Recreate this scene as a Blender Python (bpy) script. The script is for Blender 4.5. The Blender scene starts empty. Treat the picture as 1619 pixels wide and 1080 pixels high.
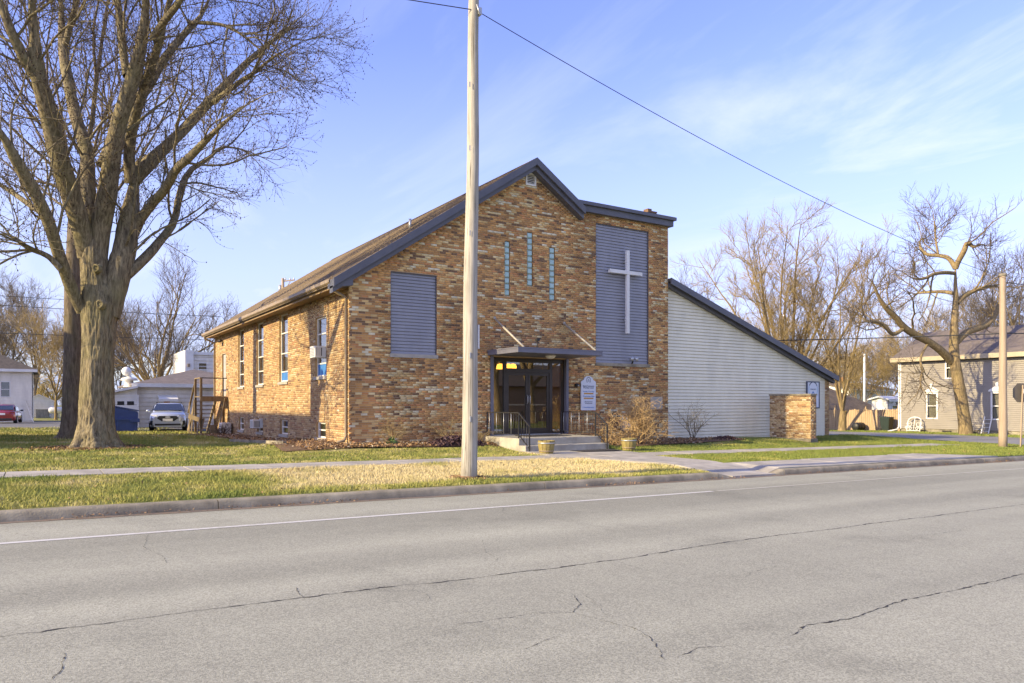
import bpy, math, random
import numpy as np
from mathutils import Vector, Matrix

random.seed(7)
RNG = np.random.default_rng(11)
SC = bpy.context.scene
COL = SC.collection
R = math.radians

# ------------------------------------------------------------------ camera
CAM_Z = 1.5
FX_, FY_ = 0.5366, 0.8438            # camera forward in world (x, y); right = (FY_, -FX_)
cd = bpy.data.cameras.new("camera")
cd.sensor_width = 36.0
cd.lens = 26.0
cd.shift_y = 98.0 / 1619.0
cd.clip_start = 0.1
cd.clip_end = 2500
cam = bpy.data.objects.new("camera", cd)
cam.location = (0, 0, CAM_Z)
cam.rotation_euler = (R(90), 0, -math.atan2(FX_, FY_))
COL.objects.link(cam)
SC.camera = cam

# ------------------------------------------------------------------ sun and sky
SUN_EL = R(24)
SUN_AZ_POS = Vector((-1.0, 0.042, 0)).normalized()     # horizontal direction towards the sun
sun_dir = Vector((SUN_AZ_POS.x * math.cos(SUN_EL), SUN_AZ_POS.y * math.cos(SUN_EL), math.sin(SUN_EL)))
sl = bpy.data.lights.new("sun", 'SUN')
sl.energy = 2.4
sl.angle = R(0.55)
sl.color = (1.0, 0.82, 0.47)
so = bpy.data.objects.new("sun", sl)
so.rotation_euler = (-sun_dir).to_track_quat('-Z', 'Y').to_euler()
so.location = (-30, 5, 30)
COL.objects.link(so)

W = bpy.data.worlds.new("World")
SC.world = W
W.use_nodes = True
nt = W.node_tree
for n in list(nt.nodes):
    nt.nodes.remove(n)
N, L = nt.nodes, nt.links
out = N.new('ShaderNodeOutputWorld')
bg = N.new('ShaderNodeBackground')
bg.inputs['Strength'].default_value = 0.12
sky = N.new('ShaderNodeTexSky')
sky.sky_type = 'NISHITA'
sky.sun_disc = False
sky.sun_elevation = SUN_EL
sky.sun_rotation = math.atan2(sun_dir.x, sun_dir.y)
sky.air_density = 1.0
sky.dust_density = 0.5
sky.ozone_density = 1.6
tc = N.new('ShaderNodeTexCoord')
sep = N.new('ShaderNodeSeparateXYZ')
L.new(tc.outputs['Generated'], sep.inputs[0])
def wmath(op, a, b=None, clamp=False):
    m = N.new('ShaderNodeMath'); m.operation = op; m.use_clamp = clamp
    for i, v in enumerate((a, b)):
        if v is None: continue
        if isinstance(v, (int, float)): m.inputs[i].default_value = v
        else: L.new(v, m.inputs[i])
    return m.outputs[0]
zz = wmath('ADD', wmath('MAXIMUM', sep.outputs['Z'], 0.0), 0.10)
px_ = wmath('DIVIDE', sep.outputs['X'], zz)
py_ = wmath('DIVIDE', sep.outputs['Y'], zz)
comb = N.new('ShaderNodeCombineXYZ')
L.new(px_, comb.inputs[0]); L.new(py_, comb.inputs[1])
mp = N.new('ShaderNodeMapping'); mp.inputs['Rotation'].default_value = (0, 0, R(14)); mp.inputs['Scale'].default_value = (1.25, 0.5, 1)
mp.inputs['Location'].default_value = (7.2, 3.3, 0)
L.new(comb.outputs[0], mp.inputs[0])
n1 = N.new('ShaderNodeTexNoise'); n1.inputs['Scale'].default_value = 0.95; n1.inputs['Detail'].default_value = 9; n1.inputs['Roughness'].default_value = 0.6; n1.inputs['Distortion'].default_value = 0.9
L.new(mp.outputs[0], n1.inputs['Vector'])
mp2 = N.new('ShaderNodeMapping'); mp2.inputs['Scale'].default_value = (0.30, 0.30, 1); mp2.inputs['Location'].default_value = (5.34, 2.97, 0)
L.new(comb.outputs[0], mp2.inputs[0])
n2 = N.new('ShaderNodeTexNoise'); n2.inputs['Scale'].default_value = 1.0; n2.inputs['Detail'].default_value = 3
L.new(mp2.outputs[0], n2.inputs['Vector'])
rp = N.new('ShaderNodeValToRGB'); rp.color_ramp.elements[0].position = 0.49; rp.color_ramp.elements[1].position = 0.66
L.new(n1.outputs['Fac'], rp.inputs[0])
rp2 = N.new('ShaderNodeValToRGB'); rp2.color_ramp.elements[0].position = 0.44; rp2.color_ramp.elements[1].position = 0.66
L.new(n2.outputs['Fac'], rp2.inputs[0])
# thin high cloud thickens towards the horizon, all the way round
lowf = N.new('ShaderNodeMapRange'); lowf.inputs['From Min'].default_value = 0.44; lowf.inputs['From Max'].default_value = 0.03
lowf.inputs['To Min'].default_value = 0.0; lowf.inputs['To Max'].default_value = 1.0
L.new(sep.outputs['Z'], lowf.inputs['Value'])
cl = wmath('MULTIPLY', rp.outputs[0], wmath('ADD', wmath('MULTIPLY', rp2.outputs[0], 0.8), 0.2))
veil = wmath('MINIMUM', wmath('MULTIPLY', wmath('POWER', lowf.outputs[0], 1.25), wmath('ADD', wmath('MULTIPLY', n1.outputs['Fac'], 0.5), 0.68)), 0.96)
cfac = wmath('MINIMUM', wmath('MULTIPLY', cl, 1.1), 0.95)
tint = N.new('ShaderNodeMix'); tint.data_type = 'RGBA'; tint.blend_type = 'MULTIPLY'
tint.inputs[0].default_value = 1.0
tint.inputs['B'].default_value = (0.71, 0.62, 0.95, 1)
L.new(sky.outputs[0], tint.inputs['A'])
# haze and cloud scatter sunlight forward: brighter and warmer round the sun
vd = N.new('ShaderNodeVectorMath'); vd.operation = 'DOT_PRODUCT'
L.new(tc.outputs['Generated'], vd.inputs[0]); vd.inputs[1].default_value = tuple(sun_dir)
aur = wmath('POWER', wmath('MAXIMUM', vd.outputs['Value'], 0.0), 3.0)
def glowed(c):
    m = N.new('ShaderNodeMix'); m.data_type = 'RGBA'; m.clamp_factor = False
    L.new(aur, m.inputs[0]); m.inputs['A'].default_value = (*c, 1); m.inputs['B'].default_value = (c[0] * 3.2, c[1] * 2.8, c[2] * 2.1, 1)
    return m.outputs['Result']
hz_ = N.new('ShaderNodeMix'); hz_.data_type = 'RGBA'
L.new(veil, hz_.inputs[0]); L.new(tint.outputs['Result'], hz_.inputs['A']); L.new(glowed((1.72, 1.98, 2.8)), hz_.inputs['B'])
mix = N.new('ShaderNodeMix'); mix.data_type = 'RGBA'
L.new(cfac, mix.inputs[0]); L.new(hz_.outputs['Result'], mix.inputs['A'])
L.new(glowed((2.85, 2.98, 3.15)), mix.inputs['B'])
L.new(mix.outputs['Result'], bg.inputs['Color'])
L.new(bg.outputs[0], out.inputs[0])

SC.view_settings.view_transform = 'Standard'
SC.view_settings.look = 'None'
SC.view_settings.exposure = 1.76
SC.view_settings.gamma = 1
SC.view_settings.use_curve_mapping = False
SC.render.engine = 'CYCLES'
SC.cycles.max_bounces = 6
SC.cycles.transparent_max_bounces = 12
SC.cycles.caustics_reflective = False
SC.cycles.caustics_refractive = False

# ------------------------------------------------------------------ measuring helpers
def ray(u, v):
    a = (u - 809.5) / 1170.0
    return (FX_ + FY_ * a, FY_ - FX_ * a, (638.0 - v) / 1170.0)
def onY(u, v, Y):
    r = ray(u, v); d = Y / r[1]
    return Vector((r[0] * d, Y, CAM_Z + r[2] * d))
def onX(u, v, X):
    r = ray(u, v); d = X / r[0]
    return Vector((X, r[1] * d, CAM_Z + r[2] * d))
def onD(u, v, d):
    r = ray(u, v)
    return Vector((r[0] * d, r[1] * d, CAM_Z + r[2] * d))
PY = [-60, 0, 11.30, 11.34, 15.5, 16.7, 20.6, 24, 30, 36, 42, 52, 70, 130, 600]
PZ = [0.0, 0.0, 0.0, 0.13, 0.20, 0.20, 0.24, 0.25, 0.20, 0.15, 0.09, 0.04, -0.1, -0.25, -0.25]
def sstep(a, b, x):
    t = np.clip((np.asarray(x, float) - a) / (b - a), 0, 1)
    return t * t * (3 - 2 * t)
def gz(x, y):
    x = np.asarray(x, float); y = np.asarray(y, float)
    base = np.interp(y, PY, PZ) - 0.0125 * np.clip(x, -60, 70)
    bump = 0.16 * sstep(4.5, 7.4, x) * sstep(17.2, 20.2, y) * (1 - sstep(22, 30, y)) * (1 - sstep(31, 36, x))
    walk = sstep(11.6, 11.95, x) * (1 - sstep(15.2, 15.6, x)) * sstep(16.6, 16.9, y) * (1 - sstep(19.0, 20.0, y))
    dip = 0.15 * sstep(12.5, 12.95, x) * (1 - sstep(14.42, 14.8, x)) * (y > 11.32) * (1 - sstep(11.4, 13.3, y))
    return base + bump * (1 - walk) - dip
def G(x, y): return float(gz(x, y))

# ------------------------------------------------------------------ materials
MATS = {}
def newmat(name):
    m = bpy.data.materials.new(name); m.use_nodes = True
    return m, m.node_tree, m.node_tree.nodes['Principled BSDF']
def pm(name, c, c2=None, scale=4.0, rough=0.7, bump=0.0, bscale=None, metal=0.0, stretch=(1, 1, 1), coords='Object', detail=6, spec=None, dist=0.02, coat=0.0, stain=0.0, sscale=(0.5, 0.5, 0.35)):
    """plain procedural material: two colours mixed by noise, plus fine relief"""
    if name in MATS: return MATS[name]
    m, t, b = newmat(name)
    b.inputs['Roughness'].default_value = rough
    b.inputs['Metallic'].default_value = metal
    if spec is not None: b.inputs['Specular IOR Level'].default_value = spec
    if coat: b.inputs['Coat Weight'].default_value = coat
    tcn = t.nodes.new('ShaderNodeTexCoord')
    mpn = t.nodes.new('ShaderNodeMapping'); mpn.inputs['Scale'].default_value = stretch
    t.links.new(tcn.outputs[coords], mpn.inputs[0])
    if c2 is None: c2 = tuple(x * 0.82 for x in c)
    nz = t.nodes.new('ShaderNodeTexNoise'); nz.inputs['Scale'].default_value = scale; nz.inputs['Detail'].default_value = detail
    nz.inputs['Roughness'].default_value = 0.62
    t.links.new(mpn.outputs[0], nz.inputs['Vector'])
    cr = t.nodes.new('ShaderNodeValToRGB')
    cr.color_ramp.elements[0].position = 0.32; cr.color_ramp.elements[1].position = 0.68
    cr.color_ramp.elements[0].color = (*c2, 1); cr.color_ramp.elements[1].color = (*c, 1)
    t.links.new(nz.outputs['Fac'], cr.inputs[0])
    if stain:
        ge = t.nodes.new('ShaderNodeNewGeometry'); sm_ = t.nodes.new('ShaderNodeMapping'); sm_.inputs['Scale'].default_value = sscale
        t.links.new(ge.outputs['Position'], sm_.inputs[0])
        sn = t.nodes.new('ShaderNodeTexNoise'); sn.inputs['Scale'].default_value = 1.6; sn.inputs['Detail'].default_value = 7; sn.inputs['Roughness'].default_value = 0.62
        t.links.new(sm_.outputs[0], sn.inputs['Vector'])
        sr = t.nodes.new('ShaderNodeMapRange'); sr.inputs['From Min'].default_value = 0.36; sr.inputs['From Max'].default_value = 0.62
        sr.inputs['To Min'].default_value = 1.0 - stain; sr.inputs['To Max'].default_value = 1.0 + stain * 0.25
        t.links.new(sn.outputs['Fac'], sr.inputs['Value'])
        vm = t.nodes.new('ShaderNodeVectorMath'); vm.operation = 'SCALE'
        t.links.new(cr.outputs[0], vm.inputs[0]); t.links.new(sr.outputs[0], vm.inputs['Scale'])
        t.links.new(vm.outputs[0], b.inputs['Base Color'])
    else:
        t.links.new(cr.outputs[0], b.inputs['Base Color'])
    if bump:
        nb = t.nodes.new('ShaderNodeTexNoise'); nb.inputs['Scale'].default_value = bscale or scale * 4; nb.inputs['Detail'].default_value = 5
        t.links.new(mpn.outputs[0], nb.inputs['Vector'])
        bn = t.nodes.new('ShaderNodeBump'); bn.inputs['Strength'].default_value = bump; bn.inputs['Distance'].default_value = dist
        t.links.new(nb.outputs['Fac'], bn.inputs['Height'])
        t.links.new(bn.outputs[0], b.inputs['Normal'])
    MATS[name] = m
    return m

def emat(name, c, s):
    m, t, b = newmat(name)
    b.inputs['Base Color'].default_value = (*c, 1)
    b.inputs['Emission Color'].default_value = (*c, 1)
    b.inputs['Emission Strength'].default_value = s
    return m

def glassmat(name, tintc, refl=1.0, rough=0.0):
    """thin window pane: Fresnel mirror over tinted see-through"""
    m = bpy.data.materials.new(name); m.use_nodes = True
    t = m.node_tree
    for n in list(t.nodes): t.nodes.remove(n)
    o = t.nodes.new('ShaderNodeOutputMaterial')
    mx = t.nodes.new('ShaderNodeMixShader'); tr = t.nodes.new('ShaderNodeBsdfTransparent'); gl = t.nodes.new('ShaderNodeBsdfGlossy')
    lw = t.nodes.new('ShaderNodeLayerWeight'); lw.inputs['Blend'].default_value = 0.5
    fr = t.nodes.new('ShaderNodeMath'); fr.operation = 'POWER'; fr.inputs[1].default_value = 4.0
    t.links.new(lw.outputs['Facing'], fr.inputs[0])
    ml = t.nodes.new('ShaderNodeMath'); ml.operation = 'MULTIPLY_ADD'; ml.inputs[1].default_value = 0.85; ml.inputs[2].default_value = 0.10 * refl
    ml.use_clamp = True
    tr.inputs[0].default_value = (*tintc, 1); gl.inputs['Roughness'].default_value = rough
    gl.inputs['Color'].default_value = (0.95, 0.95, 0.95, 1)
    t.links.new(fr.outputs[0], ml.inputs[0]); t.links.new(ml.outputs[0], mx.inputs[0])
    t.links.new(tr.outputs[0], mx.inputs[1]); t.links.new(gl.outputs[0], mx.inputs[2]); t.links.new(mx.outputs[0], o.inputs[0])
    return m

# lawn / blades : dead straw and live green mixed by place
def grassmat(name, gain):
    m, t, b = newmat(name)
    b.inputs['Roughness'].default_value = 0.85
    b.inputs['Specular IOR Level'].default_value = 0.15
    geo = t.nodes.new('ShaderNodeNewGeometry')
    sp = t.nodes.new('ShaderNodeSeparateXYZ'); t.links.new(geo.outputs['Position'], sp.inputs[0])
    fl = t.nodes.new('ShaderNodeCombineXYZ'); t.links.new(sp.outputs[0], fl.inputs[0]); t.links.new(sp.outputs[1], fl.inputs[1])
    def mth(op, a, b_=None, c_=None):
        n = t.nodes.new('ShaderNodeMath'); n.operation = op
        for i, v in enumerate((a, b_, c_)):
            if v is None: continue
            if isinstance(v, (int, float)): n.inputs[i].default_value = v
            else: t.links.new(v, n.inputs[i])
        return n.outputs[0]
    def rng_(src, a, b_, c_=0.0, d_=1.0):
        n = t.nodes.new('ShaderNodeMapRange'); n.interpolation_type = 'SMOOTHSTEP'
        n.inputs['From Min'].default_value = a; n.inputs['From Max'].default_value = b_
        n.inputs['To Min'].default_value = c_; n.inputs['To Max'].default_value = d_
        t.links.new(src, n.inputs['Value']); return n.outputs[0]
    nz = t.nodes.new('ShaderNodeTexNoise'); nz.inputs['Scale'].default_value = 0.55; nz.inputs['Detail'].default_value = 7; nz.inputs['Roughness'].default_value = 0.65
    t.links.new(fl.outputs[0], nz.inputs['Vector'])
    n2_ = t.nodes.new('ShaderNodeTexNoise'); n2_.inputs['Scale'].default_value = 16; n2_.inputs['Detail'].default_value = 3
    t.links.new(fl.outputs[0], n2_.inputs['Vector'])
    # the strip by the street in front of the church dried out most
    park = mth('MULTIPLY', mth('MULTIPLY', rng_(sp.outputs[0], 1.0, 5.5), rng_(sp.outputs[0], 11.5, 14.0, 1.0, 0.0)), mth('MULTIPLY', rng_(sp.outputs[1], 11.7, 12.4), rng_(sp.outputs[1], 15.6, 16.2, 1.0, 0.0)))
    lawn_ = mth('MULTIPLY', rng_(sp.outputs[1], 16.5, 19.5), rng_(sp.outputs[1], 60, 110, 1.0, 0.3))
    right = rng_(sp.outputs[0], 13.5, 16.0)
    f = mth('ADD', mth('MULTIPLY', nz.outputs['Fac'], 1.5), mth('MULTIPLY', n2_.outputs['Fac'], 0.5))
    f = mth('ADD', f, mth('MULTIPLY', park, 0.36))
    f = mth('ADD', f, mth('MULTIPLY', lawn_, 0.03))
    f = mth('ADD', f, 0.05)
    f = mth('SUBTRACT', f, mth('MULTIPLY', right, 0.19))
    cr = t.nodes.new('ShaderNodeValToRGB')
    e = cr.color_ramp.elements
    g = gain
    e[0].position = 0.74; e[0].color = (0.132 * g, 0.156 * g, 0.038 * g, 1)
    e[1].position = 1.30 / 1.5; e[1].color = (0.25 * g, 0.235 * g, 0.068 * g, 1)
    fm = mth('MULTIPLY', f, 1 / 1.5)
    e[0].position = 0.60
    e[1].position = 0.76
    q = cr.color_ramp.elements.new(0.90); q.color = (0.41 * g, 0.345 * g, 0.185 * g, 1)
    t.links.new(fm, cr.inputs[0])
    t.links.new(cr.outputs[0], b.inputs['Base Color'])
    return m
M_lawn = grassmat("lawn_soil_and_thatch", 1.1)
M_blade = grassmat("grass_blade", 1.5)

# asphalt with aggregate
def asphalt(name, c, c2):
    m, t, b = newmat(name)
    b.inputs['Roughness'].default_value = 0.88
    tcn = t.nodes.new('ShaderNodeTexCoord')
    mp_ = t.nodes.new('ShaderNodeMapping'); mp_.inputs['Scale'].default_value = (0.12, 0.75, 1)
    t.links.new(tcn.outputs['Object'], mp_.inputs[0])
    big = t.nodes.new('ShaderNodeTexNoise'); big.inputs['Scale'].default_value = 1.0; big.inputs['Detail'].default_value = 5
    t.links.new(mp_.outputs[0], big.inputs['Vector'])
    mot = t.nodes.new('ShaderNodeTexNoise'); mot.inputs['Scale'].default_value = 2.2; mot.inputs['Detail'].default_value = 8; mot.inputs['Roughness'].default_value = 0.7
    t.links.new(tcn.outputs['Object'], mot.inputs['Vector'])
    vo = t.nodes.new('ShaderNodeTexVoronoi'); vo.inputs['Scale'].default_value = 100
    t.links.new(tcn.outputs['Object'], vo.inputs['Vector'])
    fine = t.nodes.new('ShaderNodeTexNoise'); fine.inputs['Scale'].default_value = 130; fine.inputs['Detail'].default_value = 3
    t.links.new(tcn.outputs['Object'], fine.inputs['Vector'])
    cr = t.nodes.new('ShaderNodeValToRGB'); cr.color_ramp.elements[0].position = 0.3; cr.color_ramp.elements[1].position = 0.7
    cr.color_ramp.elements[0].color = (*c2, 1); cr.color_ramp.elements[1].color = (*c, 1)
    ad = t.nodes.new('ShaderNodeMath'); ad.operation = 'ADD'
    h = t.nodes.new('ShaderNodeMath'); h.operation = 'MULTIPLY'; h.inputs[1].default_value = 0.5
    t.links.new(big.outputs['Fac'], ad.inputs[0]); t.links.new(mot.outputs['Fac'], ad.inputs[1]); t.links.new(ad.outputs[0], h.inputs[0])
    t.links.new(h.outputs[0], cr.inputs[0])
    lm_ = t.nodes.new('ShaderNodeMapping'); lm_.inputs['Scale'].default_value = (0.015, 0.62, 1); t.links.new(tcn.outputs['Object'], lm_.inputs[0])
    ln_ = t.nodes.new('ShaderNodeTexNoise'); ln_.inputs['Scale'].default_value = 1.0; ln_.inputs['Detail'].default_value = 2; t.links.new(lm_.outputs[0], ln_.inputs['Vector'])
    lr_ = t.nodes.new('ShaderNodeMapRange'); lr_.inputs['From Min'].default_value = 0.35; lr_.inputs['From Max'].default_value = 0.65; lr_.inputs['To Min'].default_value = 0.80; lr_.inputs['To Max'].default_value = 1.12
    t.links.new(ln_.outputs['Fac'], lr_.inputs['Value'])
    st_ = t.nodes.new('ShaderNodeTexNoise'); st_.inputs['Scale'].default_value = 0.55; st_.inputs['Detail'].default_value = 7; st_.inputs['Roughness'].default_value = 0.7; t.links.new(tcn.outputs['Object'], st_.inputs['Vector'])
    sr_ = t.nodes.new('ShaderNodeMapRange'); sr_.inputs['From Min'].default_value = 0.54; sr_.inputs['From Max'].default_value = 0.74; sr_.inputs['To Min'].default_value = 1.04; sr_.inputs['To Max'].default_value = 0.66
    t.links.new(st_.outputs['Fac'], sr_.inputs['Value'])
    lp_ = t.nodes.new('ShaderNodeMath'); lp_.operation = 'MULTIPLY'; t.links.new(lr_.outputs[0], lp_.inputs[0]); t.links.new(sr_.outputs[0], lp_.inputs[1])
    hs = t.nodes.new('ShaderNodeMix'); hs.data_type = 'RGBA'; hs.blend_type = 'MULTIPLY'; hs.inputs[0].default_value = 1.0
    sp = t.nodes.new('ShaderNodeSeparateColor'); t.links.new(vo.outputs['Color'], sp.inputs[0])
    mr = t.nodes.new('ShaderNodeMapRange'); mr.inputs['To Min'].default_value = 0.70; mr.inputs['To Max'].default_value = 1.27
    t.links.new(sp.outputs[0], mr.inputs['Value'])
    cb = t.nodes.new('ShaderNodeCombineColor')
    mm_ = t.nodes.new('ShaderNodeMath'); mm_.operation = 'MULTIPLY'; t.links.new(mr.outputs[0], mm_.inputs[0]); t.links.new(lp_.outputs[0], mm_.inputs[1])
    for i in range(3): t.links.new(mm_.outputs[0], cb.inputs[i])
    t.links.new(cr.outputs[0], hs.inputs['A']); t.links.new(cb.outputs[0], hs.inputs['B'])
    t.links.new(hs.outputs['Result'], b.inputs['Base Color'])
    bn = t.nodes.new('ShaderNodeBump'); bn.inputs['Strength'].default_value = 0.55; bn.inputs['Distance'].default_value = 0.006
    t.links.new(fine.outputs['Fac'], bn.inputs['Height']); t.links.new(bn.outputs[0], b.inputs['Normal'])
    return m
M_road = asphalt("worn_asphalt", (0.36, 0.353, 0.268), (0.285, 0.278, 0.213))
M_street = asphalt("side_asphalt", (0.27, 0.26, 0.245), (0.20, 0.19, 0.18))
M_lot = asphalt("lot_asphalt", (0.18, 0.175, 0.165), (0.12, 0.115, 0.11))

# worn paint line
def wornpaint(name, thr=0.5):
    m, t, b = newmat(name)
    b.inputs['Roughness'].default_value = 0.8
    tcn = t.nodes.new('ShaderNodeTexCoord')
    nz = t.nodes.new('ShaderNodeTexNoise'); nz.inputs['Scale'].default_value = 22; nz.inputs['Detail'].default_value = 6; nz.inputs['Roughness'].default_value = 0.75
    t.links.new(tcn.outputs['Object'], nz.inputs['Vector'])
    n0 = t.nodes.new('ShaderNodeTexNoise'); n0.inputs['Scale'].default_value = 0.4
    t.links.new(tcn.outputs['Object'], n0.inputs['Vector'])
    ad = t.nodes.new('ShaderNodeMath'); ad.operation = 'MULTIPLY_ADD'; ad.inputs[1].default_value = 0.5
    t.links.new(n0.outputs['Fac'], ad.inputs[0]); t.links.new(nz.outputs['Fac'], ad.inputs[2])
    cr = t.nodes.new('ShaderNodeValToRGB'); cr.color_ramp.elements[0].position = thr; cr.color_ramp.elements[1].position = thr + 0.14
    cr.color_ramp.elements[0].color = (0.40, 0.38, 0.30, 1); cr.color_ramp.elements[1].color = (0.58, 0.565, 0.52, 1)
    t.links.new(ad.outputs[0], cr.inputs[0]); t.links.new(cr.outputs[0], b.inputs['Base Color'])
    return m
M_paint = wornpaint("white_road_paint", 0.56)
M_paint_worn = wornpaint("worn_white_road_paint", 0.78)

M_conc = pm("sidewalk_concrete", (0.46, 0.425, 0.365), (0.37, 0.34, 0.29), 1.6, 0.9, 0.25, 60, stain=0.28, sscale=(1.2, 1.2, 1.2))
M_kerb = pm("kerb_concrete", (0.37, 0.325, 0.235), (0.22, 0.19, 0.138), 2.2, 0.92, 0.5, 50, stain=0.38, sscale=(1.2, 1.2, 1.2))
M_stepc = pm("step_concrete", (0.46, 0.43, 0.35), (0.34, 0.31, 0.25), 2.5, 0.9, 0.2, 60, stain=0.2, sscale=(1.2, 1.2, 1.2))
M_crack = pm("crack_tar", (0.030, 0.028, 0.026), (0.05, 0.046, 0.042), 8, 0.9)
M_gutterdirt = pm("gutter_dirt", (0.22, 0.155, 0.10), (0.17, 0.14, 0.115), 3, 0.95, 0.3, 40)
M_mulch = pm("mulch", (0.25, 0.15, 0.078), (0.10, 0.06, 0.034), 9, 0.95, 0.9, 40, dist=0.05)
M_leaf = pm("dry_leaf", (0.48, 0.30, 0.13), (0.28, 0.16, 0.075), 6, 0.85)
M_mortar = pm("mortar", (0.52, 0.38, 0.24), (0.40, 0.29, 0.18), 5, 0.95, 0.3, 60)
BRK = [("brick_amber", (0.72, 0.395, 0.138)), ("brick_brown", (0.53, 0.288, 0.108)), ("brick_tan", (0.81, 0.555, 0.235)),
       ("brick_buff", (0.88, 0.70, 0.37)), ("brick_cream", (0.88, 0.785, 0.54)), ("brick_dark", (0.245, 0.145, 0.078)), ("brick_red", (0.64, 0.30, 0.115)),
       ("brick_umber", (0.37, 0.212, 0.092))]
M_brk = [pm(n, c, tuple(x * 0.74 for x in c), 7, 0.85, 0.35, 45, coords='Object', dist=0.006, stain=.30) for n, c in BRK]
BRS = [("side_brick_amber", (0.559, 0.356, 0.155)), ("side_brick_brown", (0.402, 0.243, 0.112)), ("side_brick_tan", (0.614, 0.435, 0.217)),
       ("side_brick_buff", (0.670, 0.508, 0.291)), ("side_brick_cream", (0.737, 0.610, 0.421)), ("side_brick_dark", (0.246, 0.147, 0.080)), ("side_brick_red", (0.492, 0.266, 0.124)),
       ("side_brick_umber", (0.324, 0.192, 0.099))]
M_brk_s = [pm(n, c, tuple(x * 0.78 for x in c), 7, 0.85, 0.35, 45, coords='Object', dist=0.006, stain=.22) for n, c in BRS]  # tanner mix, its tones also lowered to offset direct sun on the side wall
BW_FRONT = np.array([0.27, 0.24, 0.125, 0.09, 0.04, 0.075, 0.10, 0.06])
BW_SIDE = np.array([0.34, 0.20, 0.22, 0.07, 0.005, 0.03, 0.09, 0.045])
BW_SIGN = np.array([0.10, 0.18, 0.30, 0.27, 0.05, 0.04, 0.02, 0.04])
M_blue = pm("slate_blue_siding", (0.305, 0.305, 0.335), (0.275, 0.275, 0.305), 3, 0.5, stain=0.12, sscale=(0.9, 0.9, 0.25))
M_fascia = pm("slate_blue_trim", (0.12, 0.122, 0.145), (0.10, 0.102, 0.122), 3, 0.5, stain=0.12, sscale=(0.9, 0.9, 0.25))
M_canopy = pm("canopy_metal", (0.155, 0.155, 0.195), (0.13, 0.13, 0.165), 3, 0.45)
M_wingsid = pm("light_grey_siding", (0.80, 0.755, 0.585), (0.755, 0.71, 0.55), 2, 0.5, stain=0.1, sscale=(0.9, 0.9, 0.25))
M_shingle = pm("brown_shingle", (0.225, 0.165, 0.105), (0.12, 0.09, 0.06), 9, 0.95, 0.7, 60, stretch=(1, 1, 1), stain=0.3, sscale=(0.9, 0.9, 0.25))
M_shingle_d = pm("dark_shingle", (0.115, 0.095, 0.08), (0.06, 0.052, 0.046), 5, 0.95, 0.6, 50)
M_shingle_g = pm("grey_shingle", (0.20, 0.165, 0.15), (0.13, 0.11, 0.10), 3, 0.95, 0.6, 50)
M_bronze = pm("bronze_frame", (0.040, 0.030, 0.025), (0.03, 0.022, 0.018), 3, 0.4)
M_iron = pm("black_iron", (0.020, 0.020, 0.022), (0.03, 0.028, 0.028), 6, 0.5)
M_white = pm("white_paint", (0.78, 0.77, 0.74), (0.70, 0.69, 0.66), 2, 0.55, stain=0.08, sscale=(0.9, 0.9, 0.25))
M_offw = pm("weathered_white", (0.83, 0.79, 0.70), (0.73, 0.69, 0.61), 1.2, 0.7, stain=0.15, sscale=(0.9, 0.9, 0.25))
M_cream = pm("cream_trim", (0.46, 0.39, 0.27), (0.38, 0.32, 0.22), 2, 0.6)
M_steel = pm("galvanised_steel", (0.55, 0.55, 0.54), (0.42, 0.42, 0.42), 6, 0.4, metal=0.6)
M_stone = pm("limestone", (0.42, 0.39, 0.33), (0.33, 0.30, 0.26), 4, 0.9, 0.2, 40)
M_soffit = pm("brown_soffit", (0.30, 0.20, 0.10), (0.24, 0.16, 0.08), 3, 0.7)
M_gutter = pm("tan_gutter", (0.33, 0.25, 0.155), (0.24, 0.18, 0.11), 3, 0.5)
M_black = pm("black_plastic", (0.015, 0.015, 0.016), (0.025, 0.025, 0.025), 3, 0.5)
M_rubber = pm("tyre_rubber", (0.018, 0.018, 0.018), (0.03, 0.03, 0.03), 5, 0.85)
M_mat = pm("door_mat", (0.028, 0.026, 0.025), (0.045, 0.04, 0.038), 30, 0.95, 0.5, 120)
M_pole = None
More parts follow.
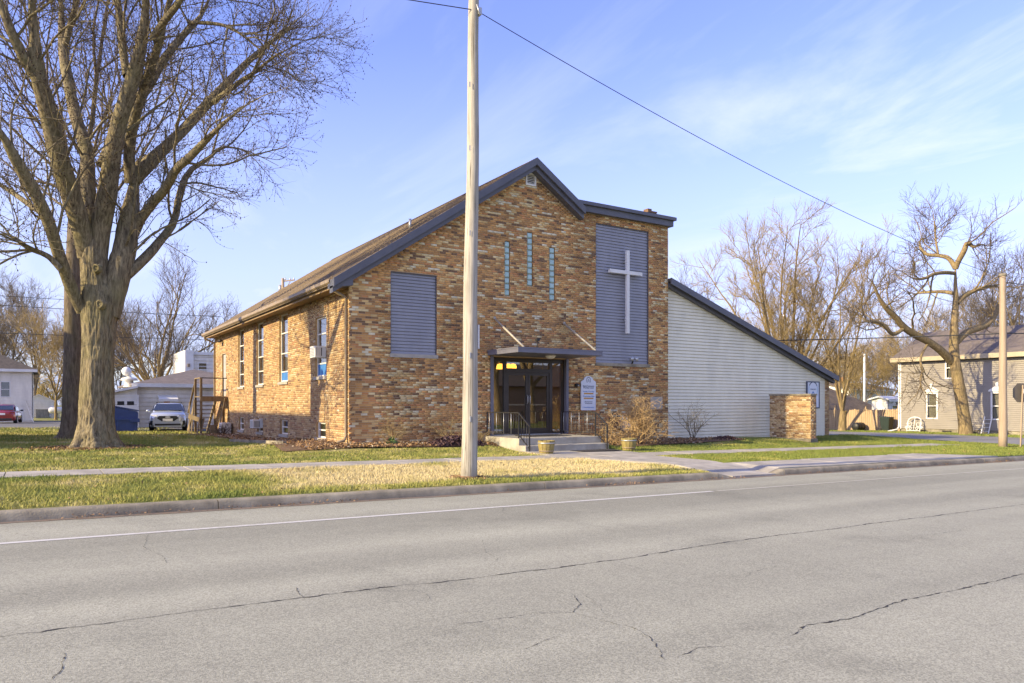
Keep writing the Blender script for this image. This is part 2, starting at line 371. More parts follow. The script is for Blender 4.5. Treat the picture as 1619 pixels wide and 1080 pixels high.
def polewood(name, c, c2, crackc):
    m, t, b = newmat(name)
    b.inputs['Roughness'].default_value = 0.9; b.inputs['Specular IOR Level'].default_value = 0.2
    tcn = t.nodes.new('ShaderNodeTexCoord')
    def nz(stretch, scale, detail):
        mp_ = t.nodes.new('ShaderNodeMapping'); mp_.inputs['Scale'].default_value = stretch; t.links.new(tcn.outputs['Object'], mp_.inputs[0])
        n = t.nodes.new('ShaderNodeTexNoise'); n.inputs['Scale'].default_value = scale; n.inputs['Detail'].default_value = detail; n.inputs['Roughness'].default_value = 0.65
        t.links.new(mp_.outputs[0], n.inputs['Vector']); return n.outputs['Fac']
    g1 = nz((4, 4, 0.10), 9, 6); g2 = nz((7, 7, 0.05), 8, 3); g3 = nz((1, 1, 0.35), 2.2, 5)
    cr = t.nodes.new('ShaderNodeValToRGB'); cr.color_ramp.elements[0].position = 0.33; cr.color_ramp.elements[1].position = 0.62
    cr.color_ramp.elements[0].color = (*c2, 1); cr.color_ramp.elements[1].color = (*c, 1); t.links.new(g1, cr.inputs[0])
    ck = t.nodes.new('ShaderNodeValToRGB'); ck.color_ramp.elements[0].position = 0.30; ck.color_ramp.elements[1].position = 0.37; t.links.new(g2, ck.inputs[0])
    mx = t.nodes.new('ShaderNodeMix'); mx.data_type = 'RGBA'; t.links.new(ck.outputs[0], mx.inputs[0]); mx.inputs['A'].default_value = (*crackc, 1); t.links.new(cr.outputs[0], mx.inputs['B'])
    sr = t.nodes.new('ShaderNodeMapRange'); sr.inputs['From Min'].default_value = 0.35; sr.inputs['From Max'].default_value = 0.65; sr.inputs['To Min'].default_value = 0.72; sr.inputs['To Max'].default_value = 1.05; t.links.new(g3, sr.inputs['Value'])
    vm = t.nodes.new('ShaderNodeVectorMath'); vm.operation = 'SCALE'; t.links.new(mx.outputs['Result'], vm.inputs[0]); t.links.new(sr.outputs[0], vm.inputs['Scale']); t.links.new(vm.outputs[0], b.inputs['Base Color'])
    bn = t.nodes.new('ShaderNodeBump'); bn.inputs['Strength'].default_value = 0.8; bn.inputs['Distance'].default_value = 0.012
    t.links.new(ck.outputs[0], bn.inputs['Height']); t.links.new(bn.outputs[0], b.inputs['Normal'])
    return m
M_pole = polewood("pole_wood", (0.55, 0.505, 0.42), (0.31, 0.28, 0.23), (0.13, 0.11, 0.085))
M_pole2 = pm("pole_wood_tan", (0.44, 0.34, 0.24), (0.30, 0.23, 0.16), 5, 0.85, 0.5, 20, stretch=(3, 3, 0.14))
M_deck = pm("weathered_deck_wood", (0.28, 0.21, 0.115), (0.16, 0.115, 0.065), 4, 0.9, 0.4, 20, stretch=(1, 1, 0.3))
M_fence = pm("fence_cedar", (0.52, 0.38, 0.24), (0.36, 0.26, 0.165), 3, 0.85, 0.3, 20, stretch=(3, 3, 0.3))
M_barrel = pm("barrel_wood", (0.33, 0.26, 0.085), (0.21, 0.165, 0.06), 6, 0.8, 0.4, 20, stretch=(2, 2, 0.3))
M_soil = pm("potting_soil", (0.06, 0.04, 0.028), (0.035, 0.024, 0.018), 20, 0.95, 0.8, 50)
M_housegrey = pm("grey_clapboard", (0.315, 0.285, 0.25), (0.28, 0.253, 0.222), 1.5, 0.7)
M_glassdark = glassmat("window_glass", (0.80, 0.81, 0.80), 1.1)
M_door_glass = glassmat("door_glass", (0.80, 0.77, 0.70), 1.6)
M_glblock = pm("glass_block", (0.44, 0.60, 0.57), (0.32, 0.48, 0.46), 5, 0.12, 0.6, 9, dist=0.01)
M_curtain = pm("curtain", (0.50, 0.45, 0.35), (0.40, 0.36, 0.28), 4, 0.9, stretch=(8, 8, 0.5))
M_bluecurt = pm("blue_panel", (0.05, 0.20, 0.52), (0.04, 0.16, 0.42), 3, 0.7)
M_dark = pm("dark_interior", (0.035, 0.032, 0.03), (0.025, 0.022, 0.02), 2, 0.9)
M_carpet = pm("foyer_floor", (0.16, 0.12, 0.09), (0.11, 0.085, 0.065), 3, 0.8)
M_foyer = pm("foyer_wall", (0.24, 0.19, 0.13), (0.19, 0.15, 0.105), 2, 0.9)
M_signblue = pm("sign_ink_blue", (0.10, 0.22, 0.50), (0.09, 0.2, 0.46), 3, 0.6)
M_signdark = pm("sign_ink_slate", (0.055, 0.075, 0.125), (0.05, 0.068, 0.115), 3, 0.6)
M_signor = pm("sign_ink_amber", (0.55, 0.30, 0.06), (0.5, 0.27, 0.055), 3, 0.6)
M_signsky = pm("sign_ink_sky", (0.33, 0.52, 0.66), (0.3, 0.48, 0.62), 3, 0.6)
M_signwhite = pm("sign_white", (0.70, 0.73, 0.80), (0.66, 0.69, 0.76), 2, 0.5)
M_signback = pm("sign_back", (0.17, 0.14, 0.10), (0.13, 0.11, 0.085), 5, 0.6)
M_dump = pm("dumpster_blue", (0.035, 0.075, 0.26), (0.025, 0.055, 0.2), 3, 0.5, 0.1, 12)
M_bin = pm("bin_green", (0.018, 0.035, 0.03), (0.014, 0.026, 0.023), 3, 0.5)
M_wire = pm("cable_black", (0.015, 0.015, 0.018), (0.02, 0.02, 0.022), 3, 0.6)
def bark(name, c, c2, moss=None):
    m, t, b = newmat(name)
    b.inputs['Roughness'].default_value = 0.95
    b.inputs['Specular IOR Level'].default_value = 0.1
    tcn = t.nodes.new('ShaderNodeTexCoord')
    mp_ = t.nodes.new('ShaderNodeMapping'); mp_.inputs['Scale'].default_value = (1, 1, 0.16)
    t.links.new(tcn.outputs['Object'], mp_.inputs[0])
    nz = t.nodes.new('ShaderNodeTexNoise'); nz.inputs['Scale'].default_value = 16; nz.inputs['Detail'].default_value = 7; nz.inputs['Roughness'].default_value = 0.7; nz.inputs['Distortion'].default_value = 0.5
    t.links.new(mp_.outputs[0], nz.inputs['Vector'])
    cr = t.nodes.new('ShaderNodeValToRGB'); cr.color_ramp.elements[0].position = 0.36; cr.color_ramp.elements[1].position = 0.62
    cr.color_ramp.elements[0].color = (*c2, 1); cr.color_ramp.elements[1].color = (*c, 1)
    t.links.new(nz.outputs['Fac'], cr.inputs[0])
    n2_ = t.nodes.new('ShaderNodeTexNoise'); n2_.inputs['Scale'].default_value = 1.3; n2_.inputs['Detail'].default_value = 4
    t.links.new(tcn.outputs['Object'], n2_.inputs['Vector'])
    r2 = t.nodes.new('ShaderNodeValToRGB'); r2.color_ramp.elements[0].position = 0.45; r2.color_ramp.elements[1].position = 0.7
    t.links.new(n2_.outputs['Fac'], r2.inputs[0])
    mx = t.nodes.new('ShaderNodeMix'); mx.data_type = 'RGBA'
    mc = moss or tuple(x * 0.85 for x in c)
    mx.inputs['B'].default_value = (*mc, 1)
    ml = t.nodes.new('ShaderNodeMath'); ml.operation = 'MULTIPLY'; ml.inputs[1].default_value = 0.45
    t.links.new(r2.outputs[0], ml.inputs[0]); t.links.new(ml.outputs[0], mx.inputs[0]); t.links.new(cr.outputs[0], mx.inputs['A'])
    t.links.new(mx.outputs['Result'], b.inputs['Base Color'])
    bn = t.nodes.new('ShaderNodeBump'); bn.inputs['Strength'].default_value = 0.9; bn.inputs['Distance'].default_value = 0.035
    t.links.new(nz.outputs['Fac'], bn.inputs['Height']); t.links.new(bn.outputs[0], b.inputs['Normal'])
    return m
M_bark = bark("maple_bark", (0.33, 0.275, 0.175), (0.075, 0.06, 0.042), (0.23, 0.21, 0.095))
M_bark2 = bark("grey_bark", (0.25, 0.20, 0.145), (0.085, 0.068, 0.05), (0.17, 0.155, 0.075))
M_bark3 = bark("tan_bark", (0.36, 0.27, 0.14), (0.13, 0.095, 0.055), (0.24, 0.19, 0.08))
M_twig = pm("twig_brown", (0.175, 0.135, 0.088), (0.11, 0.085, 0.058), 3, 0.9)
M_twig_t = pm("twig_tan", (0.40, 0.30, 0.135), (0.285, 0.21, 0.095), 2, 0.9)
M_twig_g = pm("twig_grey", (0.165, 0.13, 0.095), (0.105, 0.082, 0.062), 3, 0.9)
M_twig_y = pm("twig_willow", (0.42, 0.33, 0.12), (0.33, 0.25, 0.09), 3, 0.9)
M_twig_o = pm("twig_orange", (0.56, 0.39, 0.19), (0.40, 0.27, 0.13), 5, 0.85)
M_bud = pm("bud_dark", (0.055, 0.028, 0.020), (0.04, 0.02, 0.016), 5, 0.8)

# ------------------------------------------------------------------ object helpers
ORG = {}
def thing(name, label, cat, loc=(0, 0, 0), group=None):
    o = bpy.data.objects.new(name, None)
    o.empty_display_size = 0.3
    COL.objects.link(o)
    o.location = loc
    o['label'] = label; o['category'] = cat
    if group: o['group'] = group
    ORG[o.name] = Vector(loc)
    return o
def tag(o, label, cat, group=None):
    o['label'] = label; o['category'] = cat
    if group: o['group'] = group
    return o
def structure(o):
    o['kind'] = 'structure'; return o
def org(parent): return ORG.get(parent.name, Vector((0, 0, 0))) if parent else Vector((0, 0, 0))

class MB:
    def __init__(s): s.v = []; s.f = []; s.m = []; s.sm = []
    def add(s, vs, fs, m=0, smooth=False):
        b = len(s.v); s.v.extend([tuple(x) for x in vs])
        for f in fs:
            s.f.append(tuple(i + b for i in f)); s.m.append(m); s.sm.append(smooth)
        return s
    def box(s, x0, x1, y0, y1, z0, z1, m=0):
        if x0 > x1: x0, x1 = x1, x0
        if y0 > y1: y0, y1 = y1, y0
        if z0 > z1: z0, z1 = z1, z0
        return s.add([(x0, y0, z0), (x1, y0, z0), (x1, y1, z0), (x0, y1, z0), (x0, y0, z1), (x1, y0, z1), (x1, y1, z1), (x0, y1, z1)],
                     [(3, 2, 1, 0), (4, 5, 6, 7), (0, 1, 5, 4), (1, 2, 6, 5), (2, 3, 7, 6), (3, 0, 4, 7)], m)
    def bar(s, a, b, w, h, m=0, up=(0, 0, 1)):
        """square bar from a to b, w across, h along 'up'"""
        a = Vector(a); b = Vector(b); t = (b - a).normalized(); up = Vector(up)
        if abs(t.dot(up)) > 0.98: up = Vector((0, 1, 0))
        sx = t.cross(up).normalized(); uy = sx.cross(t).normalized()
        vs = []
        for p in (a, b):
            for i, j in ((-1, -1), (1, -1), (1, 1), (-1, 1)):
                vs.append(p + sx * (w / 2 * i) + uy * (h / 2 * j))
        return s.add(vs, [(3, 2, 1, 0), (4, 5, 6, 7), (0, 1, 5, 4), (1, 2, 6, 5), (2, 3, 7, 6), (3, 0, 4, 7)], m)
    def prism(s, poly, ax, a, b, m=0):
        """polygon in the two axes other than ax, extruded along ax from a to b"""
        n = len(poly)
        def mk(p, t):
            if ax == 'x': return (t, p[0], p[1])
            if ax == 'y': return (p[0], t, p[1])
            return (p[0], p[1], t)
        vs = [mk(p, a) for p in poly] + [mk(p, b) for p in poly]
        fs = [tuple(range(n))[::-1], tuple(range(n, 2 * n))]
        fs += [(i, (i + 1) % n, n + (i + 1) % n, n + i) for i in range(n)]
        return s.add(vs, fs, m)
    def tube(s, pts, rad, n=8, m=0, smooth=True, cap=True):
        P = [Vector(p) for p in pts]
        if not hasattr(rad, '__len__'): rad = [rad] * len(P)
        base = len(s.v); ref = None
        for i, p in enumerate(P):
            t = (P[min(i + 1, len(P) - 1)] - P[max(i - 1, 0)])
            t = t.normalized() if t.length > 1e-9 else Vector((0, 0, 1))
            if ref is None:
                ref = Vector((1, 0, 0)) if abs(t.x) < 0.8 else Vector((0, 1, 0))
            a = (ref - t * ref.dot(t)).normalized(); b = t.cross(a); ref = a
            for k in range(n):
                an = 2 * math.pi * k / n
                s.v.append(tuple(p + (a * math.cos(an) + b * math.sin(an)) * rad[i]))
        for i in range(len(P) - 1):
            for k in range(n):
                k2 = (k + 1) % n
                s.f.append((base + i * n + k, base + i * n + k2, base + (i + 1) * n + k2, base + (i + 1) * n + k)); s.m.append(m); s.sm.append(smooth)
        if cap:
            s.f.append(tuple(base + k for k in range(n))[::-1]); s.m.append(m); s.sm.append(False)
            e = base + (len(P) - 1) * n
            s.f.append(tuple(e + k for k in range(n))); s.m.append(m); s.sm.append(False)
        return s
    def lathe(s, prof, c=(0, 0, 0), n=20, m=0, axis='z', smooth=True):
        base = len(s.v)
        for r, z in prof:
            for k in range(n):
                a = 2 * math.pi * k / n
                x, y = r * math.cos(a), r * math.sin(a)
                if axis == 'z': q = (x, y, z)
                elif axis == 'y': q = (x, z, y)
                else: q = (z, x, y)
                s.v.append((c[0] + q[0], c[1] + q[1], c[2] + q[2]))
        for i in range(len(prof) - 1):
            for k in range(n):
                k2 = (k + 1) % n
                s.f.append((base + i * n + k, base + i * n + k2, base + (i + 1) * n + k2, base + (i + 1) * n + k)); s.m.append(m); s.sm.append(smooth)
        return s
    def ball(s, c, r, n=10, m=0, sz=1.0):
        prof = [(max(r * math.sin(math.pi * i / 7), 1e-4), -r * sz * math.cos(math.pi * i / 7)) for i in range(8)]
        return s.lathe(prof, c, n, m)
    def build(s, name, mats, parent=None, bevel=0.0):
        me = bpy.data.meshes.new(name)
        o0 = org(parent)
        me.from_pydata([(x - o0.x, y - o0.y, z - o0.z) for x, y, z in s.v], [], s.f)
        if not isinstance(mats, (list, tuple)): mats = [mats]
        for m in mats: me.materials.append(m)
        me.polygons.foreach_set('material_index', s.m)
        me.polygons.foreach_set('use_smooth', s.sm)
        me.update()
        o = bpy.data.objects.new(name, me); COL.objects.link(o)
        if parent:
            o.parent = parent; ORG[o.name] = o0
        else:
            ORG[o.name] = Vector((0, 0, 0))
        if bevel:
            md = o.modifiers.new("bevel", 'BEVEL'); md.width = bevel; md.segments = 2; md.limit_method = 'ANGLE'
        return o

def npmesh(name, V, F, mats, parent=None, midx=None, smooth=False):
    """V (n,3) array, F (m,k) array of quads or triangles"""
    me = bpy.data.meshes.new(name)
    o0 = org(parent)
    V = np.ascontiguousarray(V, np.float32) - np.array(o0, np.float32)
    F = np.ascontiguousarray(F, np.int32); k = F.shape[1]
    me.vertices.add(len(V)); me.vertices.foreach_set('co', V.ravel())
    me.loops.add(F.size); me.loops.foreach_set('vertex_index', F.ravel())
    me.polygons.add(len(F)); me.polygons.foreach_set('loop_start', np.arange(0, F.size, k, dtype=np.int32))
    if midx is not None: me.polygons.foreach_set('material_index', np.ascontiguousarray(midx, np.int32))
    if smooth: me.polygons.foreach_set('use_smooth', np.ones(len(F), bool))
    if not isinstance(mats, (list, tuple)): mats = [mats]
    for m in mats: me.materials.append(m)
    me.update(calc_edges=True); me.validate()
    o = bpy.data.objects.new(name, me); COL.objects.link(o)
    if parent: o.parent = parent; ORG[o.name] = o0
    else: ORG[o.name] = Vector((0, 0, 0))
    return o

def copy_tree(o, parent=None):
    c = o.copy(); COL.objects.link(c)
    if parent is not None: c.parent = parent
    for ch in list(o.children): copy_tree(ch, c)
    return c

# ================================================================== GROUND
def sheet(name, xs, ys, mat, dz=0.0, zf=gz):
    X, Y = np.meshgrid(xs, ys)
    Z = zf(X, Y) + dz
    V = np.stack([X.ravel(), Y.ravel(), Z.ravel()], 1)
    nx, ny = len(xs), len(ys)
    i = np.arange(nx - 1)[None, :] + nx * np.arange(ny - 1)[:, None]
    F = np.stack([i, i + 1, i + nx + 1, i + nx], -1).reshape(-1, 4)
    return npmesh(name, V, F, mat, smooth=True)
def spread(*segs):
    a = [np.linspace(s[0], s[1], s[2], endpoint=False) for s in segs]
    return np.unique(np.concatenate(a + [np.array([segs[-1][1]])]))
XS = spread((-700, -60, 10), (-60, -12, 24), (-12, 34, 92), (34, 80, 30), (80, 700, 10))
YS = spread((11.46, 24, 50), (24, 60, 36), (60, 130, 18), (130, 900, 10))
lawn = structure(sheet("lawn", XS, YS, M_lawn))
road = structure(sheet("road", spread((-700, -60, 8), (-60, 80, 60), (80, 700, 8)), spread((-0.4, 11.30, 12)), M_road, 0.0))
far_lawn = structure(sheet("verge_across_the_road", spread((-700, -60, 8), (-60, 80, 30), (80, 700, 8)), spread((-400, -20, 8), (-20, -0.42, 8)), M_lawn, 0.10))

# road crack lines, paint, gutter dirt
def ribbon(name, pts, wfun, mat, dz, parent, jitter=0.0, step=0.12, seed=1):
    rg = np.random.default_rng(seed)
    P = np.array(pts, float); d = np.r_[0, np.cumsum(np.hypot(*np.diff(P, axis=0).T))]
    s = np.arange(0, d[-1], step)
    x = np.interp(s, d, P[:, 0]); y = np.interp(s, d, P[:, 1])
    if jitter:
        w1 = np.convolve(rg.normal(0, 1, len(s) + 40), np.ones(9) / 9, 'same')[20:-20]
        w2 = rg.normal(0, 1, len(s)) * 0.35
        y = y + (w1 * 1.3 + w2) * jitter
        x = x + rg.normal(0, 1, len(s)) * jitter * 0.5
    tx = np.gradient(x); ty = np.gradient(y); ln = np.hypot(tx, ty) + 1e-9
    nx_, ny_ = -ty / ln, tx / ln
    w = wfun(s / d[-1], rg.random(len(s)))
    A = np.stack([x + nx_ * w / 2, y + ny_ * w / 2], 1); B = np.stack([x - nx_ * w / 2, y - ny_ * w / 2], 1)
    V2 = np.concatenate([A, B]); Z = gz(V2[:, 0], np.minimum(V2[:, 1], 11.29)) + dz
    V = np.c_[V2, Z]; n = len(s)
    i = np.arange(n - 1)
    return npmesh(name, V, np.stack([i + n, i + n + 1, i + 1, i], 1), mat, parent)
def gpt(u, v):
    """point of the road surface seen at photo pixel (u, v)"""
    r = ray(u, v); d = 20.0
    for _ in range(40):
        d = (CAM_Z - (-0.0125 * r[0] * d)) / (-r[2])
    return (r[0] * d, r[1] * d)
crk = lambda a, b: (lambda t, q: .75 * (a * .6 + (b - a) * q ** 3))
ribbon("crack", [(-14, 5.95), gpt(0, 1008), gpt(600, 930), gpt(745, 915), gpt(985, 884), gpt(1150, 857), gpt(1330, 835), gpt(1616, 798), (60, 5.9)], crk(0.010, 0.042), M_crack, 0.003, road, 0.022, 0.06, 3)
ribbon("crack", [gpt(1250, 1005), gpt(1275, 988), gpt(1345, 978), gpt(1380, 965), gpt(1440, 948), gpt(1500, 935), gpt(1619, 908), (30, 2.35)], crk(0.006, 0.036), M_crack, 0.003, road, 0.016, 0.04, 5)
ribbon("crack", [gpt(720, 988), gpt(800, 978), gpt(840, 970), gpt(905, 969), gpt(960, 983), gpt(1005, 994), gpt(1030, 1010), gpt(1052, 1045)], crk(0.003, 0.014), M_crack, 0.003, road, 0.012, 0.03, 6)
ribbon("crack", [gpt(905, 969), gpt(917, 955), gpt(908, 942)], crk(0.006, 0.018), M_crack, 0.003, road, 0.010, 0.03, 8)
ribbon("crack", [gpt(480, 946), gpt(470, 935), gpt(467, 928)], crk(0.004, 0.016), M_crack, 0.003, road, 0.010, 0.03, 9)
ribbon("crack", [gpt(235, 845), gpt(228, 866), gpt(258, 880), gpt(262, 890)], crk(0.002, 0.012), M_crack, 0.003, road, 0.014, 0.03, 10)
ribbon("crack", [gpt(102, 1034), gpt(96, 1060), gpt(80, 1075)], crk(0.004, 0.016), M_crack, 0.003, road, 0.010, 0.03, 12)
ribbon("crack", [gpt(1180, 913), gpt(1190, 905), gpt(1232, 894)], crk(0.002, 0.012), M_crack, 0.003, road, 0.012, 0.03, 13)
ribbon("crack", [gpt(1425, 857), gpt(1470, 846), gpt(1530, 838)], crk(0.002, 0.014), M_crack, 0.003, road, 0.016, 0.05, 14)
ribbon("crack", [gpt(1075, 1040), gpt(1100, 1025), gpt(1170, 1020)], crk(0.002, 0.012), M_crack, 0.003, road, 0.016, 0.04, 15)
rgc = np.random.default_rng(40)
for k in range(26):
    x_, y_ = rgc.uniform(-2, 16), rgc.uniform(1.6, 9.2); a_ = rgc.uniform(0, math.pi); l_ = rgc.uniform(.3, 1.5); pts = [(x_, y_)]
    for q_ in range(4):
        a_ += rgc.normal(0, .5); pts.append((pts[-1][0] + math.cos(a_) * l_ / 4, min(max(pts[-1][1] + math.sin(a_) * l_ / 4, .5), 10.8)))
    ribbon("crack", pts, crk(0.001, 0.010), M_crack, 0.003, road, 0.008, 0.03, 50 + k)
ribbon("edge_line", [(-40, 9.58), (10.6, 9.58)], lambda t, q: 0.105 + 0 * q, M_paint, 0.004, road, 0, 0.5)
ribbon("edge_line", [(10.62, 9.58), (60, 9.58)], lambda t, q: 0.105 + 0 * q, M_paint_worn, 0.004, road, 0, 0.5)
ribbon("gutter_dirt", [(-40, 11.20), (60, 11.20)], lambda t, q: 0.10 + 0.10 * q, M_gutterdirt, 0.004, road, 0.01, 0.25, 4)

# kerb stones
kerb_root = structure(bpy.data.objects.new("kerb", None)); COL.objects.link(kerb_root); ORG["kerb"] = Vector((0, 0, 0))
def kerb_piece(x0, x1, h0=0.13, h1=0.13):
    n = max(2, int((x1 - x0) / 0.45)); mb = MB()
    xs = np.linspace(x0, x1, n + 1)
    prev = None; base = 0
    rows = []
    for k, x in enumerate(xs):
        t = k / n; h = h0 + (h1 - h0) * t
        z = -0.0125 * np.clip(x, -60, 70)
        j = float(RNG.normal(0, 0.003))
        prof = [(11.26 + j, z - 0.05), (11.27 + j, z + 0.02), (11.285 + j, z + h - 0.03), (11.31 + j, z + h - 0.006), (11.35, z + h), (11.46, z + h + 0.003), (11.475, z + h - 0.01), (11.475, z - 0.05)]
        rows.append([(x, y, zz_) for y, zz_ in prof])
    vs = [p for r_ in rows for p in r_]; m = 8
    fs = []
    for k in range(n):
        for i in range(m - 1):
            fs.append((k * m + i, (k + 1) * m + i, (k + 1) * m + i + 1, k * m + i + 1))
    mb.add(vs, fs, 0, True)
    mb.add(rows[0], [tuple(range(m))]); mb.add(rows[-1], [tuple(range(m))[::-1]])
    return mb.build("kerb_stone", M_kerb, kerb_root)
joints = [-40, -30, -21, -13.5, -7.5, 2.15, 7.9, 12.55]
for a, b in zip(joints[:-1], joints[1:]): kerb_piece(a + 0.006, b - 0.006)
kerb_piece(12.556, 13.05, 0.13, 0.02)
kerb_piece(14.35, 14.78, 0.02, 0.13)
for a, b in zip([14.786, 18.6, 24.2, 28.5], [18.6, 24.2, 28.5, 31.0]): kerb_piece(a + 0.006, b - 0.006)

# sidewalk slabs
walk = structure(bpy.data.objects.new("sidewalk", None)); COL.objects.link(walk); ORG["sidewalk"] = Vector((0, 0, 0))
def slab(name, poly, parent, mat=None, lift=0.022, zf=gz):
    mb = MB(); n = len(poly)
    j = float(RNG.normal(0, 0.003))
    top = [(x, y, float(zf(x, y)) + lift + j) for x, y in poly]
    bot = [(x, y, float(zf(x, y)) - 0.08) for x, y in poly]
    mb.add(top + bot, [tuple(range(n))] + [(i, i + n, (i + 1) % n + n, (i + 1) % n) for i in range(n)])
    return mb.build(name, mat or M_conc, parent, bevel=0.006)
x = -34.0
while x < 31.0:
    x1 = x + 1.52
    slab("slab", [(x + 0.007, 15.5), (x1 - 0.007, 15.5), (x1 - 0.007, 16.7), (x + 0.007, 16.7)], walk)
    x = x1
entry = structure(bpy.data.objects.new("entrance_walk", None)); COL.objects.link(entry); ORG["entrance_walk"] = Vector((0, 0, 0))
for a, b in ((11.85, 13.45), (13.45, 15.15)):
    slab("slab", [(a + .006, 16.712), (b - .006, 16.712), (b - .006, 18.3), (a + .006, 18.3)], entry)
def rampz(x, y):
    k = 0.02 + (0.20 - 0.02) * sstep(11.3, 13.4, y)
    return k - 0.0125 * np.asarray(x, float)
ramp = structure(bpy.data.objects.new("kerb_ramp", None)); COL.objects.link(ramp); ORG["kerb_ramp"] = Vector((0, 0, 0))
def rslab(x0a, x0b, x1a, x1b, y0, y1):
    mb = MB(); k = 6; vs = []
    for i in range(k + 1):
        t = i / k; y = y0 + (y1 - y0) * t
        a = x0a + (x0b - x0a) * t; b = x1a + (x1b - x1a) * t
        vs += [(a, y, float(rampz(a, y)) + 0.024), (b, y, float(rampz(b, y)) + 0.024), (a, y, -0.4), (b, y, -0.4)]
    fs = []
    for i in range(k):
        o = i * 4; fs += [(o, o + 1, o + 5, o + 4), (o + 2, o, o + 4, o + 6), (o + 1, o + 3, o + 7, o + 5)]
    fs.append((0, 2, 3, 1)); mb.add(vs, fs); return mb.build("slab", M_conc, ramp)
rslab(13.0, 12.85, 14.45, 14.45, 11.27, 12.9)
rslab(12.84, 12.3, 14.45, 14.45, 12.915, 14.2)
rslab(12.29, 11.9, 14.45, 14.5, 14.215, 15.485)
def gzpad(x, y):
    full = gz(np.maximum(x, 14.85), y) + 0.0125 * (np.maximum(x, 14.85) - np.asarray(x, float))
    t = sstep(14.44, 14.80, x)
    return np.minimum(full, rampz(x, y) + 0.004) * (1 - t) + full * t
pad = structure(bpy.data.objects.new("kerbside_pad", None)); COL.objects.link(pad); ORG["kerbside_pad"] = Vector((0, 0, 0))
slab("slab", [(14.456, 11.485), (14.854, 11.485), (14.854, 12.95), (14.456, 12.95)], pad, None, .022, gzpad)
px0 = 14.86
for k in range(7):
    p1 = px0 + 1.48; ye = 12.95 + 0.05 * k
    if k < 6: slab("slab", [(px0 + .006, 11.485), (p1 - .006, 11.485), (p1 - .006, ye), (px0 + .006, ye)], pad, None, .022, gzpad)
    else: slab("slab", [(px0 + .006, 11.485), (p1 + 0.3, 11.485), (px0 + .006, ye)], pad)
    px0 = p1

# side street and rear lot: sheets just above the lawn
def polysheet(name, poly, mat, dz, n=14):
    """quad patch between two long edges given as lists of points"""
    A, B = poly
    V = []; 
    for (a, b) in zip(A, B):
        for k in range(n + 1):
            t = k / n; x_ = a[0] + (b[0] - a[0]) * t; y_ = a[1] + (b[1] - a[1]) * t
            V.append((x_, y_, float(gz(x_, y_)) + dz))
    F = [(i * (n + 1) + k, i * (n + 1) + k + 1, (i + 1) * (n + 1) + k + 1, (i + 1) * (n + 1) + k) for i in range(len(A) - 1) for k in range(n)]
    return structure(npmesh(name, np.array(V), np.array(F), mat, smooth=True))
yy = [11.47, 13, 15, 17, 19, 21, 23, 25, 27, 30, 34, 38, 44, 52, 60, 80, 110]
polysheet("side_street", ([(34.6 - 3.5 * max(0, (15 - y) / 3.5) ** 2, y) for y in yy], [(43.2, y) for y in yy]), M_street, 0.03)
polysheet("rear_parking_lot", ([(-70, 56), (-20, 55), (-2, 52.0), (2.5, 47.0), (4.2, 42.9), (7, 42.6), (30, 43)], [(-70, 82), (-20, 80), (-2, 80), (2.5, 80), (4.2, 80), (7, 80), (30, 80)]), M_lot, 0.04, 24)

# ================================================================== CHURCH
XL, XR, YF, YB = 7.5, 20.15, 20.6, 40.2
RIDGE_X, RIDGE_Z = 13.85, 9.62
EAVE_X, PITCH = 6.95, 0.667
def roofz(x):                                   # top of the main roof over the facade
    return RIDGE_Z - PITCH * abs(x - RIDGE_X)
TOWX, TOWZ = 15.72, 8.24
church = thing("church_building", "brown variegated brick church with slate blue trim, steep gable and flat topped tower", "church", (XL, YF, 0.3))

def wall_pieces(u0, u1, topf, breaks, holes, z0):
    us = sorted(set([u0, u1] + [b for b in breaks if u0 < b < u1] + [h[0] for h in holes] + [h[1] for h in holes]))
    res = []
    for a, b in zip(us[:-1], us[1:]):
        if b - a < 1e-4: continue
        zs = [z0]
        hs = sorted([h for h in holes if h[0] <= a + 1e-4 and h[1] >= b - 1e-4], key=lambda h: h[2])
        lo = z0
        for h in hs:
            if h[2] > lo: res.append((a, b, lo, lo, h[2], h[2]))
            lo = h[3]
        res.append((a, b, lo, lo, topf(a + 1e-5), topf(b - 1e-5)))
    return res
def bricks(u0, u1, topf, holes, z0, z1, rg, off=0.0):
    """list of (u0,u1,z0,z1) laid in running bond, cut at openings and under the roof line"""
    out_ = []
    H, LEN, J = 0.0678, 0.2032, 0.010
    rows = int((z1 - z0) / H) + 1
    for r_ in range(rows):
        za = z0 + r_ * H; zb = za + H - J
        s = u0 - (LEN / 2 if r_ % 2 else 0) - (rg.integers(0, 3) * LEN / 3 if rg.random() < .25 else 0)
        us = [s]
        while us[-1] < u1: us.append(us[-1] + LEN)
        for a in us:
            b = a + LEN - J
            segs = [(max(a, u0), min(b, u1))]
            for h in holes:
                if zb > h[2] and za < h[3]:
                    ns = []
                    for (p, q) in segs:
                        if q <= h[0] or p >= h[1]: ns.append((p, q)); continue
                        if p < h[0] - 0.015: ns.append((p, h[0]))
                        if q > h[1] + 0.015: ns.append((h[1], q))
                    segs = ns
            for p, q in segs:
                if q - p < 0.02: continue
                if min(topf(p), topf(q)) < zb: continue
                out_.append((p, q, za, zb))
    return out_
BF = np.array([[0, 1, 5, 4], [1, 3, 7, 5], [3, 2, 6, 7], [2, 0, 4, 6], [4, 5, 7, 6]])
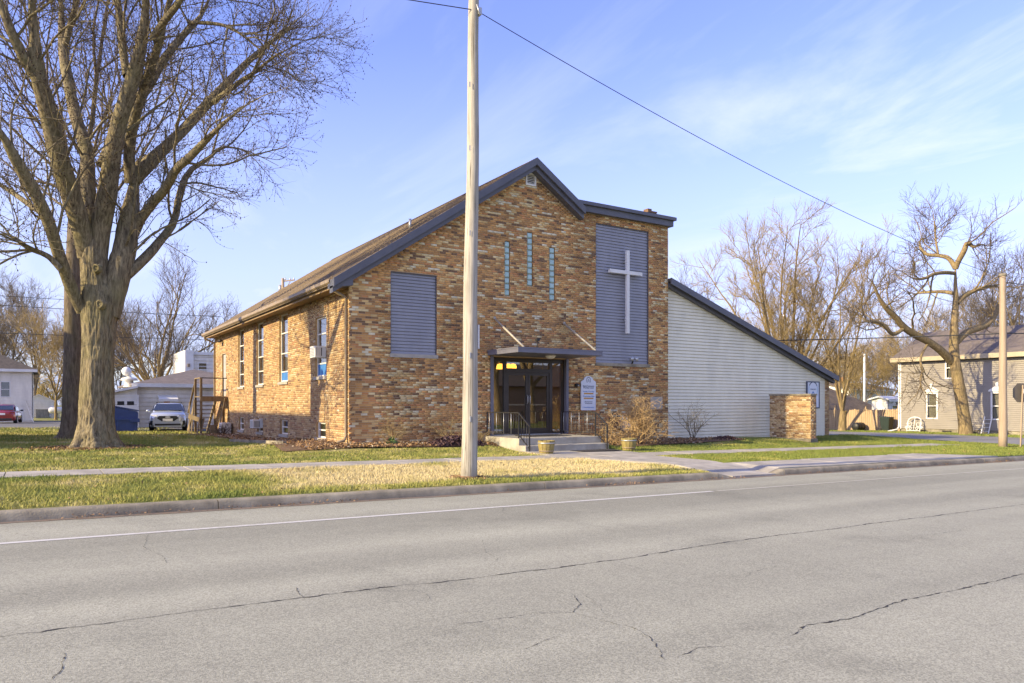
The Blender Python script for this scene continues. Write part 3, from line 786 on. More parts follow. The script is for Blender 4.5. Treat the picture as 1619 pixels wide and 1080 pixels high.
def brickmesh(name, B, to_world, parent, weights, rg, mats=None):
    """one joined mesh of many bricks; each brick keeps its own colour"""
    B = np.array(B); n = len(B)
    d = 0.007 + rg.normal(0, 0.0016, n).clip(-.004, .004)
    c = np.zeros((n, 8, 3))
    for i, (uu, zz_, dd) in enumerate([(0, 2, 0), (1, 2, 0), (0, 3, 0), (1, 3, 0), (0, 2, 1), (1, 2, 1), (0, 3, 1), (1, 3, 1)]):
        c[:, i, 0] = B[:, uu]; c[:, i, 1] = B[:, zz_]; c[:, i, 2] = d * dd - 0.003 * (1 - dd)
    V = to_world(c.reshape(-1, 3))
    F = (BF[None] + 8 * np.arange(n)[:, None, None]).reshape(-1, 4)
    mi = rg.choice(len(weights), n, p=weights / weights.sum())
    for i in range(1, n):
        if rg.random() < .16: mi[i] = mi[i - 1]
    o = npmesh(name, V, F, mats or M_brk, parent, np.repeat(mi, 5))
    o['kind'] = 'stuff'
    return o

# ---- facade openings  (x0, x1, z0, z1)
def fr(u0, v0, u1, v1, Y=YF):
    a = onY(u0, v0, Y); b = onY(u1, v1, Y); return (a.x, b.x, min(a.z, b.z), max(a.z, b.z))
p1 = fr(617.5, 428.6, 690.8, 561.6); PAN1 = (p1[0], p1[1], onY(654, 560, YF).z, onY(654, 432, YF).z)
p2 = fr(942.3, 352, 1026, 575.5); PAN2 = (p2[0], p2[1], onY(984, 574.5, YF).z, onY(984, 359, YF).z)
DOOR = (onY(776.9, 640, YF).x, onY(896.5, 640, YF).x, 0.46, 3.02)
GB = []
for (u0, u1, vt, vb) in ((797.8, 806.5, 381, 467.5), (833.5, 842.5, 367, 452), (868.5, 877.5, 391, 475)):
    a = onY(u0, 430, YF).x; b = onY(u1, 430, YF).x; um = (u0 + u1) / 2
    GB.append((a, b, onY(um, vb, YF).z, onY(um, vt, YF).z))
vt_ = fr(832, 275, 846, 292); VENT = (onY(832, 283, YF).x, onY(846, 283, YF).x, onY(839, 292, YF).z, onY(839, 275, YF).z)
PLQ = (onY(1028.5, 636, YF).x, onY(1047.5, 636, YF).x, onY(1038, 646.5, YF).z, onY(1038, 627.5, YF).z)
front_holes = [PAN1, PAN2, DOOR, VENT, PLQ] + GB
def front_top(x):
    return TOWZ if x > TOWX else roofz(x) - 0.30
rgF = np.random.default_rng(5)
fw = MB()
for (a, b, l0, l1, t0, t1) in wall_pieces(XL, XR, front_top, [RIDGE_X, TOWX], front_holes, -0.1):
    fw.add([(a, YF + .006, l0), (b, YF + .006, l1), (b, YF + .006, t1), (a, YF + .006, t0)], [(0, 1, 2, 3)])
for h in front_holes:                              # reveals of the openings
    dpt = 0.9 if h is DOOR else 0.14
    x0, x1, z0, z1 = h
    fw.add([(x0, YF + .006, z0), (x1, YF + .006, z0), (x1, YF + .006, z1), (x0, YF + .006, z1), (x0, YF + dpt, z0), (x1, YF + dpt, z0), (x1, YF + dpt, z1), (x0, YF + dpt, z1)],
           [(0, 4, 5, 1), (1, 5, 6, 2), (2, 6, 7, 3), (3, 7, 4, 0)], 1)
fw.add([(XR, YF + .006, -0.1), (XR, YF + 3.4, -0.1), (XR, YF + 3.4, TOWZ), (XR, YF + .006, TOWZ)], [(0, 1, 2, 3)], 1)      # tower return
front_wall = fw.build("front_wall", [M_mortar, M_brk[1]], church)
FB = bricks(XL, XR, front_top, front_holes, 0.0, 9.6, rgF)
# the 300 bricks that show largest are objects of their own: full bricks, nearest to the camera
def show(b):
    xc, zc = (b[0] + b[1]) / 2, (b[2] + b[3]) / 2
    d = FX_ * xc + FY_ * YF
    a0 = (FY_ * b[0] - FX_ * YF) / (FX_ * b[0] + FY_ * YF); a1 = (FY_ * b[1] - FX_ * YF) / (FX_ * b[1] + FY_ * YF)
    vis = 1.0 if zc > G(xc, YF - .1) + 0.1 else 0.0
    return (a1 - a0) * (b[3] - b[2]) / d * vis
full = [b for b in FB if b[1] - b[0] > 0.192]
full.sort(key=show, reverse=True)
own = full[:290]; ownset = set(own)
rest = [b for b in FB if b not in ownset]
tw_front = lambda c: np.stack([c[:, 0], YF + .006 - c[:, 2], c[:, 1]], 1)
brickmesh("brickwork", rest, tw_front, front_wall, BW_FRONT, rgF)
bm_cache = []
for k, m in enumerate(M_brk):
    mb = MB()
    c = [(-.0966, .003, -.0289), (.0966, .003, -.0289), (-.0966, .003, .0289), (.0966, .003, .0289), (-.0966, -.007, -.0289), (.0966, -.007, -.0289), (-.0966, -.007, .0289), (.0966, -.007, .0289)]
    me = bpy.data.meshes.new("brick"); me.from_pydata(c, [], [tuple(f) for f in BF]); me.materials.append(m); me.update(); bm_cache.append(me)
for b in own:
    k = int(rgF.choice(8, p=BW_FRONT / BW_FRONT.sum()))
    o = bpy.data.objects.new("brick", bm_cache[k]); COL.objects.link(o); o.parent = front_wall
    o.location = Vector(((b[0] + b[1]) / 2, YF + .006 + float(rgF.normal(0, .0012)), (b[2] + b[3]) / 2)) - org(front_wall)

# ---- side wall (faces -X)
def yl(u): return onX(u, 600, XL).y
SW = [(22.60, 23.72, 2.36, 4.26), (26.88, 28.02, 2.30, 4.80), (30.35, 31.5, 2.26, 4.80), (33.75, 34.85, 2.24, 4.80)]
BWN = [(22.66, 23.62, 0.40, 0.90), (26.88, 27.9, 0.37, 0.90), (30.45, 31.4, 0.34, 0.90), (33.8, 34.75, 0.32, 0.90)]
RDOOR = (37.5, 38.4, 1.86, 3.92)
side_holes = SW + BWN + [RDOOR]
side_top = lambda y: 5.0
sw = MB()
for (a, b, l0, l1, t0, t1) in wall_pieces(YF, YB, side_top, [], side_holes, -0.3):
    sw.add([(XL + .006, b, l1), (XL + .006, a, l0), (XL + .006, a, t0), (XL + .006, b, t1)], [(0, 1, 2, 3)])
for h in side_holes:
    y0, y1, z0, z1 = h; dpt = 0.16
    sw.add([(XL + .006, y0, z0), (XL + .006, y1, z0), (XL + .006, y1, z1), (XL + .006, y0, z1), (XL + dpt, y0, z0), (XL + dpt, y1, z0), (XL + dpt, y1, z1), (XL + dpt, y0, z1)],
           [(0, 4, 5, 1), (1, 5, 6, 2), (2, 6, 7, 3), (3, 7, 4, 0)], 1)
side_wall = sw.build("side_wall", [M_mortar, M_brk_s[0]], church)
rgS = np.random.default_rng(9)
SB = bricks(YF, YB, side_top, side_holes, -0.1, 5.0, rgS)
tw_side = lambda c: np.stack([XL + .006 - c[:, 2], c[:, 0], c[:, 1]], 1)
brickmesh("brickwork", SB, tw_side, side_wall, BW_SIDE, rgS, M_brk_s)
bk = MB(); bk.box(XL + .02, XR, YB - .2, YB, -0.3, 5.0)
bk.prism([(XL, 5.0), (XR, 5.0), (RIDGE_X, RIDGE_Z - .3)], 'y', YB - .2, YB)
bk.build("rear_wall", M_brk[2], church)
# inner shell so that windows look into a dark room
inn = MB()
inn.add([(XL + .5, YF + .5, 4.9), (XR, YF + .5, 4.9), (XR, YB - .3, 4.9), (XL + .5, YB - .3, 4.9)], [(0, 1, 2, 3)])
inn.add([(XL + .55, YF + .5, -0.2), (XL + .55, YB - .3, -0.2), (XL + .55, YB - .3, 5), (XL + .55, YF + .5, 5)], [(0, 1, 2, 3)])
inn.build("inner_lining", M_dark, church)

# ---- main roof : shingle courses as real steps
OVF = 0.34
def roof_courses(xe, sgn, nC, y0, y1, name):
    mb = MB()
    run = abs(RIDGE_X - xe); dx = run / nC
    for k in range(nC):
        xa = xe + sgn * dx * k; xb = xe + sgn * dx * (k + 1) + sgn * 0.01
        za = roofz(xa); zb = roofz(xb)
        w = float(RNG.normal(0, 0.003))
        vs = [(xa, y0, za + .018 + w), (xa, y1, za + .018 + w), (xb, y1, zb + .004), (xb, y0, zb + .004), (xa, y0, za), (xa, y1, za)]
        mb.add(vs, [(0, 3, 2, 1) if sgn > 0 else (0, 1, 2, 3), (0, 1, 5, 4)])
    return mb
roof = MB()
for sgn, xe in ((1, EAVE_X), (-1, 20.4)):
    za = roofz(xe); zr = RIDGE_Z
    roof.prism([(xe, za - .002), (RIDGE_X, zr - .002), (RIDGE_X, zr - .14), (xe, za - .14)], 'y', (YF - OVF + .04) if sgn > 0 else YF - OVF + .04 if False else (YF - OVF + .04 if sgn > 0 else YF + 3.0), YB + .3)
# right slope short piece over the gable in front of the tower
roof.prism([(RIDGE_X, RIDGE_Z - .002), (TOWX + .1, roofz(TOWX + .1) - .002), (TOWX + .1, roofz(TOWX + .1) - .14), (RIDGE_X, RIDGE_Z - .14)], 'y', YF - OVF + .04, YF + 2.99)
roof_o = roof.build("roof", M_shingle, church)
sh = roof_courses(EAVE_X, 1, 58, YF - OVF + .03, YB + .3, "shingles")
so_ = sh.build("shingles", M_shingle, roof_o); so_['kind'] = 'stuff'
rc = MB(); rc.prism([(RIDGE_X - .16, RIDGE_Z - .08), (RIDGE_X, RIDGE_Z + .035), (RIDGE_X + .16, RIDGE_Z - .08)], 'y', YF - OVF + .03, YB + .3)
rc.build("ridge_cap", M_shingle, roof_o)
# rake fascia in two stepped boards
for (name, dz0, dz1, ya, yb) in (("rake_board", -.205, .035, YF - OVF - .05, YF - OVF + .03), ("rake_frieze", -.365, -.17, YF - OVF + .06, YF - .012)):
    for (xa, xb) in ((EAVE_X - .02, RIDGE_X), (RIDGE_X, TOWX + .16)):
        mb = MB(); mb.prism([(xa, roofz(xa) + dz0), (xb, roofz(xb) + dz0), (xb, roofz(xb) + dz1), (xa, roofz(xa) + dz1)], 'y', ya, yb)
        mb.build(name, M_fascia, roof_o)
mb = MB(); mb.prism([(EAVE_X - .02, roofz(EAVE_X) - .24), (XL + .02, roofz(XL) - .50), (XL + .02, roofz(XL) - .2), (EAVE_X - .02, roofz(EAVE_X) - .0)], 'y', YF - OVF + .035, YF + .16)
mb.build("eave_return", M_fascia, roof_o)
# tower parapet fascia + roof
mb = MB(); mb.box(TOWX - .12, XR + .20, YF - .26, YF + 3.4, TOWZ + .20, TOWZ + .32)
mb.build("tower_coping", M_fascia, roof_o)
mb = MB(); mb.box(TOWX - .02, XR + .12, YF - .17, YF + 3.3, TOWZ - .02, TOWZ + .198)
mb.build("tower_fascia", M_fascia, roof_o)
# soffit, gutter, downspouts
mb = MB(); mb.box(EAVE_X + .10, XL - .001, YF + .17, YB + .2, 4.84, 4.87); mb.build("soffit", M_soffit, roof_o)
mb = MB(); mb.box(EAVE_X + .085, EAVE_X + .105, YF + .0, YB + .25, 4.80, 5.03); mb.build("eave_fascia", M_soffit, roof_o)
GUT = []
mb = MB()
mb.prism([(EAVE_X - .05, 5.055), (EAVE_X - .055, 4.96), (EAVE_X - .02, 4.925), (EAVE_X + .08, 4.925), (EAVE_X + .08, 4.94), (EAVE_X - .015, 4.94), (EAVE_X - .04, 4.965), (EAVE_X - .038, 5.055)], 'y', YF - .02, YB + .25)
mb.build("gutter", M_gutter, roof_o)
for k in range(9):
    mb = MB(); yk = YF + 4.6 + k * .55
    if 26 < yk < 29.2 or 30 < yk < 31: mb.bar((EAVE_X - .05, yk, 5.06), (EAVE_X + .10, yk, 5.085), .28, .012); mb.build("gutter_guard", M_steel, roof_o)
for yk in (YF + .12, YB - .12):
    mb = MB()
    mb.tube([(EAVE_X + .02, yk, 4.93), (EAVE_X + .02, yk, 4.80), (XL - .12, yk, 4.62), (XL - .045, yk, 4.55), (XL - .045, yk, 1.0), (XL - .045, yk, G(XL, yk) + .25), (XL - .10, yk - .02, G(XL, yk) + .12), (XL - .32, yk - .03, G(XL, yk) + .08)], 0.042, 8)
    mb.build("downspout", M_gutter, church)
mb = MB(); mb.tube([(10.9, YF + 3.2, roofz(10.9) - .05), (10.9, YF + 3.2, roofz(10.9) + .32)], .05, 8); mb.build("vent_pipe", M_steel, roof_o)
mb = MB(); cy = YF + 1.3; cx = onY(1025.5, 340, cy).x
mb.box(cx - .2, cx + .2, cy - .2, cy + .2, TOWZ + .3, TOWZ + .80); mb.box(cx - .24, cx + .24, cy - .24, cy + .24, TOWZ + .801, TOWZ + .86)
mb.box(cx - .15, cx + .05, cy - .13, cy + .13, TOWZ + .861, TOWZ + .97)
mb.build("chimney", [M_brk[5]], roof_o)

def lap_board(mb, xa, xb0, xb1, yb, za, zb, dep, gr):
    """one lap: proud lip at the foot, leaning face, deep groove under the next lap"""
    e = zb - za
    prof = [(yb, za), (yb - dep, za), (yb - dep * .95, za + e * .12), (yb - dep * .62, zb - e * gr), (yb - dep * .05, zb - e * gr * .96), (yb - dep * .05, zb)]
    n = len(prof); vs = []
    for (y_, z_) in prof:
        t = (z_ - za) / e; vs += [(xa, y_, z_), (xb0 + (xb1 - xb0) * t, y_, z_)]
    mb.add(vs, [(2 * i, 2 * i + 1, 2 * i + 3, 2 * i + 2) for i in range(n - 1)] + [tuple(2 * i + 1 for i in range(n)), tuple(2 * i for i in range(n))[::-1]])
# ---- wing with grey siding, lean-to roof
YW = YF + 0.18
WX1 = 30.05; WXE = 30.62
wtop = lambda x: 6.16 - (x - XR) * (6.16 - 2.62) / (WXE - XR)
wing = MB()
wing.add([(XR, YW + .02, -.4), (WX1, YW + .02, -.4), (WX1, YW + .02, wtop(WX1) - .1), (XR, YW + .02, wtop(XR) - .1)], [(0, 1, 2, 3)])
wing.add([(WXE - .2, YW, -.5), (WXE - .2, YB - 6, -.5), (WXE - .2, YB - 6, wtop(WXE - .2)), (WXE - .2, YW, wtop(WXE - .2))], [(0, 1, 2, 3)])
wing_o = wing.build("wing_wall", M_wingsid, church)
EXP = 0.127
k = 0
while True:
    za = 0.02 + EXP * k; zb = za + EXP
    if zb > wtop(XR) - .05: break
    xe = min(WX1, XR + (wtop(XR) - .06 - zb) / ((6.16 - 2.62) / (WXE - XR)))
    xea = min(WX1, XR + (wtop(XR) - .06 - za) / ((6.16 - 2.62) / (WXE - XR)))
    if xe - XR < .05: break
    mb = MB()
    lap_board(mb, XR + .01, xea, xe, YW + .018, za, zb, .048, .21)
    mb.build("siding_board", M_wingsid, wing_o)
    k += 1
mb = MB(); mb.box(WX1 - .07, WX1, YW - .028, YW - .018, -.2, wtop(WX1) - .1); mb.build("corner_trim", M_wingsid, wing_o)
mb = MB(); mb.box(XR + .001, XR + .06, YW - .028, YW - .0185, 0, wtop(XR) - .1); mb.build("corner_trim", M_wingsid, wing_o)
# brick end return of the wing
rb = MB(); rb.box(WX1 + .006, WXE - .2, YW + .005, YW + .3, -.4, wtop(WXE) + .05); ret = rb.build("wing_brick_end", M_mortar, church)
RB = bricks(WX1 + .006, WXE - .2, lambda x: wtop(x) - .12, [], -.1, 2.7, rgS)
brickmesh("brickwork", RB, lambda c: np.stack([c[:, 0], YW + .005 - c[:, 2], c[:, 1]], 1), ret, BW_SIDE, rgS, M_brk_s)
mb = MB(); mb.prism([(XR + .01, wtop(XR) - .02), (WXE, wtop(WXE) - .02), (WXE, wtop(WXE) + .10), (XR + .01, wtop(XR) + .10)], 'y', YW - .30, YB - 6); wr = mb.build("wing_roof", M_shingle_d, church)
mb = MB(); mb.prism([(XR + .01, wtop(XR) - .12), (WXE + .03, wtop(WXE) - .12), (WXE + .03, wtop(WXE) + .115), (XR + .01, wtop(XR) + .115)], 'y', YW - .36, YW - .302); mb.build("wing_rake", M_fascia, wr)
mb = MB(); mb.prism([(XR + .01, wtop(XR) - .20), (WXE - .05, wtop(WXE) - .20), (WXE - .05, wtop(WXE) - .06), (XR + .01, wtop(XR) - .06)], 'y', YW - .20, YW - .02); mb.build("wing_frieze", M_fascia, wr)
mb = MB(); mb.tube([(27.9, YW - .05, .35), (27.9, YW - .05, .7), (27.9, YW + .01, .72)], .025, 6); mb.build("hose_tap", M_steel, church)

# ---- siding panels on the facade
def panel(H, n, sill_mat):
    x0, x1, z0, z1 = H
    mb = MB(); mb.add([(x0, YF + .10, z0), (x1, YF + .10, z0), (x1, YF + .10, z1), (x0, YF + .10, z1)], [(0, 1, 2, 3)])
    p = mb.build("siding_panel", M_blue, church)
    e = (z1 - z0) / n
    for k in range(n):
        za = z0 + e * k; zb = za + e
        b_ = MB(); lap_board(b_, x0 + .03, x1 - .03, x1 - .03, YF + .096, za, zb, .04, .2)
        b_.build("siding_board", M_blue, p)
    t = MB()
    t.box(x0, x0 + .028, YF + .03, YF + .098, z0, z1); t.box(x1 - .028, x1, YF + .03, YF + .098, z0, z1); t.box(x0 + .029, x1 - .029, YF + .03, YF + .098, z1 - .03, z1)
    t.build("panel_trim", M_fascia, p)
    s_ = MB(); s_.box(x0 - .03, x1 + .03, YF - .03, YF + .11, z0 - .115, z0 - .002); s_.build("stone_sill", sill_mat, p)
panel(PAN1, 25, M_stone)
panel(PAN2, 46, M_kerb)
# ---- glass block columns
for i, (x0, x1, z0, z1) in enumerate(GB):
    mb = MB(); mb.box(x0, x1, YF + .06, YF + .12, z0, z1); c = mb.build("glass_block_column", M_mortar, church)
    n = 9 if i != 1 else 9
    e = (z1 - z0) / n
    for k in range(n):
        b_ = MB()
        za, zb = z0 + e * k + .008, z0 + e * (k + 1) - .008
        xa, xb = x0 + .008, x1 - .008
        zi = .03
        b_.add([(xa, YF + .05, za), (xb, YF + .05, za), (xb, YF + .05, zb), (xa, YF + .05, zb), (xa + zi, YF + .012, za + zi), (xb - zi, YF + .012, za + zi), (xb - zi, YF + .012, zb - zi), (xa + zi, YF + .012, zb - zi)],
               [(0, 1, 5, 4), (1, 2, 6, 5), (2, 3, 7, 6), (3, 0, 4, 7), (4, 5, 6, 7)])
        b_.build("glass_block", M_glblock, c)
# ---- gable vent
x0, x1, z0, z1 = VENT
mb = MB()
mb.box(x0 - .03, x1 + .03, YF - .03, YF + .05, z0 - .03, z0 + .03); mb.box(x0 - .03, x1 + .03, YF - .03, YF + .05, z1 - .03, z1 + .03)
mb.box(x0 - .03, x0 + .03, YF - .03, YF + .05, z0 + .031, z1 - .031); mb.box(x1 - .03, x1 + .03, YF - .03, YF + .05, z0 + .031, z1 - .031)
vt = mb.build("gable_vent", M_white, church)
mb = MB(); mb.add([(x0, YF + .1, z0), (x1, YF + .1, z0), (x1, YF + .1, z1), (x0, YF + .1, z1)], [(0, 1, 2, 3)]); mb.build("vent_backing", M_black, vt)
for k in range(5):
    zc = z0 + .055 + (z1 - z0 - .08) / 5 * (k + .35)
    mb = MB(); mb.bar((x0 + .032, YF + .02, zc), (x1 - .032, YF + .02, zc), .05, .014); mb.build("vent_slat", M_white, vt)
# ---- stone plaque
x0, x1, z0, z1 = PLQ
mb = MB(); mb.box(x0, x1, YF - .004, YF + .1, z0, z1); mb.build("cornerstone", M_stone, church)

# ---- canopy with two tie rods and a round light
cx0, cx1, cy0 = 12.16, 15.45, 18.78
CZ0, CZ1 = 3.055, 3.215
mb = MB(); mb.box(cx0, cx1, cy0, YF - .002, CZ0, CZ1); can = mb.build("canopy", M_canopy, church, bevel=.008)
mb = MB(); mb.box(cx0 - .012, cx1 + .012, cy0 - .012, YF - .004, CZ1 - .03, CZ1 + .006); mb.build("canopy_edge", M_canopy, can)
for xx in (12.42, 15.22):
    mb = MB(); mb.tube([(xx, YF, 4.27), (xx, cy0 + .06, CZ1)], .034, 8); mb.ball((xx, YF - .02, 4.27), .055, 8); mb.build("tie_rod", pm("tie_rod_paint", (0.42, 0.39, 0.32), (0.32, 0.29, 0.24), 4, 0.5), can)
mb = MB(); mb.lathe([(.17, 0), (.17, -.03), (.13, -.075), (.06, -.1), (.001, -.105)], (13.95, 19.6, CZ0), 18); mb.build("ceiling_light", M_offw, can)
mb = MB(); mb.tube([(13.35, 19.5, CZ1), (13.35, 19.5, CZ1 + .28)], .02, 6); mb.box(13.30, 13.40, 19.42, 19.54, CZ1 + .28, CZ1 + .36); mb.build("roof_sensor", M_black, can)

# ---- glazed entrance : frame set back, pair of doors, side lights, transom
YD = YF + 0.16
dx0, dx1, dz0, dz1 = DOOR
ux = lambda u: onY(u, 640, YD).x
mB = [(dx0 + .02, dx0 + .09), (ux(795.5) , ux(799.8)), (ux(867.5), ux(872.0)), (ux(888.5), ux(893.5))]
ent = MB()
for a, b in mB: ent.box(a, b, YD - .05, YD + .05, dz0 + .02, dz1 - .02)
ent.box(mB[0][0], mB[3][1], YD - .052, YD + .052, dz1 - .14, dz1 - .01)
ent.box(mB[0][0], mB[3][1], YD - .052, YD + .052, dz0 + .01, dz0 + .075)
ZT = onY(834, 586, YD).z
ent.box(mB[1][1], mB[2][0], YD - .051, YD + .051, ZT - .06, ZT + .06)
ent_o = ent.build("entrance_frame", M_bronze, church)
for (xx, w_) in ((dx0 - .04, .11), (dx1 - .05, .10)):
    mb = MB(); mb.box(xx, xx + w_, YF - .035, YF + .10, dz0 - .4 if False else dz0, dz1 + .02); mb.build("jamb_trim", M_canopy, ent_o)
def pane(a, b, z0_, z1_, y, parent, mat=M_door_glass):
    mb = MB(); mb.box(a, b, y - .004, y + .004, z0_, z1_); return mb.build("pane", mat, parent)
pane(mB[0][1] - .01, mB[1][0] + .01, dz0 + .07, dz1 - .13, YD, ent_o)
pane(mB[2][1] - .01, mB[3][0] + .01, dz0 + .07, dz1 - .13, YD, ent_o)
pane(mB[1][1] - .01, mB[2][0] + .01, ZT + .05, dz1 - .13, YD, ent_o)
mid = (mB[1][1] + mB[2][0]) / 2
for (a, b, hs) in ((mB[1][1] + .006, mid - .004, 1), (mid + .004, mB[2][0] - .006, -1)):
    mb = MB(); st = .085
    za, zb = dz0 + .08, ZT - .065
    mb.box(a, a + st, YD - .03, YD + .03, za, zb); mb.box(b - st, b, YD - .03, YD + .03, za, zb)
    mb.box(a + st, b - st, YD - .029, YD + .029, zb - .10, zb); mb.box(a + st, b - st, YD - .029, YD + .029, za, za + .13)
    d_ = mb.build("door", M_bronze, church)
    pane(a + st - .008, b - st + .008, za + .12, zb - .09, YD, d_)
    hx = (b - st / 2) if hs > 0 else (a + st / 2)
    hh = MB(); hh.tube([(hx, YD - .03, za + .95), (hx, YD - .085, za + .97), (hx, YD - .085, za + 1.22), (hx, YD - .03, za + 1.24)], .014, 8); hh.build("handle", M_steel, d_)
    pb = MB(); pb.bar((a + st, YD + .06, za + .92), (b - st, YD + .06, za + .92), .03, .05); pb.build("push_bar", M_steel, d_)
# foyer behind the glass
mb = MB()
fx0, fx1, fy0, fy1, fz0, fz1 = dx0 - .6, dx1 + 1.2, YD + .12, YF + 4.2, 0.45, 3.1
mb.add([(fx0, fy0, fz0), (fx1, fy0, fz0), (fx1, fy1, fz0), (fx0, fy1, fz0)], [(0, 1, 2, 3)], 1)
mb.add([(fx0, fy1, fz0), (fx1, fy1, fz0), (fx1, fy1, fz1), (fx0, fy1, fz1)], [(3, 2, 1, 0)], 0)
mb.add([(fx0, fy0, fz0), (fx0, fy1, fz0), (fx0, fy1, fz1), (fx0, fy0, fz1)], [(0, 1, 2, 3)], 0)
mb.add([(fx1, fy0, fz0), (fx1, fy1, fz0), (fx1, fy1, fz1), (fx1, fy0, fz1)], [(3, 2, 1, 0)], 0)
mb.add([(fx0, fy0, fz1), (fx1, fy0, fz1), (fx1, fy1, fz1), (fx0, fy1, fz1)], [(3, 2, 1, 0)], 0)
mb.build("foyer", [M_foyer, M_carpet], church)
M_lamp = emat("lit_lamp_glass", (1.0, 0.48, 0.07), 1.5)
la = onY(800, 579, 22.4)
lamp = thing("pendant_lamp", "lit amber three shade pendant lamp behind the glass entrance", "lamp", (la.x, 22.4, 3.1))
mb = MB(); mb.tube([(la.x, 22.4, 3.1), (la.x, 22.4, la.z + .05)], .015, 6); mb.build("stem", M_bronze, lamp)
for k, uu in enumerate((790.7, 803.5, 811)):
    q = onY(uu, 579, 22.4 + (.1, -.12, .1)[k])
    mb = MB(); mb.lathe([(.04, .09), (.10, .07), (.135, -.02), (.14, -.10), (.12, -.105), (.001, -.09)], tuple(q), 14); mb.build("lamp_shade", M_lamp, lamp)
    mb = MB(); mb.tube([(la.x, 22.4, la.z + .06), (q.x, q.y, q.z + .07)], .01, 5); mb.build("arm", M_bronze, lamp)

# ---- side wall windows
def side_window(H, rows, blue=False, curtain=True):
    y0, y1, z0, z1 = H; xf = XL + .10; w = .05
    mb = MB()
    mb.box(xf - .03, xf + .03, y0, y0 + w, z0, z1); mb.box(xf - .03, xf + .03, y1 - w, y1, z0, z1)
    mb.box(xf - .029, xf + .029, y0 + w, y1 - w, z1 - w, z1); mb.box(xf - .029, xf + .029, y0 + w, y1 - w, z0, z0 + w)
    for t in rows: mb.box(xf - .027, xf + .027, y0 + w, y1 - w, z0 + (z1 - z0) * t - .02, z0 + (z1 - z0) * t + .02)
    f = mb.build("window", M_offw, church)
    cuts = [0] + list(rows) + [1]
    for a, b in zip(cuts[:-1], cuts[1:]):
        p = MB(); p.box(xf + .004, xf + .010, y0 + w - .01, y1 - w + .01, z0 + (z1 - z0) * a + .015, z0 + (z1 - z0) * b - .015); p.build("pane", M_glassdark, f)
    s_ = MB(); s_.box(XL - .05, XL + .12, y0 - .05, y1 + .05, z0 - .10, z0 - .002); s_.build("sill", M_stone, f)
    if curtain:
        c = MB(); c.add([(xf + .12, y0, z0), (xf + .12, y1, z0), (xf + .12, y1, z1), (xf + .12, y0, z1)], [(0, 1, 2, 3)]); c.build("curtain", M_curtain, f)
    if blue:
        c = MB(); c.box(xf - .012, xf + .002, y0 + w, y1 - w, z0 + w, z0 + (z1 - z0) * rows[0] - .02); c.build("blue_lower_panel", M_bluecurt, f)
    return f
side_window(SW[0], (.22, .44, .72), True)
side_window(SW[1], (.15, .42, .72), True)
side_window(SW[2], (.22, .45, .72))
side_window(SW[3], (.22, .45, .72), False, False)
for h in BWN: side_window(h, (.5,), False, True)
y0, y1, z0, z1 = RDOOR
mb = MB(); mb.box(XL + .06, XL + .10, y0 + .03, y1 - .03, z0, z1 - .03); rd = mb.build("rear_door", pm("grey_door", (0.42, 0.39, 0.36), (0.36, 0.33, 0.3), 2, 0.6), church)
mb = MB(); mb.ball((XL + .03, y0 + .12, z0 + 1.0), .03, 8); mb.build("door_knob", M_steel, rd)

# ================================================================== THINGS ON THE CHURCH
# cross
cxp = onY(988.5, 460, YF + .02)
zt, zb_ = onY(988.5, 397, YF).z, onY(988.5, 527.5, YF).z
zc = onY(988.5, 432, YF).z
xa, xb = onY(963, 430, YF - .1).x, onY(1014, 434, YF - .1).x
cr = thing("cross", "white wooden cross mounted on the tall slate blue siding panel", "cross", (cxp.x, YF - .1, zb_))
mb = MB(); mb.box(cxp.x - .065, cxp.x + .065, YF - .16, YF - .06, zb_, zt); mb.build("upright", M_white, cr, bevel=.006)
mb = MB(); mb.box(xa, xb, YF - .168, YF - .055, zc - .065, zc + .065); mb.build("crossbar", M_white, cr, bevel=.006)
for z_ in (zb_ + .5, zt - .4):
    mb = MB(); mb.box(cxp.x - .04, cxp.x + .04, YF - .058, YF + .055, z_ - .03, z_ + .03); mb.build("standoff", M_steel, cr)

# church sign on the facade
def text_obj(name, s, size, x, z, y, mat, parent, facing='-y', w=None, bold=False):
    cu = bpy.data.curves.new(name, 'FONT'); cu.body = s; cu.size = size; cu.align_x = 'CENTER'; cu.align_y = 'CENTER'; cu.extrude = 0.0015
    if bold: cu.offset = size * 0.02
    tmp = bpy.data.objects.new(name, cu); COL.objects.link(tmp)
    dg = bpy.context.evaluated_depsgraph_get()
    me = bpy.data.meshes.new_from_object(tmp.evaluated_get(dg))
    bpy.data.objects.remove(tmp); me.name = name
    if w and len(me.vertices):
        xs = [v.co.x for v in me.vertices]; k = w / (max(xs) - min(xs))
        for v in me.vertices: v.co.x *= k
    o0 = org(parent)
    for v in me.vertices:
        a, b, c = v.co
        v.co = Vector((x + a, y - c, z + b)) - o0
    me.materials.clear(); me.materials.append(mat)
    o = bpy.data.objects.new(name, me); COL.objects.link(o); o.parent = parent
    return o
ys = YF - .09
sx0, sx1 = onY(918.6, 620, ys).x, onY(941.5, 620, ys).x
sz0, sz1, sz2 = onY(930, 648.8, ys).z, onY(930, 603.5, ys).z, onY(930, 594.8, ys).z
scx = (sx0 + sx1) / 2; sw_ = sx1 - sx0
sg = thing("church_sign", "white arched top service times sign on the brick right of the entrance", "sign", (scx, ys, sz0))
arc = []
ra = (sw_ * .31)
for k in range(13):
    a = math.pi * k / 12
    arc.append((scx + ra * math.cos(a), sz1 + (sz2 - sz1) * 0.35 + (sz2 - sz1) * 0.65 * math.sin(a)))
poly = [(sx0, sz0), (sx1, sz0), (sx1, sz1)] + arc + [(sx0, sz1)]
mb = MB(); mb.prism(poly, 'y', ys - .02, ys + .02); mb.build("board", M_signwhite, sg)
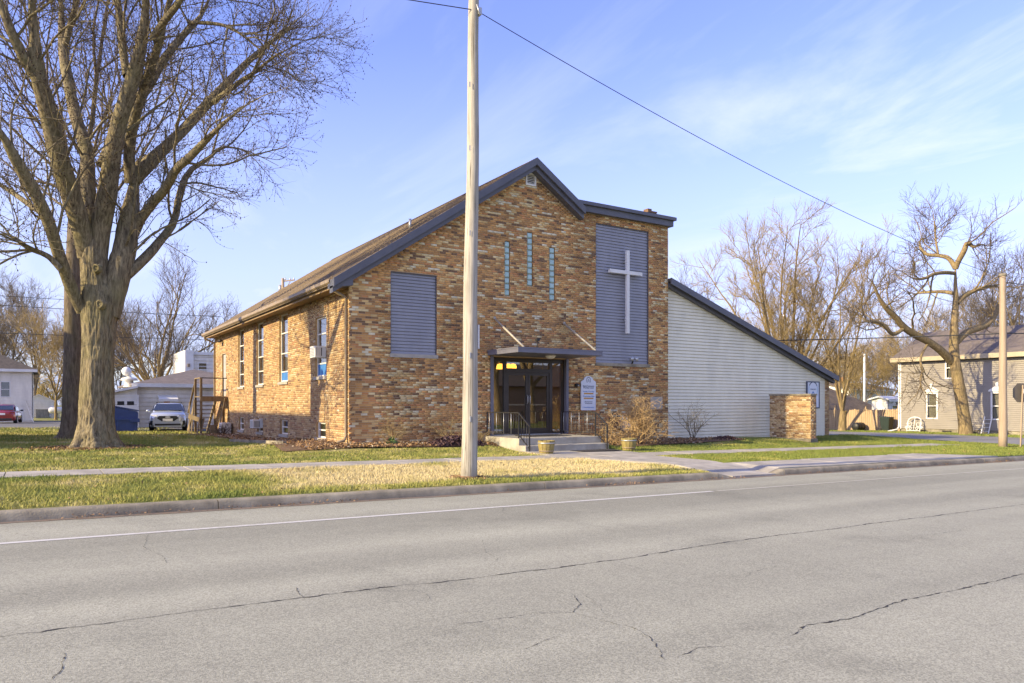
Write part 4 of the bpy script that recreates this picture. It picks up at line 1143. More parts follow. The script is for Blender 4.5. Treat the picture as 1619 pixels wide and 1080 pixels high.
for z_ in (sz0 + .2, sz1 - .1):
    mb = MB(); mb.box(sx0 + .1, sx1 - .1, ys + .021, YF - .003, z_ - .02, z_ + .02); mb.build("standoff", M_steel, sg)
def ring(cx_, cz_, rx, rz, t, y0, a0, a1, mat, parent, name="ring"):
    mb = MB(); n = 28
    vs = []
    for k in range(n + 1):
        a = a0 + (a1 - a0) * k / n
        for rr in (1, 1 - t):
            vs.append((cx_ + rx * rr * math.cos(a), y0, cz_ + rz * rr * math.sin(a)))
    mb.add(vs, [(2 * k, 2 * k + 1, 2 * k + 3, 2 * k + 2) for k in range(n)])
    return mb.build(name, mat, parent)
yf = ys - .0235
hz = sz1 - sz0
lg = sz1 + (sz2 - sz1) * .25
ring(scx - .005, lg, .095, .115, .2, yf, R(-50), R(230), M_signdark, sg, "emblem_arc")
ring(scx - .005, lg - .02, .035, .05, .45, yf, R(-60), R(240), M_signdark, sg, "emblem_dot")
def tline(s, frac, size, mat, w, name="lettering", bold=True): text_obj(name, s, size, scx, sz0 + hz * frac, yf + .003, mat, sg, w=w * sw_, bold=bold)
tline("Bethel Community", .845, .075, M_signdark, .78)
tline("Worship Center", .785, .075, M_signdark, .74)
tline("Sunday Worship", .655, .065, M_signblue, .78)
tline("Wednesday Bible", .490, .065, M_signblue, .80)
tline("Everyone", .300, .06, M_signdark, .52)
tline("Welcome", .245, .06, M_signdark, .52)
tline("f /worshipcenter", .105, .065, M_signblue, .80)
for fz in (.585, .42):
    mb = MB(); mb.box(scx - sw_ * .33, scx + sw_ * .33, yf - .001, yf + .003, sz0 + hz * fz - .024, sz0 + hz * fz + .024); mb.build("amber_bar", M_signor, sg)
# sign on the wing
ys2 = YW - .05
s20, s21 = onY(1275.5, 620, ys2).x, onY(1295.5, 620, ys2).x
z20, z21 = onY(1286, 645.5, ys2).z, onY(1286, 603, ys2).z
s2 = thing("wall_sign", "white dark framed sign with oval emblem on the grey siding wing", "sign", ((s20 + s21) / 2, ys2, z20))
mb = MB(); mb.box(s20 + .04, s21 - .04, ys2 - .01, ys2 + .02, z20 + .04, z21 - .04); mb.build("board", M_signwhite, s2)
mb = MB()
mb.box(s20, s21, ys2 - .03, ys2 + .03, z21 - .045, z21); mb.box(s20, s21, ys2 - .03, ys2 + .03, z20, z20 + .045)
mb.box(s20, s20 + .045, ys2 - .03, ys2 + .03, z20 + .046, z21 - .046); mb.box(s21 - .045, s21, ys2 - .03, ys2 + .03, z20 + .046, z21 - .046)
mb.build("frame", M_signdark, s2)
c2x, c2z = (s20 + s21) / 2, z21 - (z21 - z20) * .30
wr2 = (s21 - s20) * .36
ring(c2x, c2z, wr2, .36, .13, ys2 - .0135, R(25), R(150), M_signdark, s2, "emblem_arc")
ring(c2x, c2z, wr2, .36, .12, ys2 - .0135, R(155), R(240), M_signsky, s2, "emblem_arc")
ring(c2x, c2z, wr2, .36, .12, ys2 - .0135, R(-60), R(22), M_signsky, s2, "emblem_arc")
ring(c2x, c2z - .26, .10, .17, .35, ys2 - .0135, R(0), R(180), M_signblue, s2, "emblem_door")
text_obj("lettering", "COMMUNITY", .09, c2x, c2z - .0, ys2 - .012, M_signdark, s2, w=(s21 - s20) * .5)
# white board partly behind the pole
bx0, bx1 = onY(742, 532, YF - .1).x, onY(757, 532, YF - .1).x
bz0, bz1 = onY(752, 551, YF - .1).z, onY(752, 513.5, YF - .1).z
wb = thing("wall_board", "narrow white board on the brick half hidden behind the utility pole", "sign", ((bx0 + bx1) / 2, YF - .1, bz0))
mb = MB(); mb.box(bx0, bx1, YF - .13, YF - .07, bz0, bz1); mb.build("board", M_canopy, wb)
mb = MB(); mb.box(bx1 - .045, bx1 + .004, YF - .14, YF - .06, bz0 - .003, bz1 + .003); mb.build("edge", M_white, wb)
mb = MB(); mb.box(bx0 + .1, bx0 + .2, YF - .069, YF - .003, bz0 + .3, bz0 + .4); mb.build("standoff", M_steel, wb)
# flood lights below the cross
fp = onY(1000, 572, YF - .02)
fl = thing("floodlight", "twin headed grey floodlight on the sill below the cross", "floodlight", (fp.x, YF - .02, PAN2[2]))
mb = MB(); mb.tube([(fp.x, YF + .0, PAN2[2]), (fp.x, YF - .05, PAN2[2] + .10)], .03, 8); mb.build("bracket", M_black, fl)
for s in (-1, 1):
    c = Vector((fp.x + s * .11, YF - .08, PAN2[2] + .17))
    mb = MB(); mb.lathe([(.001, .07), (.035, .06), (.045, 0), (.075, -.06), (.075, -.075), (.001, -.07)], tuple(c), 12, axis='y'); mb.build("lamp_head", M_steel, fl)
# black wall lamp beside the sign
wp = onY(909.5, 609, YF)
wl = thing("wall_lamp", "small black round wall lamp left of the white arched sign", "lamp", tuple(wp))
mb = MB(); mb.lathe([(.001, -.16), (.05, -.15), (.065, -.10), (.06, -.03), (.04, -.002)], (wp.x, YF, wp.z), 12, axis='y'); mb.build("housing", M_black, wl)
mb = MB(); mb.ball((wp.x + .02, YF - .16, wp.z - .02), .03, 8); mb.build("lens", M_steel, wl)
# rear flood light on the side wall
fp2 = onX(352, 542, XL)
f2 = thing("floodlight", "small bronze floodlight high on the sunlit side wall by the rear door", "floodlight", tuple(fp2))
mb = MB(); mb.box(XL - .04, XL - .002, fp2.y - .07, fp2.y + .07, fp2.z - .16, fp2.z + .02); mb.build("base", M_bronze, f2)
for s in (-1, 1):
    mb = MB(); mb.lathe([(.03, .02), (.06, -.05), (.075, -.15), (.001, -.15)], (XL - .04, fp2.y + s * .14, fp2.z + .08), 10, axis='x'); mb.build("lamp_head", M_bronze, f2)
# window air conditioners
def aircon(y0, y1, z0, z1, out_, label):
    t = thing("air_conditioner", label, "air conditioner", (XL, (y0 + y1) / 2, z0), "window air conditioners in the side wall")
    mb = MB(); mb.box(XL - out_, XL + .08, y0, y1, z0, z1); mb.build("casing", M_white, t, bevel=.012)
    n = 6
    for k in range(n):
        z_ = z0 + .06 + (z1 - z0 - .12) * k / (n - 1)
        mb = MB(); mb.box(XL - out_ - .012, XL - out_ - .002, y0 + .05, y1 - .05, z_ - .012, z_ + .012); mb.build("grille_bar", M_steel, t)
    mb = MB(); mb.box(XL - out_ + .05, XL - .06, y0 - .006, y0 + .002, z0 + .05, z1 - .05); mb.build("side_grille", M_dark, t)
    for k in range(4):
        x_ = XL - out_ + .08 + k * (out_ - .18) / 3
        mb = MB(); mb.box(x_ - .012, x_ + .012, y0 - .014, y0 - .004, z0 + .05, z1 - .05); mb.build("grille_bar", M_offw, t)
aircon(22.85, 23.38, 2.95, 3.31, .28, "white air conditioner in the tall window nearest the street")
aircon(30.75, 31.25, .50, .84, .32, "white air conditioner low in the second basement window from the rear")

# ================================================================== ENTRANCE STEPS, RAILS, PLANTERS
st = thing("entrance_steps", "pale concrete landing and step below the glass doors", "steps", (13.5, 18.1, .05))
mb = MB(); mb.box(11.98, 15.12, 18.46, YF + .9, -.2, .455); mb.build("landing", M_stepc, st, bevel=.012)
mb = MB(); mb.box(11.98, 15.14, 18.10, 18.458, -.2, .25); mb.build("step", M_stepc, st, bevel=.012)
mb = MB(); mb.box(DOOR[0] + .05, DOOR[1] - .2, YF - .02, YF + .10, .4552, .478); mb.build("threshold", M_steel, st)
mt = MB(); mt.box(13.5, 15.0, 17.32, 17.95, G(14.2, 17.6) + .024, G(14.2, 17.6) + .046); tag(mt.build("door_mat", M_mat), "black rubber mat on the walk before the steps", "mat")
mt = MB(); mt.box(12.9, 14.5, 19.2, 20.1, .4556, .470); tag(mt.build("door_mat", M_mat), "dark mat on the landing before the glass doors", "mat")
def railing(xr, label):
    t = thing("handrail", label, "railing", (xr, 18.3, .46), "iron handrails of the entrance steps")
    zt_ = 1.22; za = .56; yb_, yf_ = YF - .12, 18.62
    mb = MB(); mb.bar((xr, yb_, zt_), (xr, yf_, zt_), .035, .03); mb.bar((xr, yf_, zt_), (xr, 18.02, zt_ - .40), .035, .03); mb.build("top_rail", M_iron, t)
    mb = MB(); mb.bar((xr, yb_, za), (xr, yf_, za), .028, .022); mb.bar((xr, yf_, za), (xr, 18.05, za - .38), .028, .022); mb.build("bottom_rail", M_iron, t)
    for (y_, zb0, zt0) in ((yb_, .455, zt_), (yf_ , .455, zt_), (18.04, G(xr, 18.0) - .05, zt_ - .39)):
        mb = MB(); mb.box(xr - .017, xr + .017, y_ - .017, y_ + .017, zb0, zt0); mb.build("post", M_iron, t)
    n = 13
    for k in range(1, n):
        y_ = yb_ + (yf_ - yb_) * k / n
        mb = MB(); mb.tube([(xr, y_, za), (xr, y_, zt_)], .0085, 6); mb.build("baluster", M_steel if (k % 3 == 1) else M_iron, t)
    for k in range(1, 4):
        q = k / 4; y_ = yf_ + (18.04 - yf_) * q
        mb = MB(); mb.tube([(xr, y_, za - .38 * q), (xr, y_, zt_ - .40 * q)], .0085, 6); mb.build("baluster", M_iron, t)
railing(12.08, "black iron handrail at the left edge of the entrance landing")
railing(15.02, "black iron handrail at the right edge of the entrance landing")
def barrel(x_, y_, label):
    z_ = G(x_, y_) + .02
    t = thing("barrel_planter", label, "planter", (x_, y_, z_), "half barrel planters by the entrance walk")
    n = 14
    for k in range(n):
        a0, a1 = 2 * math.pi * (k + .03) / n, 2 * math.pi * (k + .97) / n
        vs = []
        for (r_, h) in ((.195, 0), (.235, .2), (.245, .37)):
            for a in (a0, a1): vs.append((x_ + r_ * math.cos(a), y_ + r_ * math.sin(a), z_ + h))
        for (r_, h) in ((.175, 0), (.215, .2), (.222, .37)):
            for a in (a0, a1): vs.append((x_ + r_ * math.cos(a), y_ + r_ * math.sin(a), z_ + h))
        mb = MB(); mb.add(vs, [(0, 1, 3, 2), (2, 3, 5, 4), (4, 5, 11, 10), (7, 6, 8, 9), (9, 8, 10, 11), (0, 2, 8, 6), (2, 4, 10, 8), (3, 1, 7, 9), (5, 3, 9, 11)]); mb.build("stave", M_barrel, t)
    for (r_, h) in ((.212, .075), (.2425, .30)):
        mb = MB(); mb.lathe([(r_ + .003, -.016), (r_ + .006, -.016), (r_ + .008, .016), (r_ + .004, .016)], (x_, y_, z_ + h), 28); mb.build("hoop", M_steel if h > .2 else M_gutter, t)
    mb = MB(); mb.lathe([(.001, .31), (.21, .30)], (x_, y_, z_), 20); mb.build("soil", M_soil, t)
barrel(12.15, 17.28, "wooden half barrel planter standing in front of the steps")
barrel(15.55, 17.62, "wooden half barrel planter at the foot of the dry orange bush")

# ================================================================== BRICK SIGN WALL
bx0, bx1, by0, by1 = 25.8, 26.16, 18.44, 20.4
bz = -.25; bt = 1.82
sb = thing("brick_pier", "freestanding buff brick sign wall with dark cap on the right lawn", "brick wall", (26, 19.4, G(26, 19.4)))
mb = MB(); mb.box(bx0 + .006, bx1 - .006, by0 + .006, by1 - .006, bz, bt); core = mb.build("wall_core", M_mortar, sb)
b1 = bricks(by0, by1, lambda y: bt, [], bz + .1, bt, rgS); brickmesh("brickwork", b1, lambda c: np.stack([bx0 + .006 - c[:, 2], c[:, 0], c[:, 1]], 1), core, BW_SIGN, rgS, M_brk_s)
b2 = bricks(bx0, bx1, lambda y: bt, [], bz + .1, bt, rgS); brickmesh("brickwork", b2, lambda c: np.stack([c[:, 0], by0 + .006 - c[:, 2], c[:, 1]], 1), core, BW_SIGN * np.array([1, 1, .5, .3, .3, 2, 2, 2]), rgS, M_brk_s)  # end face away from the sun: its shade put into a darker brick mix
mb = MB(); mb.box(bx0 - .03, bx1 + .03, by0 - .03, by1 + .03, bt, bt + .07); mb.build("cap", M_kerb, sb, bevel=.015)
mb = MB(); mb.box(bx0 - .04, bx1 + .04, by0 - .04, by1 + .04, bz, G(26, 19.4) + .06); mb.build("footing", M_kerb, sb)

# ================================================================== TREES
def catmull(P, n):
    P = np.array(P, float); m = len(P)
    t = np.linspace(0, m - 1, n); i = np.clip(t.astype(int), 0, m - 2); f = (t - i)[:, None]
    p0 = P[np.clip(i - 1, 0, m - 1)]; p1_ = P[i]; p2_ = P[i + 1]; p3 = P[np.clip(i + 2, 0, m - 1)]
    return 0.5 * (2 * p1_ + (p2_ - p0) * f + (2 * p0 - 5 * p1_ + 4 * p2_ - p3) * f ** 2 + (3 * p1_ - p0 - 3 * p2_ + p3) * f ** 3)
def unit(a): return a / (np.linalg.norm(a, axis=-1, keepdims=True) + 1e-9)
def tubes(P, Rr, n, rg=None, rough=0.0):
    """P (N,K,3), Rr (N,K) -> verts, quads for N tubes of n sides"""
    Nn, K, _ = P.shape
    T = np.gradient(P, axis=1); T = unit(T)
    ref = np.where(np.abs(T[:, :1, 2:3]) < 0.9, np.array([0, 0, 1.0]), np.array([1.0, 0, 0]))
    ref = np.broadcast_to(ref, T.shape)
    A = unit(np.cross(T, ref)); B = np.cross(T, A)
    an = 2 * np.pi * np.arange(n) / n
    rad = Rr[:, :, None]
    if rough and rg is not None: rad = rad * (1 + rg.normal(0, rough, (Nn, K, n)))
    V = P[:, :, None, :] + rad[..., None] * (A[:, :, None, :] * np.cos(an)[None, None, :, None] + B[:, :, None, :] * np.sin(an)[None, None, :, None])
    idx = np.arange(Nn * K * n).reshape(Nn, K, n)
    a = idx[:, :-1, :]; b = idx[:, 1:, :]
    F = np.stack([a, np.roll(a, -1, 2), np.roll(b, -1, 2), b], -1).reshape(-1, 4)
    return V.reshape(-1, 3), F
def spawn(P, Rr, n, rg, tmin, tmax, lens, ang, K, wig, up, rfac, rmin, fall=0.55, droop=0.0, outward=None):
    """n children on every parent polyline"""
    Nn, Kp, _ = P.shape
    t = tmin + (tmax - tmin) * (np.arange(n)[None, :] + rg.random((Nn, n))) / n
    f = t * (Kp - 1); i = np.clip(f.astype(int), 0, Kp - 2); w = (f - i)
    rows = np.arange(Nn)[:, None]
    S = P[rows, i] * (1 - w[..., None]) + P[rows, i + 1] * w[..., None]
    T = unit(P[rows, i + 1] - P[rows, i])
    r0 = Rr[rows, i] * (1 - w) + Rr[rows, i + 1] * w
    q = rg.normal(0, 1, T.shape)
    q[..., 2] += 0.25 * np.sign(up)
    side = unit(q - T * (q * T).sum(-1, keepdims=True))
    a = np.radians(rg.uniform(ang[0], ang[1], t.shape))[..., None]
    D = unit(T * np.cos(a) + side * np.sin(a))
    ln = rg.uniform(lens[0], lens[1], t.shape) * (1 - fall * (t - tmin) / (tmax - tmin + 1e-6))
    S = S.reshape(-1, 3); D = D.reshape(-1, 3); ln = ln.ravel(); r0 = r0.ravel()
    r = np.maximum(np.minimum(r0 * 0.75, ln * rfac), rmin)
    M = len(S); C = np.zeros((M, K, 3)); C[:, 0] = S
    d = D.copy(); step = (ln / (K - 1))[:, None]
    for k in range(1, K):
        d = d + rg.normal(0, wig, (M, 3)); d[:, 2] += up / (K - 1) - droop * (k / K) / (K - 1)
        d = unit(d); C[:, k] = C[:, k - 1] + d * step
    rad = r[:, None] * np.linspace(1, 0.42, K)[None, :]
    return C, rad
def limbs_mesh(limbs, n, rg):
    """list of (K,3) pts and radii of different length -> verts/quads"""
    VV = []; FF = []; o = 0
    for P, r in limbs:
        V, F = tubes(P[None], r[None], n, rg, 0.02); VV.append(V); FF.append(F + o); o += len(V)
    return np.concatenate(VV), np.concatenate(FF)
def same(limbs, K):
    Ps = []; Rs = []
    for P, r in limbs:
        s = np.linspace(0, len(P) - 1, K); i = np.clip(s.astype(int), 0, len(P) - 2); f = s - i
        Ps.append(P[i] * (1 - f)[:, None] + P[i + 1] * f[:, None]); Rs.append(r[i] * (1 - f) + r[i + 1] * f)
    return np.array(Ps), np.array(Rs)
def bud_mesh(C, rg, frac, size):
    P = C[:, 1:].reshape(-1, 3); P = P[rg.random(len(P)) < frac]
    n = len(P); s = rg.uniform(.6, 1.3, (n, 1)) * size
    offs = np.array([[1, 0, 0], [-.5, .87, 0], [-.5, -.87, 0], [0, 0, 1.5], [0, 0, -1.2]])
    V = (P[:, None, :] + offs[None] * s[:, None, :]).reshape(-1, 3)
    T = np.array([[0, 1, 3], [1, 2, 3], [2, 0, 3], [1, 0, 4], [2, 1, 4], [0, 2, 4]])
    return V, (T[None] + 5 * np.arange(n)[:, None, None]).reshape(-1, 3)
def tree(name, label, base, limbs, levels, mats, sides=12, seed=1, group=None, buds=None, extra_parents=None, trunk_mesh=None):
    rg = np.random.default_rng(seed)
    root = thing(name, label, "tree", base, group)
    V, F = limbs_mesh(limbs, sides, rg)
    npmesh("trunk", V, F, mats[0], root, smooth=True)
    par = limbs[1:] if len(limbs) > 1 else limbs
    P, Rr = same(par, 18)
    if levels.get('skip'):
        P = P[:, levels['skip']:]; Rr = Rr[:, levels['skip']:]
    VV = []; FF = []; o = 0; mi = []
    C = None
    for li, lv in enumerate(levels['lv']):
        C, rd = spawn(P, Rr, lv['n'], rg, lv.get('t0', .25), lv.get('t1', 1.0), lv['len'], lv.get('ang', (25, 60)), lv['K'], lv.get('wig', .12), lv.get('up', .3), lv.get('rf', .02), lv.get('rmin', .004), lv.get('fall', .5), lv.get('droop', 0))
        v_, f_ = tubes(C, rd, lv.get('s', 3)); VV.append(v_); FF.append(f_ + o); o += len(v_); mi.append(np.full(len(f_), 0 if li < levels.get('barklv', 1) else 1))
        P, Rr = C, rd
    co = npmesh("crown", np.concatenate(VV), np.concatenate(FF), [mats[0], mats[1]], root, np.concatenate(mi), smooth=True)
    if buds:
        v_, f_ = bud_mesh(C, rg, buds[0], buds[1]); npmesh("buds", v_, f_, M_bud, root)['kind'] = 'stuff'
    return root

# ---- near maple: limbs measured from the photograph, each with its own depth
D0 = 21.0
S0 = 1170.0 / D0
def L_(pts, n=22):
    """(u, v, depth offset m, half width px) -> path and radii"""
    P = []; r_ = []
    for (u, v, dd, w) in pts:
        q = onD(u, v, D0 + dd); P.append(tuple(q)); r_.append(w / S0)
    tp = 1.0 if pts[0][3] > 14 and n > 25 else 1 - .72 * sstep(.6, 1.0, np.linspace(0, 1, n))
    return catmull(P, n), np.maximum(catmull(np.array(r_)[:, None], n)[:, 0] * tp, .006)
base_near = onD(150, 708, D0)
trunk_pts = [(153, 718, 0, 41), (153, 706, 0, 36), (153, 692, 0, 30.5), (153, 668, 0, 26.5), (153, 640, 0, 25.5), (153, 600, 0, 24.5), (154, 560, 0, 24), (156, 520, 0, 25), (157, 480, 0, 27), (151, 440, 0, 22), (148, 400, 0, 20), (150, 378, 0, 15), (151, 355, 0, 6), (151, 345, 0, 2)]
near_limbs = [
    L_(trunk_pts, 200),
    # right leader
    L_([(168, 500, .1, 20), (178, 460, .2, 20), (190, 420, .3, 18.5), (198, 385, .4, 17), (205, 340, .5, 15.5), (212, 290, .6, 13), (218, 255, .8, 12.5)]),
    L_([(212, 285, .6, 10), (235, 258, .8, 11), (262, 232, 1.0, 9), (290, 205, 1.4, 8.5), (320, 172, 1.8, 8), (355, 135, 2.2, 7), (392, 97, 2.6, 5.5), (425, 68, 3.0, 4), (465, 35, 3.4, 2.5), (500, 5, 3.6, 1.5)]),
    L_([(206, 290, .5, 9), (204, 240, .3, 8.5), (212, 190, .0, 7.5), (228, 140, -.4, 6.5), (244, 90, -.7, 6), (258, 40, -1, 5), (270, -20, -1.2, 4), (280, -90, -1.4, 2.5)]),
    L_([(203, 376, .45, 7), (218, 352, .5, 8), (240, 322, .3, 7), (260, 300, .0, 7), (278, 268, -.4, 6.5), (300, 248, -.8, 6), (325, 222, -1.2, 5), (352, 196, -1.6, 4), (390, 165, -2.0, 3), (430, 145, -2.4, 1.8)]),
    L_([(190, 446, .3, 7), (206, 430, .4, 8), (232, 405, .8, 8), (255, 378, 1.3, 7), (275, 350, 1.8, 6), (283, 310, 2.2, 6), (298, 272, 2.6, 5), (330, 250, 3.0, 4), (352, 232, 3.3, 3.5), (395, 240, 3.7, 2.5), (440, 262, 4.0, 1.6)]),
    # central leaders
    L_([(140, 405, 0, 17), (128, 360, -.3, 14.5), (112, 310, -.7, 14.5), (97, 262, -1.1, 13.5), (82, 205, -1.5, 12.5), (68, 150, -1.9, 11), (58, 110, -2.2, 10), (54, 60, -2.4, 8), (50, 0, -2.6, 7), (45, -80, -2.8, 5), (38, -170, -3, 2.5)]),
    L_([(62, 125, -2.1, 8), (42, 100, -2.4, 7.5), (24, 65, -2.7, 6.5), (8, 25, -3.0, 5.5), (-12, -30, -3.2, 4), (-35, -100, -3.4, 2)]),
    L_([(147, 425, .1, 13), (145, 380, .2, 13), (139, 300, .4, 11), (137, 240, .6, 10.5), (122, 195, .8, 9.5), (110, 140, 1.0, 8.5), (100, 85, 1.2, 8), (97, 30, 1.3, 7), (96, -30, 1.4, 5), (92, -120, 1.5, 2.5)]),
    L_([(103, 70, 1.2, 5), (112, 35, 1.0, 4.5), (121, 0, .8, 4), (135, -60, .5, 2.5)]),
    L_([(152, 430, .0, 14), (158, 365, .0, 15), (170, 300, -.2, 14), (177, 250, -.4, 12.5), (185, 205, -.6, 11.5), (198, 160, -.8, 11), (212, 115, -1.0, 10), (224, 65, -1.2, 9), (230, 10, -1.4, 8), (234, -60, -1.6, 5), (240, -150, -1.8, 2.5)]),
    L_([(200, 120, -.8, 6), (195, 85, -.6, 6), (190, 40, -.4, 6), (184, -20, -.2, 4.5), (178, -100, 0, 2.5)]),
    L_([(162, 262, -.3, 9), (180, 215, .1, 8.5), (205, 170, .6, 8), (232, 140, 1.1, 7.5), (255, 100, 1.6, 7), (285, 60, 2.1, 6), (315, 28, 2.5, 5), (332, -5, 2.8, 4), (360, -60, 3.2, 2)]),
    L_([(240, 60, -1.2, 5), (262, 30, -1.6, 5), (285, 0, -2.0, 4), (310, -50, -2.4, 2.5)]),
    # left limbs
    L_([(130, 492, -.2, 9), (112, 455, -.6, 9), (92, 400, -1.2, 8.5), (76, 350, -1.7, 8.3), (55, 305, -2.2, 8.5), (30, 262, -2.7, 8), (10, 225, -3.1, 7), (-12, 190, -3.5, 5), (-45, 150, -4, 3)]),
    L_([(95, 425, -1.2, 4.5), (75, 405, -1.4, 4), (45, 392, -1.7, 3.5), (20, 375, -2.0, 3), (-10, 362, -2.3, 2)]),
    L_([(78, 345, -1.6, 4.5), (48, 325, -1.3, 4), (10, 298, -1.0, 3.5), (-25, 280, -.8, 2)]),
    L_([(330, 165, 1.9, 4.5), (352, 150, 1.6, 4.5), (378, 130, 1.2, 4), (405, 112, .8, 3), (440, 85, .4, 2.2), (490, 62, 0, 1.2)]),
    L_([(300, 35, 2.2, 3.5), (345, 38, 2.0, 3), (375, 50, 1.8, 2.4), (410, 78, 1.6, 1.6), (450, 118, 1.4, 1)]),
]
# root flare on the trunk
P, r_ = near_limbs[0]
rgN = np.random.default_rng(21)
def flared_trunk(P, r_, n, rg, groundz, lobes=6):
    V, F = tubes(P[None], r_[None], n)
    K = len(P)
    A = rg.normal(0, 1, (K + 24, n))
    A = np.apply_along_axis(lambda c: np.convolve(c, np.hanning(12), 'same'), 0, A)[12:-12]
    A = (A + .6 * (np.roll(A, 1, 1) + np.roll(A, -1, 1)))
    ridge = np.abs(A / A.std()); ridge = np.clip(ridge, 0, 2.2)
    Bq = rg.normal(0, 1, (K + 60, n)); Bq = np.apply_along_axis(lambda c: np.convolve(c, np.hanning(41), 'same'), 0, Bq)[30:-30]
    ker = np.hanning(21); Bq = np.stack([np.convolve(np.r_[row, row, row], ker, 'same')[n:2 * n] for row in Bq]); Bq /= Bq.std()
    V = V.reshape(len(P), n, 3)
    an = 2 * np.pi * np.arange(n) / n
    for k in range(len(P)):
        h = P[k][2] - groundz
        f = math.exp(-max(h, 0) / .32)
        lob = 1 + f * (.30 * np.maximum(0, np.cos(an * lobes + .7)) + .12 * np.cos(an * 3 + 2)) + .025 * np.cos(an * 9 + h * .7) + .02 * np.cos(an * 5 - h * 1.1)
        lob = lob - .02 - .034 * ridge[k] + .018 * Bq[k]
        V[k] = P[k] + (V[k] - P[k]) * lob[:, None]
    return V.reshape(-1, 3), F
LV_NEAR = dict(skip=3, barklv=2, lv=[
    dict(n=11, len=(1.4, 3.7), K=9, ang=(25, 65), wig=.14, up=.10, rf=.013, rmin=.009, s=5, t0=.10, fall=.40),
    dict(n=10, len=(.7, 1.9), K=7, ang=(25, 65), wig=.16, up=.10, rf=.010, rmin=.0055, s=4, t0=.15, fall=.45),
    dict(n=6, len=(.3, .9), K=5, ang=(20, 60), wig=.17, up=.15, rf=.008, rmin=.0042, s=3, t0=.15, fall=.35)])
near = tree("maple_tree", "big bare maple with thick mossy forked trunk nearest on the left lawn", tuple(base_near), [near_limbs[0]] + near_limbs[1:], LV_NEAR, [M_bark, M_twig], sides=14, seed=31, buds=(.42, .017))
tr = [c for c in near.children if c.name.startswith("trunk")][0]
V, F = flared_trunk(P, r_, 150, rgN, base_near.z)
V2, F2 = limbs_mesh(near_limbs[1:], 14, rgN)
old = tr.data; bpy.data.objects.remove(tr)
npmesh("trunk", np.concatenate([V, V2]), np.concatenate([F, F2 + len(V)]), M_bark, near, smooth=True)

for (u, v, w_) in ((158, 481, 5.0), (152, 424, 4.6)):
    q = onD(u, v, D0 - .46); rr_ = w_ / S0; mb = MB()
    fw_ = Vector((-FX_, -FY_, 0)); sd_ = Vector((FY_, -FX_, 0)); vs = []
    prof = [(1.5, -.10), (1.25, .02), (1.0, .045), (.72, .03), (.5, -.005), (.2, .01), (.01, .012)]
    for r_, h_ in prof:
        for k in range(16):
            a_ = 2 * math.pi * k / 16; vs.append(q + (sd_ * math.cos(a_) + Vector((0, 0, 1.15)) * math.sin(a_)) * (rr_ * r_ * (1 + .08 * math.sin(a_ * 3 + u))) + fw_ * h_)
    mb.add(vs, [(i * 16 + k, i * 16 + (k + 1) % 16, (i + 1) * 16 + (k + 1) % 16, (i + 1) * 16 + k) for i in range(6) for k in range(16)], 0, True)
    mb.build("knot", M_bark, near)
# ---- generic trees
def auto_limbs(base, height, r0, nl, rg, trunk_h=.35, spreadd=(25, 50), lean=(0, 0), up=.35, wig=.07, ratio=.55):
    base = np.array(base, float)
    K = 12; P = np.zeros((K, 3)); P[0] = base - np.array([0, 0, .1]); d = np.array([lean[0], lean[1], 1.0])
    th = height * trunk_h
    for k in range(1, K):
        d = unit(d + rg.normal(0, .03, 3)); P[k] = P[k - 1] + d * th / (K - 1)
    r_ = r0 * np.linspace(1.0, .78, K); r_[0] *= 1.5; r_[1] *= 1.15
    limbs = [(P, r_)]
    for i in range(nl):
        a = 2 * math.pi * (i + rg.uniform(-.3, .3)) / nl
        sp = R(rg.uniform(*spreadd)) if i else R(8)
        t = rg.uniform(.72, 1.0) if i else 1.0
        s = P[min(K - 1, int(t * (K - 1)))]
        d = np.array([math.sin(sp) * math.cos(a), math.sin(sp) * math.sin(a), math.cos(sp)])
        ln = (height - th) * rg.uniform(.75, 1.05) * (1.0 if i else 1.1)
        Kl = 14; Q = np.zeros((Kl, 3)); Q[0] = s
        for k in range(1, Kl):
            d = d + rg.normal(0, wig, 3); d[2] += up / Kl; d = unit(d); Q[k] = Q[k - 1] + d * ln / (Kl - 1)
        rl = r0 * ratio * rg.uniform(.8, 1.1) * np.linspace(1, .16, Kl)
        limbs.append((Q, rl))
    return limbs
def levels_far(q=1.0, len1=(2.6, 5.2), up=.3, rmin=.010, n=(10, 8, 6), droop=0.0, ang=(22, 55), wig=.12):
    return dict(skip=1, barklv=1, lv=[
        dict(n=n[0], len=(len1[0] * q, len1[1] * q), K=7, ang=ang, up=up, rf=.012, rmin=rmin * 1.6, s=4, t0=.12, fall=.5, wig=wig),
        dict(n=n[1], len=(1.1 * q, 2.4 * q), K=6, ang=ang, up=up, rf=.012, rmin=rmin * 1.1, s=3, t0=.12, fall=.45, droop=droop, wig=wig),
        dict(n=n[2], len=(.5 * q, 1.3 * q), K=4, ang=ang, up=up * .8, rf=.01, rmin=rmin * .75, s=3, t0=.12, fall=.4, droop=droop, wig=wig)])
rgT = np.random.default_rng(77)
def gpos(u, d):
    q = onD(u, 640, d); return (q.x, q.y, G(q.x, q.y))
